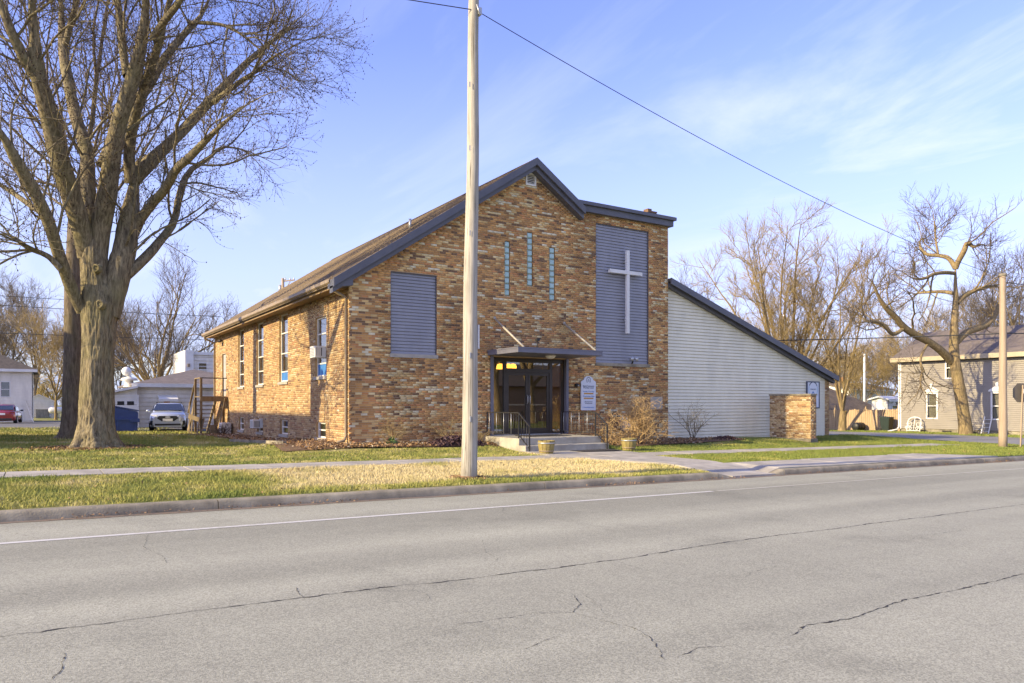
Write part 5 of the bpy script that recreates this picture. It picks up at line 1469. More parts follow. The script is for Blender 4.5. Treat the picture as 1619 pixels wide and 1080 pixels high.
# second big trunk just behind the maple
b = gpos(117, 27.6)
lm = auto_limbs(b, 15, .33, 7, rgT, .42, (15, 40), lean=(.0, .0), ratio=.42)
D0 = 27.6; S0 = 1170.0 / D0
t2 = L_([(106, 702, 0, 23), (110, 690, 0, 18), (113, 665, 0, 15), (114, 600, 0, 13.5), (115, 520, 0, 13), (115, 450, 0, 12), (117, 390, 0, 11), (119, 330, 0, 9.5), (120, 290, 0, 8)], 60)
sh_ = t2[0][-6] - lm[0][0][-1]; sh_[2] += 0
lm = [t2] + [(Q + sh_, rl * .8) for Q, rl in lm[1:]]
tree("maple_tree", "darker straight trunked bare maple just behind the big forked maple", b, lm, levels_far(1.2, n=(8, 6, 4)), [M_bark2, M_twig], 14, 41, buds=None)
# trees beyond the garage
b = gpos(250, 66); lm = auto_limbs(b, 12.9, .42, 12, rgT, .24, (22, 62), up=.35, ratio=.36)
tree("bare_tree", "round crowned bare tree behind the white garage", b, lm, levels_far(1.15, n=(10, 8, 6), rmin=.014), [M_bark3, M_twig_g], 9, 42)
spec = [(20, 80, 14, 'grey'), (52, 88, 16, 'grey'), (88, 74, 11, 'tan'), (-25, 95, 17, 'grey'), (150, 100, 13, 'grey'), (185, 95, 12, 'grey')]
labs = ["slender bare tree rising above the dark roof of the white house", "bare tree with upright limbs right of the white house", "bare spreading tree over the gravel drive left of the maples", "bare tree far left behind the white house", "hazy bare tree seen between maple and garage", "low bare tree beyond the garage roof on the left"]
for (u, d, h, k), lb in zip(spec, labs):
    b = gpos(u, d); lm = auto_limbs(b, h, .03 * h / 2.4, 6, rgT, .28, (15, 42))
    tree("bare_tree", lb, b, lm, levels_far(1.1, n=(10, 8, 6), rmin=.016), [M_bark2 if k == 'grey' else M_bark3, M_twig_g if k == 'grey' else M_twig_t], 7, int(u * 3 + 300), group="bare trees behind the houses on the left")
# willow
b = gpos(84, 95); lm = auto_limbs(b, 6.5, .2, 7, rgT, .35, (25, 60), up=-.2)
tree("willow_tree", "yellow weeping willow far down the gravel drive", b, lm, dict(skip=2, barklv=1, lv=[dict(n=12, len=(1, 2), K=6, ang=(30, 70), up=-.3, rf=.015, rmin=.02, s=3), dict(n=14, len=(1.4, 3.0), K=6, ang=(20, 60), up=-2.2, rf=.01, rmin=.02, s=3, wig=.05)]), [M_bark3, M_twig_y], 7, 55)
# right: broad multi stemmed tan tree behind the wing
def multistem(base, height, r0, nl, rg, spreadd, up=.25):
    limbs = auto_limbs(base, height, r0, 1, rg, .12, (5, 10))
    limbs = limbs[:1]
    for i in range(nl):
        a = 2 * math.pi * i / nl + rg.uniform(-.3, .3); sp = R(rg.uniform(*spreadd)); K = 16
        Q = np.zeros((K, 3)); Q[0] = np.array(base) + np.array([0, 0, height * rg.uniform(.06, .13)])
        d = np.array([math.sin(sp) * math.cos(a), math.sin(sp) * math.sin(a), math.cos(sp)]); ln = height * rg.uniform(.72, .98)
        for k in range(1, K):
            d = unit(d + rg.normal(0, .05, 3) + np.array([0, 0, up / K])); Q[k] = Q[k - 1] + d * ln / (K - 1)
        limbs.append((Q, r0 * .29 * rg.uniform(.7, 1.1) * np.linspace(1, .14, K)))
    return limbs
b = gpos(1245, 52); lm = multistem(b, 13.4, .5, 14, rgT, (6, 34))
tree("bare_tree", "broad many stemmed tan bare tree behind the siding wing", b, lm, levels_far(.85, n=(12, 9, 6), rmin=.0135, up=.3), [M_bark3, M_twig_t], 8, 61)
b = gpos(1332, 50); lm = multistem(b, 12.4, .28, 6, rgT, (3, 14))
tree("bare_tree", "narrow upright reddish bare tree right of the broad tan tree", b, lm, levels_far(.62, n=(10, 8, 5), rmin=.012, up=.5), [M_bark3, M_twig_t], 8, 62)
b = gpos(1118, 58); lm = auto_limbs(b, 11.6, .25, 7, rgT, .3, (10, 35))
tree("bare_tree", "grey bare tree tips just above the wing roof beside the tower", b, lm, levels_far(.9, n=(7, 6, 4), rmin=.012), [M_bark2, M_twig_g], 7, 63)
# right: big pruned tree by the side street, limbs measured
D0 = 42.4; S0 = 1170.0 / D0
bR = onD(1528, 691, D0)
right_limbs = [
    L_([(1530, 697, 0, 14), (1528, 690, 0, 11), (1526, 670, 0, 9.3), (1520, 630, 0, 8.6), (1513, 590, 0, 8), (1509, 560, 0, 7.5), (1509, 520, 0, 6.2), (1511, 480, 0, 6), (1511, 440, 0, 5), (1511, 424, 0, 4.5)], 30),
    L_([(1504, 572, 0, 6), (1490, 556, -.4, 6), (1468, 540, -.9, 5.5), (1445, 528, -1.3, 5.5), (1428, 516, -1.7, 5), (1415, 500, -2, 4.5), (1402, 488, -2.3, 4), (1390, 470, -2.6, 3.5), (1382, 450, -2.9, 3), (1372, 438, -3.1, 2)]),
    L_([(1428, 520, -1.7, 3), (1412, 528, -2.0, 3), (1395, 512, -2.4, 2.5), (1375, 508, -2.8, 2), (1350, 512, -3.1, 1.2)]),
    L_([(1512, 542, 0, 5), (1528, 526, .5, 5.5), (1545, 520, 1.0, 5), (1560, 514, 1.5, 4.5), (1572, 500, 2.0, 4.5), (1580, 482, 2.4, 4), (1588, 468, 2.8, 3), (1606, 455, 3.2, 2)]),
    L_([(1513, 480, 0, 4), (1525, 468, .4, 4), (1545, 458, .9, 3.2), (1570, 452, 1.4, 2.6), (1600, 446, 1.9, 1.6)]),
    L_([(1511, 425, 0, 4), (1516, 412, -.2, 4), (1524, 398, -.5, 4), (1530, 384, -.7, 3.5), (1540, 390, -.8, 2.5), (1552, 386, -1, 2), (1566, 390, -1.2, 1)]),
    L_([(1511, 424, 0, 4), (1500, 408, .3, 3.5), (1484, 404, .7, 3), (1466, 402, 1.0, 2.8), (1456, 392, 1.3, 2.5), (1455, 380, 1.5, 2), (1463, 376, 1.7, 1)]),
    L_([(1484, 404, .7, 1.8), (1480, 380, .9, 1.5), (1477, 350, 1.1, 1)]),
    L_([(1509, 432, 0, 3), (1495, 431, -.5, 3), (1478, 433, -1.0, 2.6), (1462, 440, -1.4, 2.2), (1444, 440, -1.8, 1.8), (1425, 428, -2.1, 1)]),
    L_([(1509, 464, 0, 3), (1490, 461, .5, 2.6), (1468, 462, 1.0, 2.2), (1450, 464, 1.5, 1.6), (1436, 470, 1.9, 1)]),
    L_([(1468, 542, -.9, 1.8), (1458, 560, -1.2, 1.8), (1456, 575, -1.4, 1.5), (1461, 587, -1.5, 1.3), (1450, 590, -1.7, 1), (1433, 592, -1.9, .7)]),
]
LV_R = dict(skip=4, barklv=1, lv=[
    dict(n=9, len=(1.4, 4.2), K=9, ang=(30, 65), wig=.17, up=.35, rf=.015, rmin=.017, s=4, t0=.1),
    dict(n=7, len=(.7, 2.2), K=6, ang=(30, 65), wig=.17, up=.4, rf=.014, rmin=.012, s=3, t0=.15),
    dict(n=5, len=(.35, .9), K=4, ang=(25, 60), wig=.2, up=.3, rf=.01, rmin=.009, s=3, t0=.15)])
tree("pruned_tree", "gnarled pruned bare tree beside the grey house", tuple(bR), right_limbs, LV_R, [M_bark3, M_twig_g], 12, 64)
# far right backdrop trees
spec = [(1400, 95, 9.5, 0), (1360, 82, 8, 1), (1440, 100, 12.5, 0), (1470, 78, 12.5, 1), (1560, 74, 14, 0), (1600, 70, 15, 0), (1650, 66, 15, 0), (1310, 105, 10.5, 1)]
labs = ["hazy bare tree behind the white flagpole", "low orange bare tree above the brown roof", "bare tree beyond the left end of the grey house", "tan twiggy tree peeping over the grey house roof", "bare tree behind the grey house right of the pruned tree", "tall bare tree behind the grey house at the right pole", "bare tree beyond the right end of the grey house", "far tan tree beside the end of the siding wing"]
for (u, d, h, k), lb in zip(spec, labs):
    b = gpos(u, d); lm = auto_limbs(b, h, .028 * h / 2.2, 7, rgT, .25, (15, 45))
    tree("bare_tree", lb, b, lm, levels_far(1.1, n=(10, 8, 6), rmin=.016), [M_bark3, M_twig_t if k else M_twig_g], 7, int(u) + 5, group="bare trees behind the houses on the right")
# two street trees across the road (seen mirrored in the entrance glass)
for i, (x_, y_) in enumerate(((33.0, -12.5), (39.5, -17.0))):
    b = (x_, y_, G(x_, y_) + .1); lm = auto_limbs(b, 13, .42, 6, rgT, .35, (15, 42))
    tree("bare_tree", ["bare street tree across the road mirrored in the door glass", "second bare street tree across the road further from the kerb"][i], b, lm, levels_far(1.1, n=(6, 5, 4), rmin=.016), [M_bark3, M_twig_t], 9, 90 + i)

# ================================================================== BUSHES AND BEDS
def shrub(name, label, x_, y_, h, spread_, nst, mats, seed, n=(6, 5), rr=.008, up=.2, tang=(25, 70), cat="shrub", wig=.2):
    rg = np.random.default_rng(seed); z_ = G(x_, y_)
    root = thing(name, label, cat, (x_, y_, z_))
    limbs = []
    for i in range(nst):
        a = rg.uniform(0, 2 * math.pi); sp = R(rg.uniform(8, spread_)); K = 10; Q = np.zeros((K, 3)); Q[0] = (x_ + rg.normal(0, .06), y_ + rg.normal(0, .06), z_ - .03)
        d = np.array([math.sin(sp) * math.cos(a), math.sin(sp) * math.sin(a), math.cos(sp)]); ln = h * rg.uniform(.7, 1.1)
        for k in range(1, K): d = unit(d + rg.normal(0, .12, 3)); Q[k] = Q[k - 1] + d * ln / (K - 1)
        limbs.append((Q, rr * 1.4 * np.linspace(1.2, .4, K)))
    V, F = limbs_mesh(limbs, 5, rg); npmesh("stems", V, F, mats[0], root, smooth=True)
    P, Rr = same(limbs, 12); VV = []; FF = []; o = 0
    for k, nn in enumerate(n):
        C, rd = spawn(P, Rr, nn, rg, .2, 1, (h * .28 / (1 + .5 * k), h * .6 / (1 + .6 * k)), tang, 6, wig, up, .012, rr * .55, .4)
        v_, f_ = tubes(C, rd, 3); VV.append(v_); FF.append(f_ + o); o += len(v_); P, Rr = C, rd
    npmesh("twigs", np.concatenate(VV), np.concatenate(FF), mats[1], root)
    return root
ob = onY(990, 690, 19.6)
shrub("bush", "dense orange brown leafless bush right of the entrance steps", 17.0, 18.95, 1.5, 74, 26, [M_twig_o, M_twig_o], 5, (5, 4, 2), .012, .05, (30, 80), "bush", .28)
shrub("shrub", "open leafless shrub before the grey siding by the tower corner", 21.0, 20.1, 1.35, 50, 9, [M_twig, M_twig_t], 6, (5, 4), .008, .3)
shrub("shrub", "small dry shrub nearest the building corner", 8.7, 20.15, .95, 40, 9, [M_twig_t, M_twig_t], 7, (5, 4), .006, .4)
shrub("shrub", "small dry shrub behind the dark red groundcover", 10.55, 20.2, .95, 35, 8, [M_twig_t, M_twig_t], 8, (5, 4), .006, .4)
shrub("shrub", "low twiggy shrub beside the left end of the landing", 11.55, 19.9, .55, 70, 12, [M_twig, M_twig_t], 9, (5, 4), .006, .0)
def leafclump(name, label, x0, x1, y0, y1, n, h, size, mat, seed, cat):
    rg = np.random.default_rng(seed)
    xs = rg.uniform(x0, x1, n); ys_ = rg.uniform(y0, y1, n); cxm, cym = (x0 + x1) / 2, (y0 + y1) / 2
    k = np.clip(1 - ((xs - cxm) / (x1 - x0) * 2) ** 2 * .6 - ((ys_ - cym) / (y1 - y0) * 2) ** 2 * .5, .1, 1)
    P = np.stack([xs, ys_, gz(xs, ys_) + rg.random(n) * h * k], 1)
    a = unit(rg.normal(0, 1, (n, 3))); b_ = unit(np.cross(a, rg.normal(0, 1, (n, 3))))
    s = size * rg.uniform(.6, 1.2, (n, 1))
    V = np.stack([P - a * s, P + b_ * s * .45, P + a * s, P - b_ * s * .45], 1).reshape(-1, 3)
    o = npmesh(name, V, np.arange(4 * n).reshape(-1, 4), mat)
    tag(o, label, cat); return o
M_redleaf = pm("dark_red_leaf", (0.115, 0.055, 0.055), (0.055, 0.03, 0.032), 8, 0.7)
M_greenleaf = pm("green_leaf", (0.12, 0.19, 0.05), (0.08, 0.13, 0.035), 8, 0.7)
leafclump("groundcover", "dark red evergreen groundcover below the left brick wall", 9.6, 11.3, 19.25, 19.85, 2200, .30, .06, M_redleaf, 3, "plant")
leafclump("groundcover", "dark red groundcover patch before the siding wing", 21.6, 22.9, 19.4, 19.9, 900, .16, .05, M_redleaf, 4, "plant")
leafclump("young_plant", "small green plant sprouting at the shrub by the building corner", 8.42, 8.72, 19.85, 20.1, 90, .24, .07, M_greenleaf, 5, "plant")
# mulch beds (just above the lawn)
def bed(name, A, B):
    return polysheet(name, (A, B), M_mulch, .035, 10)
bed("mulch_bed", [(5.4, 19.75), (7.4, 19.4), (9, 19.25), (10.5, 19.2), (11.9, 19.15)], [(5.9, 20.6), (7.52, 20.62), (9, 20.62), (10.5, 20.62), (11.97, 20.62)])
bed("mulch_bed", [(5.4, 19.9), (5.75, 22), (6.0, 25), (6.1, 28), (6.2, 31), (6.0, 34), (5.2, 36.5)], [(7.52, 20.0), (7.52, 22), (7.52, 25), (7.52, 28), (7.52, 31), (7.52, 34), (7.52, 36.5)])
bed("mulch_bed", [(15.15, 18.5), (16.5, 18.35), (18, 18.6), (20, 18.9), (22, 19.1), (23.3, 19.6)], [(15.15, 20.62), (16.5, 20.62), (18, 20.62), (20, 20.62), (22, 20.5), (23.3, 20.2)])
rgL = np.random.default_rng(8)
def litter(regions, n):
    pts = []
    for (x0, x1, y0, y1, k) in regions:
        m = int(n * k); pts.append(np.stack([rgL.uniform(x0, x1, m), rgL.uniform(y0, y1, m)], 1))
    p = np.concatenate(pts); n_ = len(p)
    Z = gz(p[:, 0], p[:, 1]) + .045 + rgL.random(n_) * .03
    C = np.c_[p, Z]; a = rgL.normal(0, 1, (n_, 3)); a[:, 2] *= .45; a = unit(a); b_ = unit(np.cross(a, np.array([0, 0, 1.0]) + rgL.normal(0, .4, (n_, 3))))
    s = rgL.uniform(.02, .05, (n_, 1))
    V = np.stack([C - a * s, C + b_ * s * .6, C + a * s, C - b_ * s * .6], 1).reshape(-1, 3)
    o = npmesh("leaf_litter", V, np.arange(4 * n_).reshape(-1, 4), [M_leaf, M_mulch, M_cream], None, rgL.choice(3, n_, p=[.6, .3, .1]))
    o['kind'] = 'stuff'; return o
litter([(6.0, 11.9, 19.3, 20.55, .42), (5.9, 7.45, 20.5, 36, .3), (15.2, 20, 18.6, 20.5, .22), (20, 23, 19.3, 20.4, .06)], 9000)
def scatter_leaves(name, n, fx, smax, mats, probs, seed):
    rg = np.random.default_rng(seed); p = fx(rg, n); n_ = len(p)
    C = np.c_[p, gz(p[:, 0], p[:, 1]) + .02 + rg.random(n_) * .035]; a = rg.normal(0, 1, (n_, 3)); a[:, 2] *= .4; a = unit(a); b_ = unit(np.cross(a, np.array([0, 0, 1.0]) + rg.normal(0, .4, (n_, 3))))
    s_ = rg.uniform(.015, smax, (n_, 1))
    V = np.stack([C - a * s_, C + b_ * s_ * .6, C + a * s_, C - b_ * s_ * .6], 1).reshape(-1, 3)
    o = npmesh(name, V, np.arange(4 * n_).reshape(-1, 4), mats, None, rg.choice(len(mats), n_, p=probs)); o['kind'] = 'stuff'; return o
def _near_trunk(rg, n):
    r_ = .55 + np.abs(rg.normal(0, .55, n)); a = rg.uniform(0, 2 * np.pi, n); return np.stack([base_near.x + r_ * np.cos(a), base_near.y + r_ * np.sin(a) * .9], 1)
scatter_leaves("bark_litter", 2600, _near_trunk, .05, [M_leaf, M_mulch], [.45, .55], 17)
def _pole_foot(rg, n):
    r_ = .17 + np.abs(rg.normal(0, .12, n)); a = rg.uniform(0, 2 * np.pi, n); return np.stack([6.85 + r_ * np.cos(a), 12.3 + r_ * np.sin(a)], 1)
scatter_leaves("pole_litter", 500, _pole_foot, .035, [M_leaf, M_mulch], [.4, .6], 27)
def _lawn(rg, n):
    p = np.stack([rg.uniform(-9, 30, n), rg.uniform(11.5, 30, n)], 1); p = p[in_lawn(p[:, 0], p[:, 1])]
    k = np.sin(p[:, 0] * 1.3 + 2 * np.sin(p[:, 1] * .9)) + np.sin(p[:, 1] * 1.7 + p[:, 0] * .4); return p[k > rg.normal(.4, .6, len(p))]
def _gutter(rg, n):
    p = np.stack([rg.uniform(-6, 26, n), 11.24 - np.abs(rg.normal(0, .10, n))], 1); return p[np.sin(p[:, 0] * 2.1) + np.sin(p[:, 0] * .77) > rg.normal(.3, .5, len(p))]
mb = MB(); mb.bar((5.45, 26.5, G(5.5, 26.5) + .05), (6.1, 22.2, G(6, 22.2) + .08), .1, .1); tag(mb.build("edging_timber", M_kerb), "grey edging timber bordering the mulch along the side wall", "edging")
# grey gas meter behind the bush
mx, my = 17.75, 20.3
gm = thing("utility_meter", "grey utility meter with pipe against the brick behind the orange bush", "meter", (mx, my, G(mx, my)))
zg = G(mx, my)
mb = MB(); mb.box(mx - .16, mx + .16, my - .12, my + .1, zg + .35, zg + .68); mb.lathe([(.001, -.14), (.11, -.13), (.11, -.1)], (mx, my - .02, zg + .5), 14, axis='y'); mb.build("meter_body", M_steel, gm, bevel=.02)
mb = MB(); mb.tube([(mx + .25, my, zg), (mx + .25, my, zg + .78), (mx + .05, my, zg + .8), (mx + .02, my, zg + .66)], .024, 8); mb.tube([(mx - .1, my, zg + .66), (mx - .12, my, zg + .85), (mx - .12, my + .28, zg + .87)], .024, 8); mb.build("pipe", M_steel, gm)

# ================================================================== GRASS BLADES
def in_lawn(x_, y_):
    ok = (y_ > 11.5)
    ok &= ~((y_ > 15.46) & (y_ < 16.74) & (x_ < 31))
    ok &= ~((y_ > 11.2) & (y_ < 15.6) & (x_ > np.interp(y_, [11.3, 12.9, 14.2, 15.5], [13.0, 12.85, 12.3, 11.9])) & (x_ < 14.5))
    ok &= ~((x_ > 14.4) & (x_ < 23.7) & (y_ < 12.95 + .05 * (x_ - 14.4) / 1.54))
    ok &= ~((x_ >= 23.7) & (x_ < 25.5) & (y_ < 13.25 - 1.75 * (x_ - 23.7) / 1.8))
    ok &= ~((x_ > 11.8) & (x_ < 15.2) & (y_ > 16.6) & (y_ < 20.6))
    ok &= ~((x_ > 6.6) & (x_ < 31) & (y_ > 20.4))
    ok &= ~((x_ > 5.9) & (x_ < 12) & (y_ > 19.1) & (y_ < 36))
    ok &= ~((x_ > 15.1) & (x_ < 20.3) & (y_ > 18.65))
    ok &= ~((x_ > 20.2) & (x_ < 23.2) & (y_ > 19.25) & (y_ < 20.3))
    ok &= ~((x_ > 34.4) & (x_ < 43.3))
    ok &= ~((x_ > 25.6) & (x_ < 26.4) & (y_ > 18.3) & (y_ < 20.6))
    return ok
rgG = np.random.default_rng(4)
def blades(regions):
    xs = []; ys_ = []; hs = []; ws = []
    for (x0, x1, y0, y1, dens, h, w) in regions:
        n = int((x1 - x0) * (y1 - y0) * dens); a = rgG.uniform(x0, x1, n); b_ = rgG.uniform(y0, y1, n)
        m = in_lawn(a, b_); xs.append(a[m]); ys_.append(b_[m]); k = m.sum()
        hs.append(h * rgG.uniform(.5, 1.25, k) * (1 + .45 * np.sin(a[m] * 2.3 + 1.7 * np.sin(b_[m] * 3.1)) * np.sin(b_[m] * 2.7 + np.sin(a[m] * 1.9)))); ws.append(w * rgG.uniform(.7, 1.3, k))
    x_ = np.concatenate(xs); y_ = np.concatenate(ys_); h = np.concatenate(hs); w = np.concatenate(ws); n = len(x_)
    z_ = gz(x_, y_)
    a = rgG.uniform(0, 2 * np.pi, n); dx, dy = np.cos(a) * w, np.sin(a) * w
    lx, ly = rgG.normal(0, .5, n) * h, rgG.normal(0, .5, n) * h
    V = np.stack([np.stack([x_ - dx, y_ - dy, z_ - .005], 1), np.stack([x_ + dx, y_ + dy, z_ - .005], 1), np.stack([x_ + lx, y_ + ly, z_ + h], 1)], 1).reshape(-1, 3)
    o = npmesh("grass", V, np.arange(3 * n).reshape(-1, 3), M_blade); o['kind'] = 'stuff'; return o
scatter_leaves("lawn_leaves", 9000, _lawn, .034, [M_leaf, M_mulch, M_cream], [.6, .25, .15], 18)
scatter_leaves("gutter_grit", 1500, _gutter, .022, [M_leaf, M_mulch], [.6, .4], 19)
blades([(-8, 26, 11.5, 15.5, 1500, .055, .007), (-9, 31, 16.7, 21, 800, .045, .009), (-14, 7, 21, 30, 420, .05, .013), (-18, 7, 30, 52, 120, .08, .02), (26, 34.4, 11.5, 21, 500, .07, .012), (43.3, 47.5, 14, 30, 200, .09, .02)])

# ================================================================== UTILITY POLES, WIRES, STOP SIGN
ub = (6.85, 12.3, G(6.85, 12.3))
up_ = thing("utility_pole", "tall pale wooden utility pole on the grass strip by the kerb", "utility pole", ub)
mb = MB()
zs = np.linspace(-.15, 11.0, 26)
top_shift = (.09, -.04)
mb.tube([(ub[0] + top_shift[0] * z_ / 9 + .012 * math.sin(z_ * 1.3), ub[1] + top_shift[1] * z_ / 9, ub[2] + z_) for z_ in zs], [(.155 - .0062 * z_) * (1 + .012 * math.sin(z_ * 5.1)) + (.012 if z_ < .1 else 0) for z_ in zs], 20)
mb.build("pole", M_pole, up_)
mb = MB(); mb.lathe([(.169, -.02), (.1695, .03), (.160, .07)], (ub[0], ub[1], ub[2] - .0), 20); mb.build("rust_band", pm("rust_stain", (0.26, 0.13, 0.07), (0.2, 0.12, 0.08), 8, 0.9), up_)
WZ = 8.9
wt = Vector((ub[0] + .09, ub[1] - .12, ub[2] + WZ - .02))
mb = MB(); mb.box(wt.x + .03, wt.x + .10, wt.y - .05, wt.y + .06, wt.z - .07, wt.z + .06); mb.tube([(wt.x, wt.y - .03, wt.z + .1), (wt.x + .06, wt.y - .05, wt.z - .1)], .018, 6); mb.build("clamp", M_steel, up_)
for zz_ in (1.1, 2.3, 4.6, 6.2, 7.4):
    mb = MB(); mb.box(ub[0] - .06, ub[0] - .04, ub[1] - .165 + .006 * zz_, ub[1] - .13, ub[2] + zz_, ub[2] + zz_ + .1); mb.build("nail_tag", M_steel, up_)
u2 = (31.6, 14.05, G(31.6, 14.05))
pz = onD(1592, 435, FX_ * u2[0] + FY_ * u2[1]).z
p2_ = thing("utility_pole", "brown wooden utility pole on the corner grass near the stop sign", "utility pole", u2)
mb = MB(); mb.tube([(u2[0] + .01 * math.sin(k), u2[1], u2[2] - .1 + (pz - u2[2] + .1) * k / 12) for k in range(13)], np.linspace(.155, .108, 13), 16); mb.build("pole", M_pole2, p2_)
mb = MB(); mb.lathe([(.135, 0), (.13, .1), (.001, .12)], (u2[0], u2[1], pz - .04), 14); mb.build("pole_cap", M_kerb, p2_)
def wire(label, a, b, sag, r_, segs=40, twist=False):
    a, b = Vector(a), Vector(b); mb = MB(); pts = []
    for k in range(segs + 1):
        t = k / segs; p = a.lerp(b, t); p.z -= sag * 4 * t * (1 - t); pts.append(p)
    mb.tube(pts, r_, 5, cap=False)
    return tag(mb.build("overhead_wire", M_wire), label, "wire")
wire("twisted black cable from the near pole to the corner pole", wt + Vector((.1, 0, -.02)), (u2[0], u2[1] - .12, pz - .15), .45, .008, 70)
wire("cable leaving the near pole towards the upper left", wt + Vector((-.1, .02, 0)), (-22.0, 24.0, 11.3), .12, .009)
wire("thick cable from the corner pole passing behind the wing", (u2[0], u2[1] + .12, onD(1592, 527, 28.8).z), (20.5, 44, 5.9), .35, .022)
wire("cable running right from the corner pole", (u2[0] + .1, u2[1], onD(1594, 526, 28.8).z), (60, 8, 5.6), .3, .022)
wire("thin wire from the corner pole top to the right", (u2[0] + .1, u2[1], pz - .25), (60, 16, 8.4), .3, .014)
wire("low wire between the left trees and the church rear", (-40, 62, 9.4), (12, 62, 8.4), .5, .02)
wire("lower wire between the left trees and the church rear", (-40, 63, 6.9), (12, 63, 6.6), .3, .02)
wire("wire crossing the far trees left of the white house", (-60, 72, 11.4), (6, 72, 10.2), .5, .02)
# pole behind the church roof
b3 = onD(447, 470, 60); b3 = (b3.x, b3.y, G(b3.x, b3.y))
p3 = thing("utility_pole", "distant pole with crossarm showing above the church roof edge", "utility pole", b3)
zt3 = onD(447, 440, 60).z
mb = MB(); mb.tube([(b3[0], b3[1], b3[2]), (b3[0], b3[1], zt3)], [.16, .12], 10); mb.build("pole", M_pole2, p3)
q = Vector((FY_, -FX_, 0))
a = Vector((b3[0], b3[1], zt3 - .25)); mb = MB(); mb.bar(a - q * .1, a + q * .95 + Vector((0, 0, .12)), .1, .1); mb.bar(a + q * .1 - Vector((0, 0, .8)), a + q * .6, .05, .05); mb.build("crossarm", M_pole2, p3)
for k in (.2, .6, .9):
    c = a + q * k; mb = MB(); mb.lathe([(.04, 0), (.06, .08), (.03, .2), (.001, .22)], (c.x, c.y, c.z + .1), 8); mb.build("insulator", M_steel, p3)
mb = MB(); mb.tube([tuple(a - q * .22 - Vector((0, 0, .9))), tuple(a - q * .22 - Vector((0, 0, .3)))], .13, 10); mb.build("transformer", M_steel, p3)
b3 = onD(245, 500, 80); b3 = (b3.x, b3.y, G(b3.x, b3.y))
t3 = thing("utility_pole", "thin far pole among the branches behind the garage", "utility pole", b3)
mb = MB(); mb.tube([b3, (b3[0], b3[1], onD(245, 555, 80).z)], [.14, .1], 8); mb.build("pole", M_pole2, t3)
mb = MB(); mb.tube([(b3[0] + .3, b3[1], onD(245, 575, 80).z), (b3[0] + .3, b3[1], onD(245, 562, 80).z)], .22, 8); mb.build("transformer", M_steel, t3)
# stop sign seen from behind, with street name blade
ss = (32.35, 13.75, G(32.35, 13.75))
sg_ = thing("stop_sign", "back of an octagonal stop sign on a slim post at the right edge", "sign", ss)
sd = FX_ * ss[0] + FY_ * ss[1]
zc = onD(1617, 621, sd).z
mb = MB(); mb.bar(ss, (ss[0] + .12, ss[1] - .03, zc + .3), .055, .045, up=(0, 1, 0)); mb.build("post", M_pole2, sg_)
fd = Vector((-.30, -.95, 0)).normalized(); sx_ = Vector((fd.y, -fd.x, 0))
oc = []
for k in range(8):
    a_ = math.pi / 8 + k * math.pi / 4; oc.append((math.cos(a_) * .41, math.sin(a_) * .41))
cc = Vector((ss[0] + .12, ss[1] + .05, zc))
mb = MB(); vs = [cc + sx_ * a_ + Vector((0, 0, b_)) for a_, b_ in oc] + [cc - fd * .012 + sx_ * a_ + Vector((0, 0, b_)) for a_, b_ in oc]
mb.add(vs, [tuple(range(8)), tuple(range(8, 16))[::-1]] + [(i, (i + 1) % 8, 8 + (i + 1) % 8, 8 + i) for i in range(8)]); mb.build("sign_plate", M_signback, sg_)
mb = MB(); mb.bar(Vector((ss[0] + .12, ss[1] - .06, zc + .06)), Vector((ss[0] + .95, ss[1] - .35, zc + .06)), .02, .17); mb.build("name_blade", M_signwhite, sg_)

# ================================================================== HOUSES
def clap_x(mb, X, y0, y1, z0, z1, e, holes, nrm=-1, m=0):
    """clapboards on a wall in the plane X, facing nrm*x"""
    z_ = z0
    while z_ < z1 - .02:
        zb = min(z_ + e, z1)
        segs = [(y0, y1)]
        for h in holes:
            if zb > h[2] and z_ < h[3]:
                ns = []
                for p, q in segs:
                    if q <= h[0] or p >= h[1]: ns.append((p, q)); continue
                    if p < h[0]: ns.append((p, h[0]))
                    if q > h[1]: ns.append((h[1], q))
                segs = ns
        for p, q in segs:
            zg_ = z_ + (zb - z_) * .80; dp_ = max(.042, .21 * e); mb.add([(X + nrm * dp_, p, z_), (X + nrm * dp_, q, z_), (X + nrm * dp_ * .8, q, zg_), (X + nrm * dp_ * .8, p, zg_), (X, p, z_), (X, q, z_), (X + nrm * .004, p, zg_), (X + nrm * .004, q, zg_), (X + nrm * .004, p, zb), (X + nrm * .004, q, zb)], [(0, 1, 2, 3), (0, 4, 5, 1), (3, 2, 7, 6), (6, 7, 9, 8)], m)
        z_ = zb
def clap_y(mb, Y, x0, x1, z0, z1, e, holes, nrm=-1, m=0, topf=None):
    z_ = z0
    while z_ < z1 - .02:
        zb = min(z_ + e, z1)
        segs = [(x0, x1)]
        if topf:
            xa = [x_ for x_ in np.linspace(x0, x1, 81) if topf(x_) > zb]
            if not xa: break
            segs = [(min(xa), max(xa))]
        for h in holes:
            if zb > h[2] and z_ < h[3]:
                ns = []
                for p, q in segs:
                    if q <= h[0] or p >= h[1]: ns.append((p, q)); continue
                    if p < h[0]: ns.append((p, h[0]))
                    if q > h[1]: ns.append((h[1], q))
                segs = ns
        for p, q in segs:
            zg_ = z_ + (zb - z_) * .80; dp_ = max(.042, .21 * e); mb.add([(p, Y + nrm * dp_, z_), (q, Y + nrm * dp_, z_), (q, Y + nrm * dp_ * .8, zg_), (p, Y + nrm * dp_ * .8, zg_), (p, Y, z_), (q, Y, z_), (p, Y + nrm * .004, zg_), (q, Y + nrm * .004, zg_), (p, Y + nrm * .004, zb), (q, Y + nrm * .004, zb)], [(0, 1, 2, 3), (0, 4, 5, 1), (3, 2, 7, 6), (6, 7, 9, 8)], m)
        z_ = zb
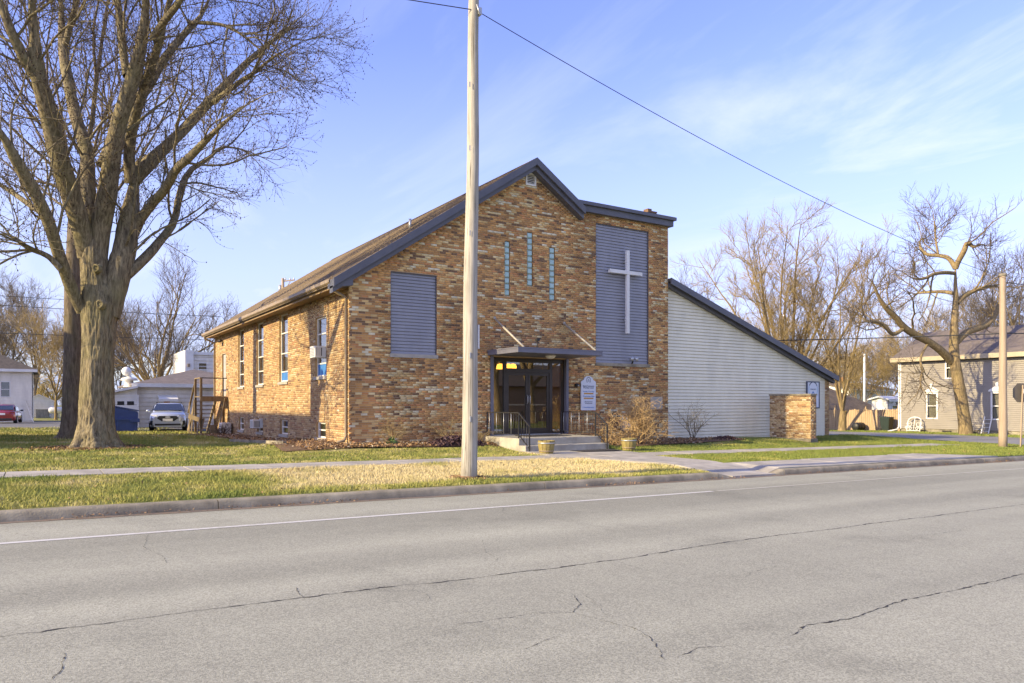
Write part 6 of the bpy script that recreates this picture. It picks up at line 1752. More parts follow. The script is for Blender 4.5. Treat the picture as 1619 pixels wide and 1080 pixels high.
def win_x(root, X, y0, y1, z0, z1, nrm=-1, ped=False, fmat=None, curtain=True):
    fmat = fmat or M_white; w = .09
    fx = X + nrm * .03
    mb = MB()
    mb.box(fx - .03, fx + .06, y0 - w, y0, z0 - w, z1 + w); mb.box(fx - .03, fx + .06, y1, y1 + w, z0 - w, z1 + w)
    mb.box(fx - .029, fx + .06, y0, y1, z1, z1 + w); mb.box(fx - .05, fx + .06, y0, y1, z0 - w, z0)
    zm = (z0 + z1) / 2; mb.box(fx - .01, fx + .05, y0, y1, zm - .025, zm + .025)
    f = mb.build("window", fmat, root)
    for a, b_ in ((z0, zm - .024), (zm + .024, z1)):
        p = MB(); p.box(fx + .03, fx + .036, y0, y1, a, b_); p.build("pane", M_glassdark, f)
    if curtain:
        p = MB(); p.add([(X + .12, y0, z0), (X + .12, y1, z0), (X + .12, y1, z1), (X + .12, y0, z1)], [(0, 1, 2, 3)]); p.build("curtain", M_curtain, f)
    if ped:
        p = MB(); ym = (y0 + y1) / 2
        p.prism([(y0 - w - .10, z1 + w + .02), (y1 + w + .10, z1 + w + .02), (y1 + w + .10, z1 + w + .10), (ym, z1 + w + .42), (y0 - w - .10, z1 + w + .10)], 'x', fx - .09, fx + .055)
        p.box(fx - .12, fx + .05, ym - .07, ym + .07, z1 + w + .30, z1 + w + .56)
        p.build("pediment", fmat, f)
    return f
# grey clapboard house on the right; its long wall faces the side street
HX = 47.7; hy0, hy1 = 13.5, 27.4; hz0 = G(HX, 22) - .1
zea = onX(1424, 568, HX).z
gh = thing("house", "grey clapboard house with white pedimented windows behind the pruned tree", "house", (HX, 20, hz0))
hw = []
def hwin(u0, u1, v0, v1):
    ya, yb = onX(u1, 640, HX).y, onX(u0, 640, HX).y; um = (u0 + u1) / 2
    hw.append((ya, yb, onX(um, v1, HX).z, onX(um, v0, HX).z))
hwin(1467.5, 1481.5, 623, 660.5)
hwin(1570, 1587, 622, 662)
hwin(1497.5, 1513, 566, 597)
z2_ = zea - .25
mb = MB()
for (a, b, l0, l1, t0, t1) in wall_pieces(hy0, hy1, lambda y: z2_, [], hw, hz0 + .35):
    mb.add([(HX, b, l1), (HX, a, l0), (HX, a, t0), (HX, b, t1)], [(0, 1, 2, 3)])
HD = 7.4
mb.add([(HX, hy1, hz0), (HX + HD, hy1, hz0), (HX + HD, hy1, z2_), (HX + HD / 2, hy1, z2_ + 2.0), (HX, hy1, z2_)], [(0, 1, 2, 3, 4)])
mb.add([(HX, hy0, hz0), (HX + HD, hy0, hz0), (HX + HD, hy0, z2_), (HX + HD / 2, hy0, z2_ + 2.0), (HX, hy0, z2_)], [(4, 3, 2, 1, 0)])
mb.add([(HX + HD, hy0, hz0), (HX + HD, hy1, hz0), (HX + HD, hy1, z2_), (HX + HD, hy0, z2_)], [(0, 1, 2, 3)])
wl_ = mb.build("wall", M_housegrey, gh)
mb = MB(); clap_x(mb, HX - .003, hy0, hy1, hz0 + .35, z2_, .115, hw); c = mb.build("clapboards", M_housegrey, wl_); c['kind'] = 'stuff'
mb = MB(); mb.box(HX + .02, HX + .2, hy0, hy1, hz0 - .2, hz0 + .35); mb.build("foundation", M_kerb, gh)
mb = MB(); mb.add([(HX + .6, hy0 + .3, hz0), (HX + .6, hy1 - .3, hz0), (HX + .6, hy1 - .3, z2_), (HX + .6, hy0 + .3, z2_)], [(0, 1, 2, 3)]); mb.build("inner_lining", M_dark, gh)
mb = MB()
rz = zea + .05
rid = onX(1445, 527, HX + HD / 2).z
ex = .42
for s in (0, 1):
    xa = HX - ex if s == 0 else HX + HD + ex
    mb.prism([(xa, rz), (HX + HD / 2, rid), (HX + HD / 2, rid - .15), (xa, rz - .15)], 'y', hy0 - .4, hy1 + .4)
rf = mb.build("roof", M_shingle_g, gh)
mb = MB(); mb.box(HX - ex - .03, HX - ex + .0, hy0 - .42, hy1 + .42, rz - .26, rz + .01); mb.build("eave_board", M_cream, rf)
mb = MB(); mb.box(HX - ex, HX - .03, hy0 - .4, hy1 + .4, rz - .27, rz - .24); mb.build("soffit", M_cream, rf)
mb = MB(); mb.box(HX - .06, HX - .001, hy1 - .12, hy1 + .02, hz0 + .3, z2_); mb.build("corner_board", M_white, wl_)
mb = MB(); mb.tube([(HX - .1, hy1 + .0, rz - .27), (HX - .1, hy1, hz0 + .45), (HX - .3, hy1 + .0, hz0 + .25), (HX - .9, hy1 + .3, hz0 + .12)], .05, 8); mb.build("downspout", M_white, gh)
for k, h in enumerate(hw): win_x(gh, HX, *h, ped=(k < 2))
for yy_ in (26.0, 24.4, 22.9, 21.2, 19.6):
    mb = MB(); mb.box(HX - .02, HX + .01, yy_ - .28, yy_ + .28, hz0 + .02, hz0 + .26); mb.build("basement_hatch", M_dark, gh)
# fence
fX = 49.6
fe = thing("fence", "tan cedar picket fence running back from the grey house corner", "fence", (fX, 28, G(fX, 28)))
fy = 27.6
while fy < 37.5:
    zb = G(fX, fy); t_ = zb + 1.50 + float(rgT.normal(0, .02)); xo = fX + float(rgT.normal(0, .006))
    prof = [(fy, zb + .03), (fy + .132, zb + .03), (fy + .132, t_ - .05), (fy + .1, t_), (fy + .03, t_), (fy, t_ - .05)]
    mb = MB(); mb.prism(prof, 'x', xo - .012, xo + .012); mb.build("picket", M_fence, fe); fy += .148
for fy in (28.6, 31.0, 33.4, 35.8):
    mb = MB(); mb.box(fX + .015, fX + .13, fy - .06, fy + .06, G(fX, fy) - .05, G(fX, fy) + 1.80); mb.build("post", M_fence, fe)
for h in (.35, 1.2):
    mb = MB(); mb.bar((fX + .04, 27.6, G(fX, 28) + h), (fX + .04, 37.5, G(fX, 37) + h), .045, .09); mb.build("rail", M_fence, fe)
# bins, headboard
bn = onD(1404, 684, 48.0); bg_ = (48.9, 29.0, G(48.9, 29.0))
t = thing("wheelie_bin", "dark green wheeled bin standing against the tan fence", "bin", bg_)
mb = MB()
vs = []
for (w_, d_, z_) in ((.24, .25, .06), (.29, .34, .92)):
    vs += [(bg_[0] - w_, bg_[1] - d_, bg_[2] + z_), (bg_[0] + w_, bg_[1] - d_, bg_[2] + z_), (bg_[0] + w_, bg_[1] + d_, bg_[2] + z_), (bg_[0] - w_, bg_[1] + d_, bg_[2] + z_)]
mb.add(vs, [(3, 2, 1, 0), (4, 5, 6, 7), (0, 1, 5, 4), (1, 2, 6, 5), (2, 3, 7, 6), (3, 0, 4, 7)]); mb.build("body", M_bin, t)
mb = MB(); mb.prism([(bg_[1] - .37, bg_[2] + .925), (bg_[1] + .37, bg_[2] + .925), (bg_[1] + .37, bg_[2] + 1.02), (bg_[1] - .30, bg_[2] + .98)], 'x', bg_[0] - .31, bg_[0] + .31); mb.build("lid", M_bin, t)
for s in (-1, 1):
    mb = MB(); mb.lathe([(.001, -.03), (.11, -.03), (.11, .03), (.001, .03)], (bg_[0] + s * .26, bg_[1] + .3, bg_[2] + .11), 14, axis='x'); mb.build("wheel", M_rubber, t)
bb = (48.8, 31.0, G(48.8, 31.0))
t = thing("barrel", "black plastic barrel lying on its side by the fence", "barrel", bb)
mb = MB(); mb.lathe([(.001, -.48), (.24, -.48), (.28, -.42), (.29, -.2), (.275, -.18), (.29, -.16), (.29, .16), (.275, .18), (.29, .2), (.28, .42), (.24, .48), (.001, .48)], (bb[0], bb[1], bb[2] + .29), 18, axis='x'); mb.build("body", M_black, t)
hb = (47.1, 26.2, G(47.1, 26.2))
t = thing("headboard", "white scrolled metal bed headboard leaning on the grey house", "headboard", hb)
hw_ = .42
def P3(y, z): return (hb[0] + .28 * z, hb[1] + y, hb[2] + z)
mb = MB()
for s in (-1, 1): mb.tube([P3(s * hw_, 0), P3(s * hw_, .72)], .035, 6)
mb.tube([P3(-hw_, .72)] + [P3(hw_ * math.cos(math.pi * (1 - k / 10)), .72 + .26 * math.sin(math.pi * k / 10)) for k in range(1, 10)] + [P3(hw_, .72)], .035, 6)
mb.tube([P3(-hw_, .12), P3(hw_, .12)], .03, 6)
mb.build("frame", M_white, t)
for s in (-1, 1):
    for (cy_, cz_, r0_) in ((.30, .5, .2), (.22, .26, .13), (.48, .30, .1)):
        pts = [P3(s * (cy_ + r0_ * (1 - k / 16 * .75) * math.cos(k * .55)), cz_ + r0_ * (1 - k / 16 * .75) * math.sin(k * .55)) for k in range(17)]
        mb = MB(); mb.tube(pts, .02, 5); mb.build("scroll", M_white, t)
mb = MB(); mb.tube([P3(0, .12), P3(0, .98)], .022, 6); mb.build("centre_bar", M_white, t)
t = thing("ladder", "white rungs of a small ladder leaning behind the pruned tree trunk", "ladder", (47.2, 21.9, G(47.2, 21.9)))
for y_ in (21.75, 22.15):
    mb = MB(); mb.bar((47.15, y_, G(47, 22) + .02), (47.6, y_, G(47, 22) + 1.05), .05, .05); mb.build("stile", M_white, t)
for k in range(4):
    mb = MB(); mb.bar((47.2 + .1 * k, 21.75, G(47, 22) + .2 + .23 * k), (47.2 + .1 * k, 22.15, G(47, 22) + .2 + .23 * k), .03, .03); mb.build("rung", M_white, t)

def simple_house(label, x0, x1, y0, y1, zw, zr, wall, roofm, windows=(), axis='x', ov=.4, base=None, hip=False, e=.2, name="house", chim=False):
    """clapboard house; windows: (x0,x1,z0,z1) in the wall facing -Y"""
    z0 = (base if base is not None else G((x0 + x1) / 2, y0)) - .1
    t = thing(name, label, "house" if name == "house" else "garage", ((x0 + x1) / 2, y0, z0))
    mb = MB()
    for (a, b, l0, l1, t0, t1) in wall_pieces(x0, x1, lambda q: zw, [], list(windows), z0):
        mb.add([(a, y0, l0), (b, y0, l1), (b, y0, t1), (a, y0, t0)], [(0, 1, 2, 3)])
    mb.add([(x0, y0, z0), (x0, y1, z0), (x0, y1, zw), (x0, y0, zw)], [(3, 2, 1, 0)])
    mb.add([(x1, y0, z0), (x1, y1, z0), (x1, y1, zw), (x1, y0, zw)], [(0, 1, 2, 3)])
    mb.add([(x0, y1, z0), (x1, y1, z0), (x1, y1, zw), (x0, y1, zw)], [(3, 2, 1, 0)])
    if not hip:
        if axis == 'x':
            for xx in (x0, x1): mb.add([(xx, y0, zw), (xx, y1, zw), (xx, (y0 + y1) / 2, zr - .1)], [(0, 1, 2)])
        else:
            for yy_ in (y0, y1): mb.add([(x0, yy_, zw), (x1, yy_, zw), ((x0 + x1) / 2, yy_, zr - .1)], [(0, 1, 2)])
    w_ = mb.build("wall", wall, t)
    mb = MB(); clap_y(mb, y0 - .003, x0, x1, z0 + .2, zw, e, list(windows)); clap_x(mb, x0 - .003, y0, y1, z0 + .2, zw, e, []); clap_x(mb, x1 + .003, y0, y1, z0 + .2, zw, e, [], 1)
    c = mb.build("clapboards", wall, w_); c['kind'] = 'stuff'
    mb = MB(); X0, X1, Y0, Y1 = x0 - ov, x1 + ov, y0 - ov, y1 + ov; xm, ym = (x0 + x1) / 2, (y0 + y1) / 2
    if hip:
        k = min(X1 - X0, Y1 - Y0) / 2
        if X1 - X0 > Y1 - Y0: ra, rb = (X0 + k, ym, zr), (X1 - k, ym, zr)
        else: ra, rb = (xm, Y0 + k, zr), (xm, Y1 - k, zr)
        vs = [(X0, Y0, zw), (X1, Y0, zw), (X1, Y1, zw), (X0, Y1, zw), ra, rb, (X0, Y0, zw - .12), (X1, Y0, zw - .12), (X1, Y1, zw - .12), (X0, Y1, zw - .12)]
        if X1 - X0 > Y1 - Y0: fs = [(0, 1, 5, 4), (1, 2, 5), (2, 3, 4, 5), (3, 0, 4)]
        else: fs = [(0, 1, 4), (1, 2, 5, 4), (2, 3, 5), (3, 0, 4, 5)]
        fs += [(6, 7, 1, 0), (7, 8, 2, 1), (8, 9, 3, 2), (9, 6, 0, 3), (9, 8, 7, 6)]
        mb.add(vs, fs)
    elif axis == 'x':
        for s in (0, 1):
            ya = Y0 if s == 0 else Y1
            mb.prism([(ya, zw), (ym, zr), (ym, zr - .12), (ya, zw - .12)], 'x', X0, X1)
    else:
        for s in (0, 1):
            xa = X0 if s == 0 else X1
            mb.prism([(xa, zw), (xm, zr), (xm, zr - .12), (xa, zw - .12)], 'y', Y0, Y1)
    r_ = mb.build("roof", roofm, t)
    if axis == 'x' or hip:
        mb = MB(); mb.box(X0, X1, Y0 - .03, Y0, zw - .22, zw + .01); mb.build("eave_board", M_white, r_)
    if chim:
        mb = MB(); mb.box(xm - .3, xm + .3, ym - .3, ym + .3, zr - .5, zr + .7); mb.build("chimney", M_brk[6], r_)
    for (a, b, za, zb) in windows:
        mb = MB(); w = .08
        mb.box(a - w, a, y0 - .05, y0 + .03, za - w, zb + w); mb.box(b, b + w, y0 - .05, y0 + .03, za - w, zb + w)
        mb.box(a, b, y0 - .05, y0 + .03, zb, zb + w); mb.box(a, b, y0 - .07, y0 + .03, za - w, za); mb.box(a, b, y0 - .02, y0 + .02, (za + zb) / 2 - .025, (za + zb) / 2 + .025)
        f = mb.build("window", M_white, t)
        for p, q in ((za, (za + zb) / 2 - .024), ((za + zb) / 2 + .024, zb)):
            g_ = MB(); g_.box(a, b, y0 + .005, y0 + .012, p, q); g_.build("pane", M_glassdark, f)
        g_ = MB(); g_.add([(a, y0 + .12, za), (b, y0 + .12, za), (b, y0 + .12, zb), (a, y0 + .12, zb)], [(0, 1, 2, 3)]); g_.build("curtain", M_curtain if not hip else M_dark, f)
    return t
# white garage behind the church
GY = 50.5
ga, gb_ = onY(217, 640, GY).x, onY(345, 640, GY).x + 3
zea = onY(270, 607, GY).z
garage = simple_house("low white clapboard garage with brown hip roof behind the parked suv", ga, gb_, GY, GY + 9, zea, onY(285, 584, GY + 4.5).z, M_offw, M_shingle_g, (), hip=True, e=.26, ov=.35, name="garage")
aw0, aw1 = onY(249, 640, GY).x, onY(279, 640, GY).x; az1 = onY(264, 624.5, GY).z; az0 = onY(264, 631, GY).z
mb = MB(); mb.prism([(GY - .02, az1), (GY - .7, az0), (GY - .7, az0 - .15), (GY - .66, az0 - .15), (GY - .02, az1 - .06)], 'x', aw0, aw1); mb.build("awning", M_white, garage)
mb = MB(); mb.box(aw0 + .08, aw1 - .08, GY - .05, GY - .026, az0 - .55, az0); mb.build("window_frame", M_white, garage)
mb = MB(); mb.box(aw0 + .35, aw1 - .4, GY - .07, GY - .052, az0 - .5, az0 - .15); mb.build("window_panel", M_brk[6], garage)
# lower bay with overhead door
la0, la1 = onY(150, 640, GY - .4).x, onY(217.3, 640, GY - .4).x - .02
zl0, zl1 = onY(150, 627, GY - .4).z, onY(217, 614, GY - .4).z
bay = thing("garage", "white garage bay with panelled overhead door behind the blue dumpster", "garage", ((la0 + la1) / 2, GY - .4, G(2, GY)))
zg = G(3, GY) - .1
mb = MB(); mb.prism([(la0, zg), (la1, zg), (la1, zl1), (la0, zl0)], 'y', GY - .4, GY + 5); w_ = mb.build("wall", M_offw, bay)
mb = MB(); clap_y(mb, GY - .403, la0, la1, zg + .2, zl1, .26, [(la0 - 1, onY(216, 640, GY - .4).x - .1, -1, onY(200, 625, GY - .4).z)], topf=lambda x_: zl0 + (zl1 - zl0) * (x_ - la0) / (la1 - la0)); c = mb.build("clapboards", M_offw, w_); c['kind'] = 'stuff'
mb = MB(); mb.prism([(la0 - .1, zl0), (la1, zl1 + .02), (la1, zl1 + .16), (la0 - .1, zl0 + .14)], 'y', GY - .7, GY + 5.1); mb.build("roof", M_white, bay)
dd0, dd1, ddz = onY(163, 640, GY - .45).x, onY(215.5, 640, GY - .45).x, onY(200, 627.5, GY - .45).z
mb = MB(); mb.box(dd0, dd1, GY - .47, GY - .41, zg + .1, ddz); dr = mb.build("overhead_door", M_white, bay)
mb = MB(); mb.box(dd1, dd1 + .12, GY - .5, GY - .405, zg + .1, ddz + .12); mb.box(dd0, dd1 - .001, GY - .5, GY - .405, ddz + .001, ddz + .12); mb.build("door_casing", M_white, bay)
for (ua, ub_) in ((185, 196), (200.5, 211.5)):
    mb = MB(); mb.box(onY(ua, 640, GY - .47).x, onY(ub_, 640, GY - .47).x, GY - .48, GY - .472, onY(200, 640.5, GY - .47).z, onY(200, 634.5, GY - .47).z); mb.build("pane", M_dark, dr)
for k in range(1, 4):
    z_ = zg + .1 + (ddz - zg - .1) * k / 4; mb = MB(); mb.box(dd0, dd1, GY - .476, GY - .471, z_ - .012, z_ + .012); mb.build("panel_joint", M_stone, dr)
# little lantern cupola on the bay roof
cq = onY(204, 612, GY + 1.2)
t = thing("yard_lantern", "white globe lamp on a small white stand above the garage bay", "lamp", (cq.x, cq.y, cq.z))
mb = MB(); mb.lathe([(.36, 0), (.30, .05), (.22, .4), (.5, .42), (.42, .56), (.15, .62), (.06, .8)], tuple(cq), 14); mb.build("stand", M_offw, t)
mb = MB(); mb.ball((cq.x - .15, cq.y, cq.z + .98), .28, 14); mb.build("globe", M_white, t)
# taller white block further behind
b0 = onD(291, 640, 66); hb2 = simple_house("plain white two storey block with small window behind the garage", onY(305, 640, 64).x, onY(305, 640, 64).x + 9, 64, 72, onY(320, 557, 64).z, onY(320, 555, 64).z, M_offw, M_shingle_d, [(onY(314, 640, 64).x, onY(326, 640, 64).x, onY(320, 584, 64).z, onY(320, 574.5, 64).z)], e=.3, ov=.15)
tw0 = onY(291, 640, 64).x; tw1 = onY(305, 640, 64).x - .03
mb = MB(); mb.box(tw0, tw1, 63.6, 70, 0, onY(298, 553.5, 63.6).z); mb.build("stair_tower", M_white, hb2)
mb = MB(); mb.box(onY(296, 640, 63.6).x, onY(300, 640, 63.6).x, 63.5, 63.595, onY(298, 580, 63.6).z, onY(298, 575, 63.6).z); mb.build("wall_lamp", M_gutter, hb2)
simple_house("tall pale house added out of view beyond the left edge to shade the church side wall", -13.5, -5.0, 25.2, 37.4, 6.0, 8.6, M_offw, M_shingle_d, (), axis='y', e=.2, ov=.4)  # unseen house put in to cast the tree shade on the lower side wall
# left white house
LYy = 75.0
lx1 = onY(50, 640, LYy).x
lw = [(onY(1, 640, LYy).x, onY(14.5, 640, LYy).x, onY(8, 627, LYy).z, onY(8, 604, LYy).z)]
lze = onY(30, 584, LYy).z
lh = simple_house("white clapboard house with dark hip roof at the left edge", lx1 - 9.5, lx1, LYy, LYy + 9, lze, onY(0, 560, LYy + 4).z + 1.0, M_offw, M_shingle_d, lw, hip=True, e=.24)
mb = MB(); a = onY(24, 650, LYy); b_ = onY(36.5, 650, LYy); mb.box(a.x, b_.x, LYy - .06, LYy - .026, G(a.x, LYy), onY(30, 647, LYy).z); mb.build("white_hatch", M_white, lh)
mb = MB(); a = onY(46, 645, LYy); mb.bar((a.x + .3, LYy - .6, G(a.x, LYy)), (a.x - .3, LYy - .05, G(a.x, LYy) + 1.9), .06, .06); mb.build("prop", M_offw, lh)
# small shed and far fence down the drive
sx = onD(60, 650, 88)
simple_house("small white shed far down the drive beside the white house", sx.x - 1.5, sx.x + 1.6, sx.y, sx.y + 3, 1.8, 2.6, M_offw, M_offw, (), axis='y', e=.3, ov=.1)
ff0 = onD(56, 652, 84); ff1 = onD(92, 652, 92)
t = thing("fence", "grey board fence across the end of the gravel drive", "fence", tuple(ff0))
nn = 26
for k in range(nn):
    a = ff0.lerp(ff1, k / nn); b_ = ff0.lerp(ff1, (k + .92) / nn); z_ = G(a.x, a.y)
    mb = MB(); mb.bar((a.x, a.y, z_ + .5), (b_.x, b_.y, z_ + .5), .03, 1.0); mb.build("board", M_kerb, t)
pt = onD(88, 645, 82)
t = thing("propane_tank", "small white propane tank beside the drive fence", "tank", (pt.x, pt.y, G(pt.x, pt.y)))
mb = MB(); zt_ = G(pt.x, pt.y) + .95
mb.lathe([(.001, -.75), (.25, -.68), (.38, -.5), (.38, .5), (.25, .68), (.001, .75)], (pt.x, pt.y, zt_), 14, axis='x'); mb.build("body", M_white, t)
mb = MB(); mb.box(pt.x - .4, pt.x - .3, pt.y - .2, pt.y + .2, G(pt.x, pt.y), zt_ - .3); mb.box(pt.x + .3, pt.x + .4, pt.y - .2, pt.y + .2, G(pt.x, pt.y), zt_ - .3); mb.build("leg", M_steel, t)
# far houses on the right
rr = onD(1345, 640, 68)
simple_house("low house with brown shingled hip roof between wing and fence", rr.x - 6.5, rr.x + 3.2, rr.y - 1, rr.y + 7, .75, onD(1340, 605, 70).z, M_offw, M_shingle, (), hip=True, e=.2, ov=.5)
rr = onD(1412, 640, 62)
simple_house("small cream flat roofed cottage left of the grey house", rr.x - .7, rr.x + 3, rr.y, rr.y + 1.4, onD(1412, 631, 62).z, onD(1412, 626, 62).z, M_white, M_white, [(rr.x - .1, rr.x + .6, onD(1412, 646, 62).z, onD(1412, 636, 62).z)], e=.2, ov=.3)
rr = onD(1385, 640, 98)
simple_house("distant house with brown roof and brick chimney beyond the fence", rr.x - 6, rr.x + 4, rr.y, rr.y + 8, onD(1385, 616, 98).z, onD(1385, 604, 98).z, M_offw, M_shingle, (), e=.3, chim=True)
fp_ = onD(1367, 640, 76); fg = (fp_.x, fp_.y, G(fp_.x, fp_.y))
t = thing("flagpole", "slim white pole rising over the brown roofs beyond the fence", "pole", fg)
mb = MB(); mb.tube([fg, (fg[0], fg[1], onD(1367, 562, 76).z)], [.13, .10], 10); mb.ball((fg[0], fg[1], onD(1367, 562, 76).z + .05), .14, 8); mb.build("pole", M_white, t)
# brown house across the road (mirrored in the doors)
simple_house("brown house across the road mirrored in the door glass", 38, 52, -34, -26, 3.4, 6, pm("brown_clap", (0.30, 0.20, 0.13), (0.25, 0.17, 0.11), 2, .8), M_shingle_d, (), e=.2, base=-.5)

# ================================================================== REAR STAIRS OF THE CHURCH
SY0, SY1 = 37.0, 38.6
stt = thing("wooden_stairs", "weathered wooden stairs and landing at the church rear door", "stairs", (6.6, 38.5, G(6.6, 38.5)))
LZ = 1.84
for k in range(8):
    mb = MB(); xa = 6.25 + k * .148; mb.box(xa, xa + .14, SY0, SY1, LZ - .04, LZ); mb.build("deck_board", M_deck, stt)
mb = MB(); mb.box(6.25, 7.45, SY0 - .04, SY0 - .002, LZ - .24, LZ - .01); mb.build("rim_joist", M_deck, stt)
for (x_, y_) in ((6.3, SY0 + .05), (6.3, SY1 - .05), (7.3, SY0 + .05)):
    mb = MB(); mb.box(x_ - .05, x_ + .05, y_ - .05, y_ + .05, G(x_, y_) - .1, (LZ + .86) if x_ < 7 else LZ - .25); mb.build("post", M_deck, stt)
nT = 8
for k in range(nT):
    z_ = LZ - (k + 1) * (LZ - G(6.5, 41)) / (nT + 1); y_ = SY1 + .02 + k * .27
    mb = MB(); mb.box(6.36, 7.2, y_, y_ + .27, z_ - .04, z_); mb.build("tread", M_deck, stt)
for x_ in (6.32, 7.24):
    mb = MB(); mb.bar((x_, SY1 - .05, LZ - .12), (x_, SY1 + .27 * nT + .1, G(x_, 41) + .05), .05, .26); mb.build("stringer", M_deck, stt)
mb = MB(); mb.bar((6.3, SY0 + .05, LZ + .86), (7.45, SY0 + .05, LZ + .86), .045, .045); mb.build("top_rail", M_iron, stt)
mb = MB(); mb.bar((6.3, SY0 + .05, LZ + .862), (6.3, SY1 - .05, LZ + .862), .10, .045); mb.build("top_rail", M_deck, stt)
mb = MB(); mb.bar((6.32, SY1 - .05, LZ + .86), (6.32, SY1 + 2.2, G(6, 41) + 1.0), .08, .045); mb.build("top_rail", M_deck, stt)
mb = MB(); mb.box(7.28, 7.31, SY0 + .03, SY0 + .06, LZ, LZ + .86); mb.build("iron_post", M_iron, stt)
for (a, b_) in (((6.1, 36.9, 0), (6.32, 37.0, 1.3)), ((5.95, 37.5, 0), (6.2, 38.4, 1.6)), ((5.98, 38.2, 0), (6.1, 39.0, 1.5)), ((7.0, 36.85, 0), (7.34, 36.95, 1.7)), ((6.25, 36.8, 0), (6.4, 36.9, .75)), ((6.5, 36.8, 0), (6.62, 36.9, .5))):
    mb = MB(); mb.bar((a[0], a[1], G(a[0], a[1]) - .02), (b_[0], b_[1], G(b_[0], b_[1]) + b_[2]), .16, .04, up=(1, 0, 0)); mb.build("brace_board", M_deck, stt)
mb = MB(); mb.bar((5.85, 37.6, G(5.8, 37.4) + .85), (6.4, 36.9, G(6.4, 37) + .6), .04, .2); mb.build("brace_board", M_deck, stt)
# crate-like brick pile and planter under the stairs
mb = MB(); mb.box(6.62, 6.98, 36.6, 36.9, G(6.4, 36.6), G(6.4, 36.6) + .22); mb.box(6.65, 6.95, 36.62, 36.88, G(6.4, 36.6) + .223, G(6.4, 36.6) + .43); tag(mb.build("block_stack", M_deck), "two stacked weathered timber blocks beneath the wooden landing", "block")
ac = thing("condenser_unit", "small grey cooling unit on the ground beside the rear stairs", "cooling unit", (7.2, 36.2, G(7.2, 36.2)))
za = G(7.2, 36.2)
mb = MB(); mb.box(6.98, 7.42, 35.9, 36.5, za, za + .55); mb.build("casing", M_offw, ac, bevel=.02)
for k in range(5):
    mb = MB(); mb.box(6.965, 6.978, 35.95, 36.45, za + .08 + k * .09, za + .11 + k * .09); mb.build("grille_bar", M_kerb, ac)
shrub("shrub", "dark scraggy shrub at the foot of the rear stairs", 6.9, 35.6, .55, 70, 12, [M_twig, M_twig], 12, (5, 4), .012, 0)

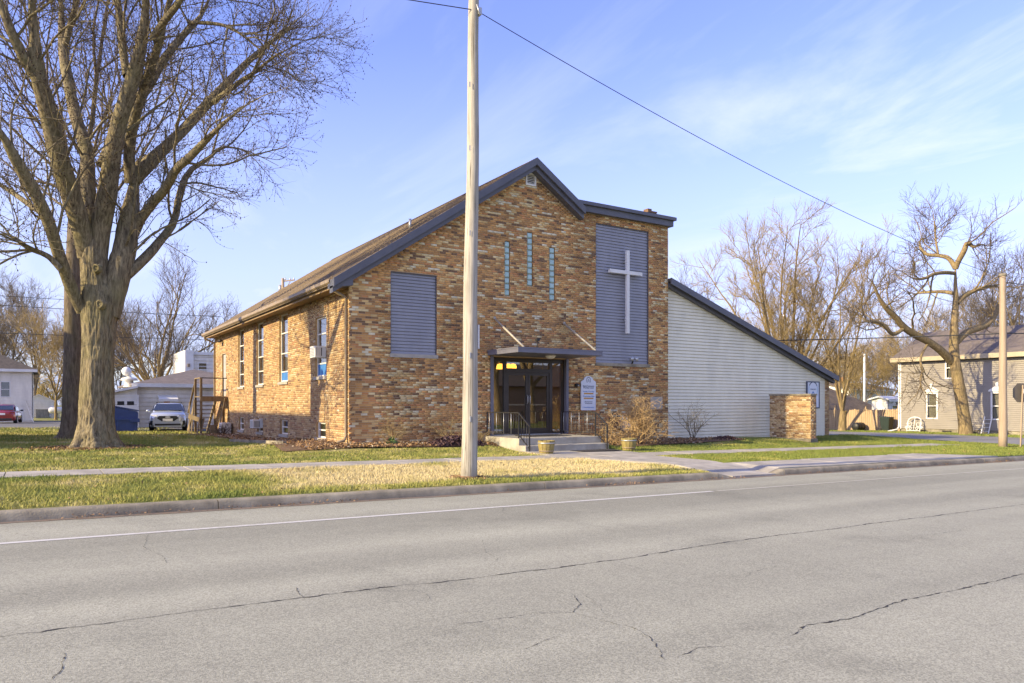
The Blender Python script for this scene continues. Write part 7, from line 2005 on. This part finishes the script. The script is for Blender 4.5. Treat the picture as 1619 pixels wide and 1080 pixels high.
# ================================================================== VEHICLES
def loft(mb, secs, m=0, smooth=True, caps=True):
    n = len(secs[0]); b = len(mb.v)
    vs = [p for s in secs for p in s]
    fs = [(i * n + k, i * n + (k + 1) % n, (i + 1) * n + (k + 1) % n, (i + 1) * n + k) for i in range(len(secs) - 1) for k in range(n)]
    mb.add(vs, fs, m, smooth)
    if caps:
        mb.add(secs[0], [tuple(range(n))], m); mb.add(secs[-1], [tuple(range(n))[::-1]], m)
def car(name, label, cat, loc, heading, paint, Lc=4.2, Wc=1.8, Hc=1.56, kind='suv', group=None):
    """x axis runs from nose (0) to tail (Lc) in car space; heading: world direction the nose points at"""
    h = Vector((heading[0], heading[1], 0)).normalized(); side = Vector((-h.y, h.x, 0))
    root = thing(name, label, cat, loc, group)
    O = Vector(loc)
    def T(x_, y_, z_): return O + h * (Lc / 2 - x_) + side * y_ + Vector((0, 0, z_))
    w = Wc / 2
    hood = .98 if kind == 'suv' else .88; belt = 1.0 if kind == 'suv' else .92; gr = .2
    def sec(x_, hw, zt, zl=gr, sh=.06):
        return [T(x_, -hw + .05, zl), T(x_, -hw, zl + .15), T(x_, -hw - .01, (zl + zt) / 2), T(x_, -hw + .02, zt - .12), T(x_, -hw + .12, zt), T(x_, 0, zt + .02), T(x_, hw - .12, zt), T(x_, hw - .02, zt - .12), T(x_, hw + .01, (zl + zt) / 2), T(x_, hw, zl + .15), T(x_, hw - .05, zl), T(x_, 0, zl)]
    mb = MB()
    loft(mb, [sec(0, w * .80, hood - .22, .3), sec(.08, w * .90, hood - .14, .24), sec(.3, w * .97, hood - .06), sec(.95, w, hood), sec(1.35, w, belt), sec(Lc - .9, w, belt), sec(Lc - .25, w * .97, belt + (.0 if kind == 'suv' else .02)), sec(Lc - .06, w * .92, belt - .08, .26), sec(Lc, w * .84, belt - .2, .32)])
    mb.build("body", paint, root)
    xs0, xs1, xr1, xr0 = (1.25, 1.95, Lc - .55, Lc - .12) if kind == 'suv' else (1.35, 2.05, Lc - 1.25, Lc - .55)
    def csec(x_, hw, zt, zb=belt - .02): return [T(x_, -hw, zb), T(x_, -hw + .03, zt - .08), T(x_, -hw + .14, zt), T(x_, 0, zt + .02), T(x_, hw - .14, zt), T(x_, hw - .03, zt - .08), T(x_, hw, zb)]
    mb = MB()
    loft(mb, [csec(xs0, w * .90, belt + .03), csec(xs1, w * .80, Hc - .03), csec((xs1 + xr1) / 2, w * .79, Hc), csec(xr1, w * .77, Hc - .04), csec(xr0, w * .84, belt + .05)])
    mb.build("cabin", paint, root)
    gm = M_carglass
    def quad(pts, nm, mat):
        q = MB(); c = [Vector(p) for p in pts]; nrm = (c[1] - c[0]).cross(c[2] - c[0]).normalized()
        q.add([p + nrm * .012 for p in c] + [p - nrm * .02 for p in c], [(0, 1, 2, 3), (7, 6, 5, 4), (0, 4, 5, 1), (1, 5, 6, 2), (2, 6, 7, 3), (3, 7, 4, 0)]); return q.build(nm, mat, root)
    quad([T(xs0 + .02, w * .84, belt + .08), T(xs0 + .02, -w * .84, belt + .08), T(xs1 - .05, -w * .68, Hc - .055), T(xs1 - .05, w * .68, Hc - .055)], "windscreen", gm)
    quad([T(xr0 - .04, -w * .78, belt + .10), T(xr0 - .04, w * .78, belt + .10), T(xr1 + .07, w * .66, Hc - .085), T(xr1 + .07, -w * .66, Hc - .085)], "rear_window", gm)
    for s in (-1, 1):
        pts = [T(xs0 + .40, s * w * .905, belt + .03), T(xr0 - .35, s * w * .90, belt + .03), T(xr1 - .12, s * w * .79, Hc - .13), T(xs1 + .06, s * w * .80, Hc - .12)]
        quad(pts if s < 0 else pts[::-1], "side_window", gm)
        q = MB(); c = T(xs0 + .30, s * (w + .11), belt + .05)
        q.ball(tuple(c), .10, 10, sz=.7); q.bar(tuple(T(xs0 + .32, s * w * .92, belt)), tuple(c), .04, .04); q.build("mirror", paint if kind == 'suv' else M_black, root)
        for (x_, nm) in ((.82, 'front'), (Lc - .82, 'rear')):
            c = T(x_, s * (w - .10), .33)
            ax = side * s
            q = MB(); n = 18; prof = [(.20, .13), (.30, .12), (.33, .07), (.33, -.10), (.30, -.12), (.2, -.12)]
            vs = []
            for r_, o_ in prof:
                for k in range(n):
                    an = 2 * math.pi * k / n; vs.append(c + h * (r_ * math.cos(an)) + Vector((0, 0, r_ * math.sin(an))) + ax * o_)
            q.add(vs, [(i * n + k, i * n + (k + 1) % n, (i + 1) * n + (k + 1) % n, (i + 1) * n + k) for i in range(len(prof) - 1) for k in range(n)], 0, True)
            wh = q.build("wheel", M_rubber, root)
            q = MB(); vs = [c + h * (.21 * math.cos(2 * math.pi * k / n)) + Vector((0, 0, .21 * math.sin(2 * math.pi * k / n))) + ax * .118 for k in range(n)]
            q.add(vs, [tuple(range(n))]); q.build("rim", M_steel, wh)
    if kind == 'suv':
        q = MB(); q.add([T(-.012, -.42, .80), T(-.012, .42, .80), T(-.012, .52, .68), T(-.012, .30, .52), T(-.012, -.30, .52), T(-.012, -.52, .68), T(.07, -.42, .80), T(.07, .42, .80), T(.07, .52, .68), T(.07, .30, .52), T(.07, -.30, .52), T(.07, -.52, .68)],
                        [(0, 1, 2, 3, 4, 5), (0, 6, 7, 1), (1, 7, 8, 2), (2, 8, 9, 3), (3, 9, 10, 4), (4, 10, 11, 5), (5, 11, 6, 0)]); gr_ = q.build("grille", M_black, root)
        q = MB(); q.lathe([(.001, 0), (.09, 0), (.09, .01), (.001, .012)], (0, 0, 0), 16); 
        q = MB(); vs = [T(-.022, .13 * math.cos(a), .735 + .055 * math.sin(a)) for a in np.linspace(0, 2 * math.pi, 17)[:-1]]; q.add(vs, [tuple(range(16))]); q.build("badge", M_steel, gr_)
        q = MB(); q.bar(tuple(T(-.02, -.62, .34)), tuple(T(-.02, .62, .34)), .05, .10); q.build("air_intake", M_black, root)
        q = MB(); q.bar(tuple(T(-.03, -.24, .585)), tuple(T(-.03, .24, .585)), .02, .14); q.build("number_plate", M_white, root)
        q = MB(); q.bar(tuple(T(.0, -.66, .26)), tuple(T(.0, .66, .26)), .08, .08); q.build("skid_plate", M_steel, root)
        for s in (-1, 1):
            q = MB(); q.bar(tuple(T(.03, s * .50, .795)), tuple(T(.14, s * .80, .82)), .05, .05); q.build("day_light", M_white, root)
            q = MB(); q.bar(tuple(T(.0, s * .58, .60)), tuple(T(.08, s * .78, .60)), .05, .15); q.build("headlight", M_lampglass, root)
            q = MB(); q.bar(tuple(T(.02, s * .72, .42)), tuple(T(.10, s * .84, .45)), .05, .22); q.build("bumper_cladding", M_black, root)
            q = MB(); q.bar(tuple(T(2.1, s * .62, Hc + .035)), tuple(T(Lc - .7, s * .62, Hc + .03)), .04, .04); q.build("roof_rail", M_black, root)
    else:
        q = MB(); q.bar(tuple(T(Lc + .012, -.24, .72)), tuple(T(Lc + .012, .24, .72)), .02, .15); q.build("number_plate", M_white, root)
        q = MB(); q.bar(tuple(T(Lc - .02, -.66, .33)), tuple(T(Lc - .02, .66, .33)), .1, .14); q.build("rear_bumper", M_black, root)
        for s in (-1, 1):
            q = MB(); q.bar(tuple(T(Lc - .02, s * .50, .80)), tuple(T(Lc - .14, s * .84, .82)), .05, .13); q.build("tail_light", M_taillight, root)
            q = MB(); q.bar(tuple(T(.03, s * .50, .64)), tuple(T(.16, s * .78, .66)), .05, .12); q.build("headlight", M_lampglass, root)
    return root
M_carglass = pm("car_glass", (0.03, 0.035, 0.04), (0.025, 0.03, 0.035), 2, 0.05, coat=1.0)
M_lampglass = pm("lamp_glass", (0.62, 0.63, 0.65), (0.5, 0.5, 0.52), 3, 0.15)
M_taillight = pm("tail_light_red", (0.30, 0.015, 0.012), (0.25, 0.012, 0.01), 3, 0.2)
M_silver = pm("silver_blue_paint", (0.50, 0.53, 0.57), (0.48, 0.51, 0.55), 2, 0.28, metal=.25, coat=1.0)
M_redp = pm("red_paint", (0.28, 0.018, 0.018), (0.25, 0.016, 0.016), 2, 0.3, coat=1.0)
M_bluep = pm("blue_paint", (0.02, 0.06, 0.22), (0.018, 0.055, 0.2), 2, 0.3, coat=1.0)
q = onD(264, 681, 39.0); cz = G(q.x, q.y + 1.8) + .04
car("parked_suv", "silver compact suv parked nose out before the white garage", "suv", (q.x + .35, q.y + 2.0, cz), (-.16, -1), M_silver, 4.15, 1.8, 1.47)
q = onD(7, 668, 56); car("parked_car", "red hatchback parked beside the white house at the left edge", "car", (q.x, q.y + 2.0, G(q.x, q.y) + .04), (.10, 1), M_redp, 4.2, 1.78, 1.44, 'sedan')
car("parked_car", "dark blue car parked across the road mirrored in the entrance glass", "car", (24.5, -5.5, G(24.5, -5) + .12), (-1, 0), M_bluep, 4.4, 1.8, 1.45, 'sedan')
# dumpster
db = onD(196, 684, 37.5); dz_ = G(db.x, db.y)
dm = thing("dumpster", "blue steel dumpster with sloping lid behind the big maple", "dumpster", (db.x, db.y, dz_))
x0, x1, y0, y1 = db.x - 1.1, db.x + .62, db.y, db.y + 1.5
mb = MB(); mb.prism([(x0, dz_ + .06), (x1 - .02, dz_ + .06), (x1 + .02, dz_ + .95), (x1 - .02, dz_ + 1.05), (x0 + .5, dz_ + 1.32), (x0, dz_ + 1.32)], 'y', y0, y1); mb.build("body", M_dump, dm)
mb = MB(); mb.prism([(x1 + .05, dz_ + 1.06), (x0 + .5, dz_ + 1.33), (x0, dz_ + 1.33), (x0, dz_ + 1.38), (x0 + .5, dz_ + 1.38), (x1 + .05, dz_ + 1.11)], 'y', y0 - .04, y1 + .04); mb.build("lid", M_dump, dm)
mb = MB(); mb.box(x0 + .05, x1 + .06, y0 - .05, y0 - .002, dz_ + .60, dz_ + .70); mb.build("rim_rib", M_dump, dm)
mb = MB(); mb.box(x1 - .35, x1 + .08, y0 - .10, y0 - .052, dz_ + .50, dz_ + .68); mb.build("fork_pocket", M_dump, dm)
for x_ in (x0 + .3, x0 + .8, x1 - .1):
    mb = MB(); mb.box(x_ - .03, x_ + .03, y0 - .04, y0 - .002, dz_ + .08, dz_ + .598); mb.build("rib", M_dump, dm)
for x_ in (x0 + .15, x1 - .15):
    mb = MB(); mb.lathe([(.001, -.04), (.07, -.04), (.07, .04), (.001, .04)], (x_, y0 + .15, dz_ + .06), 10, axis='x'); mb.build("caster", M_rubber, dm)
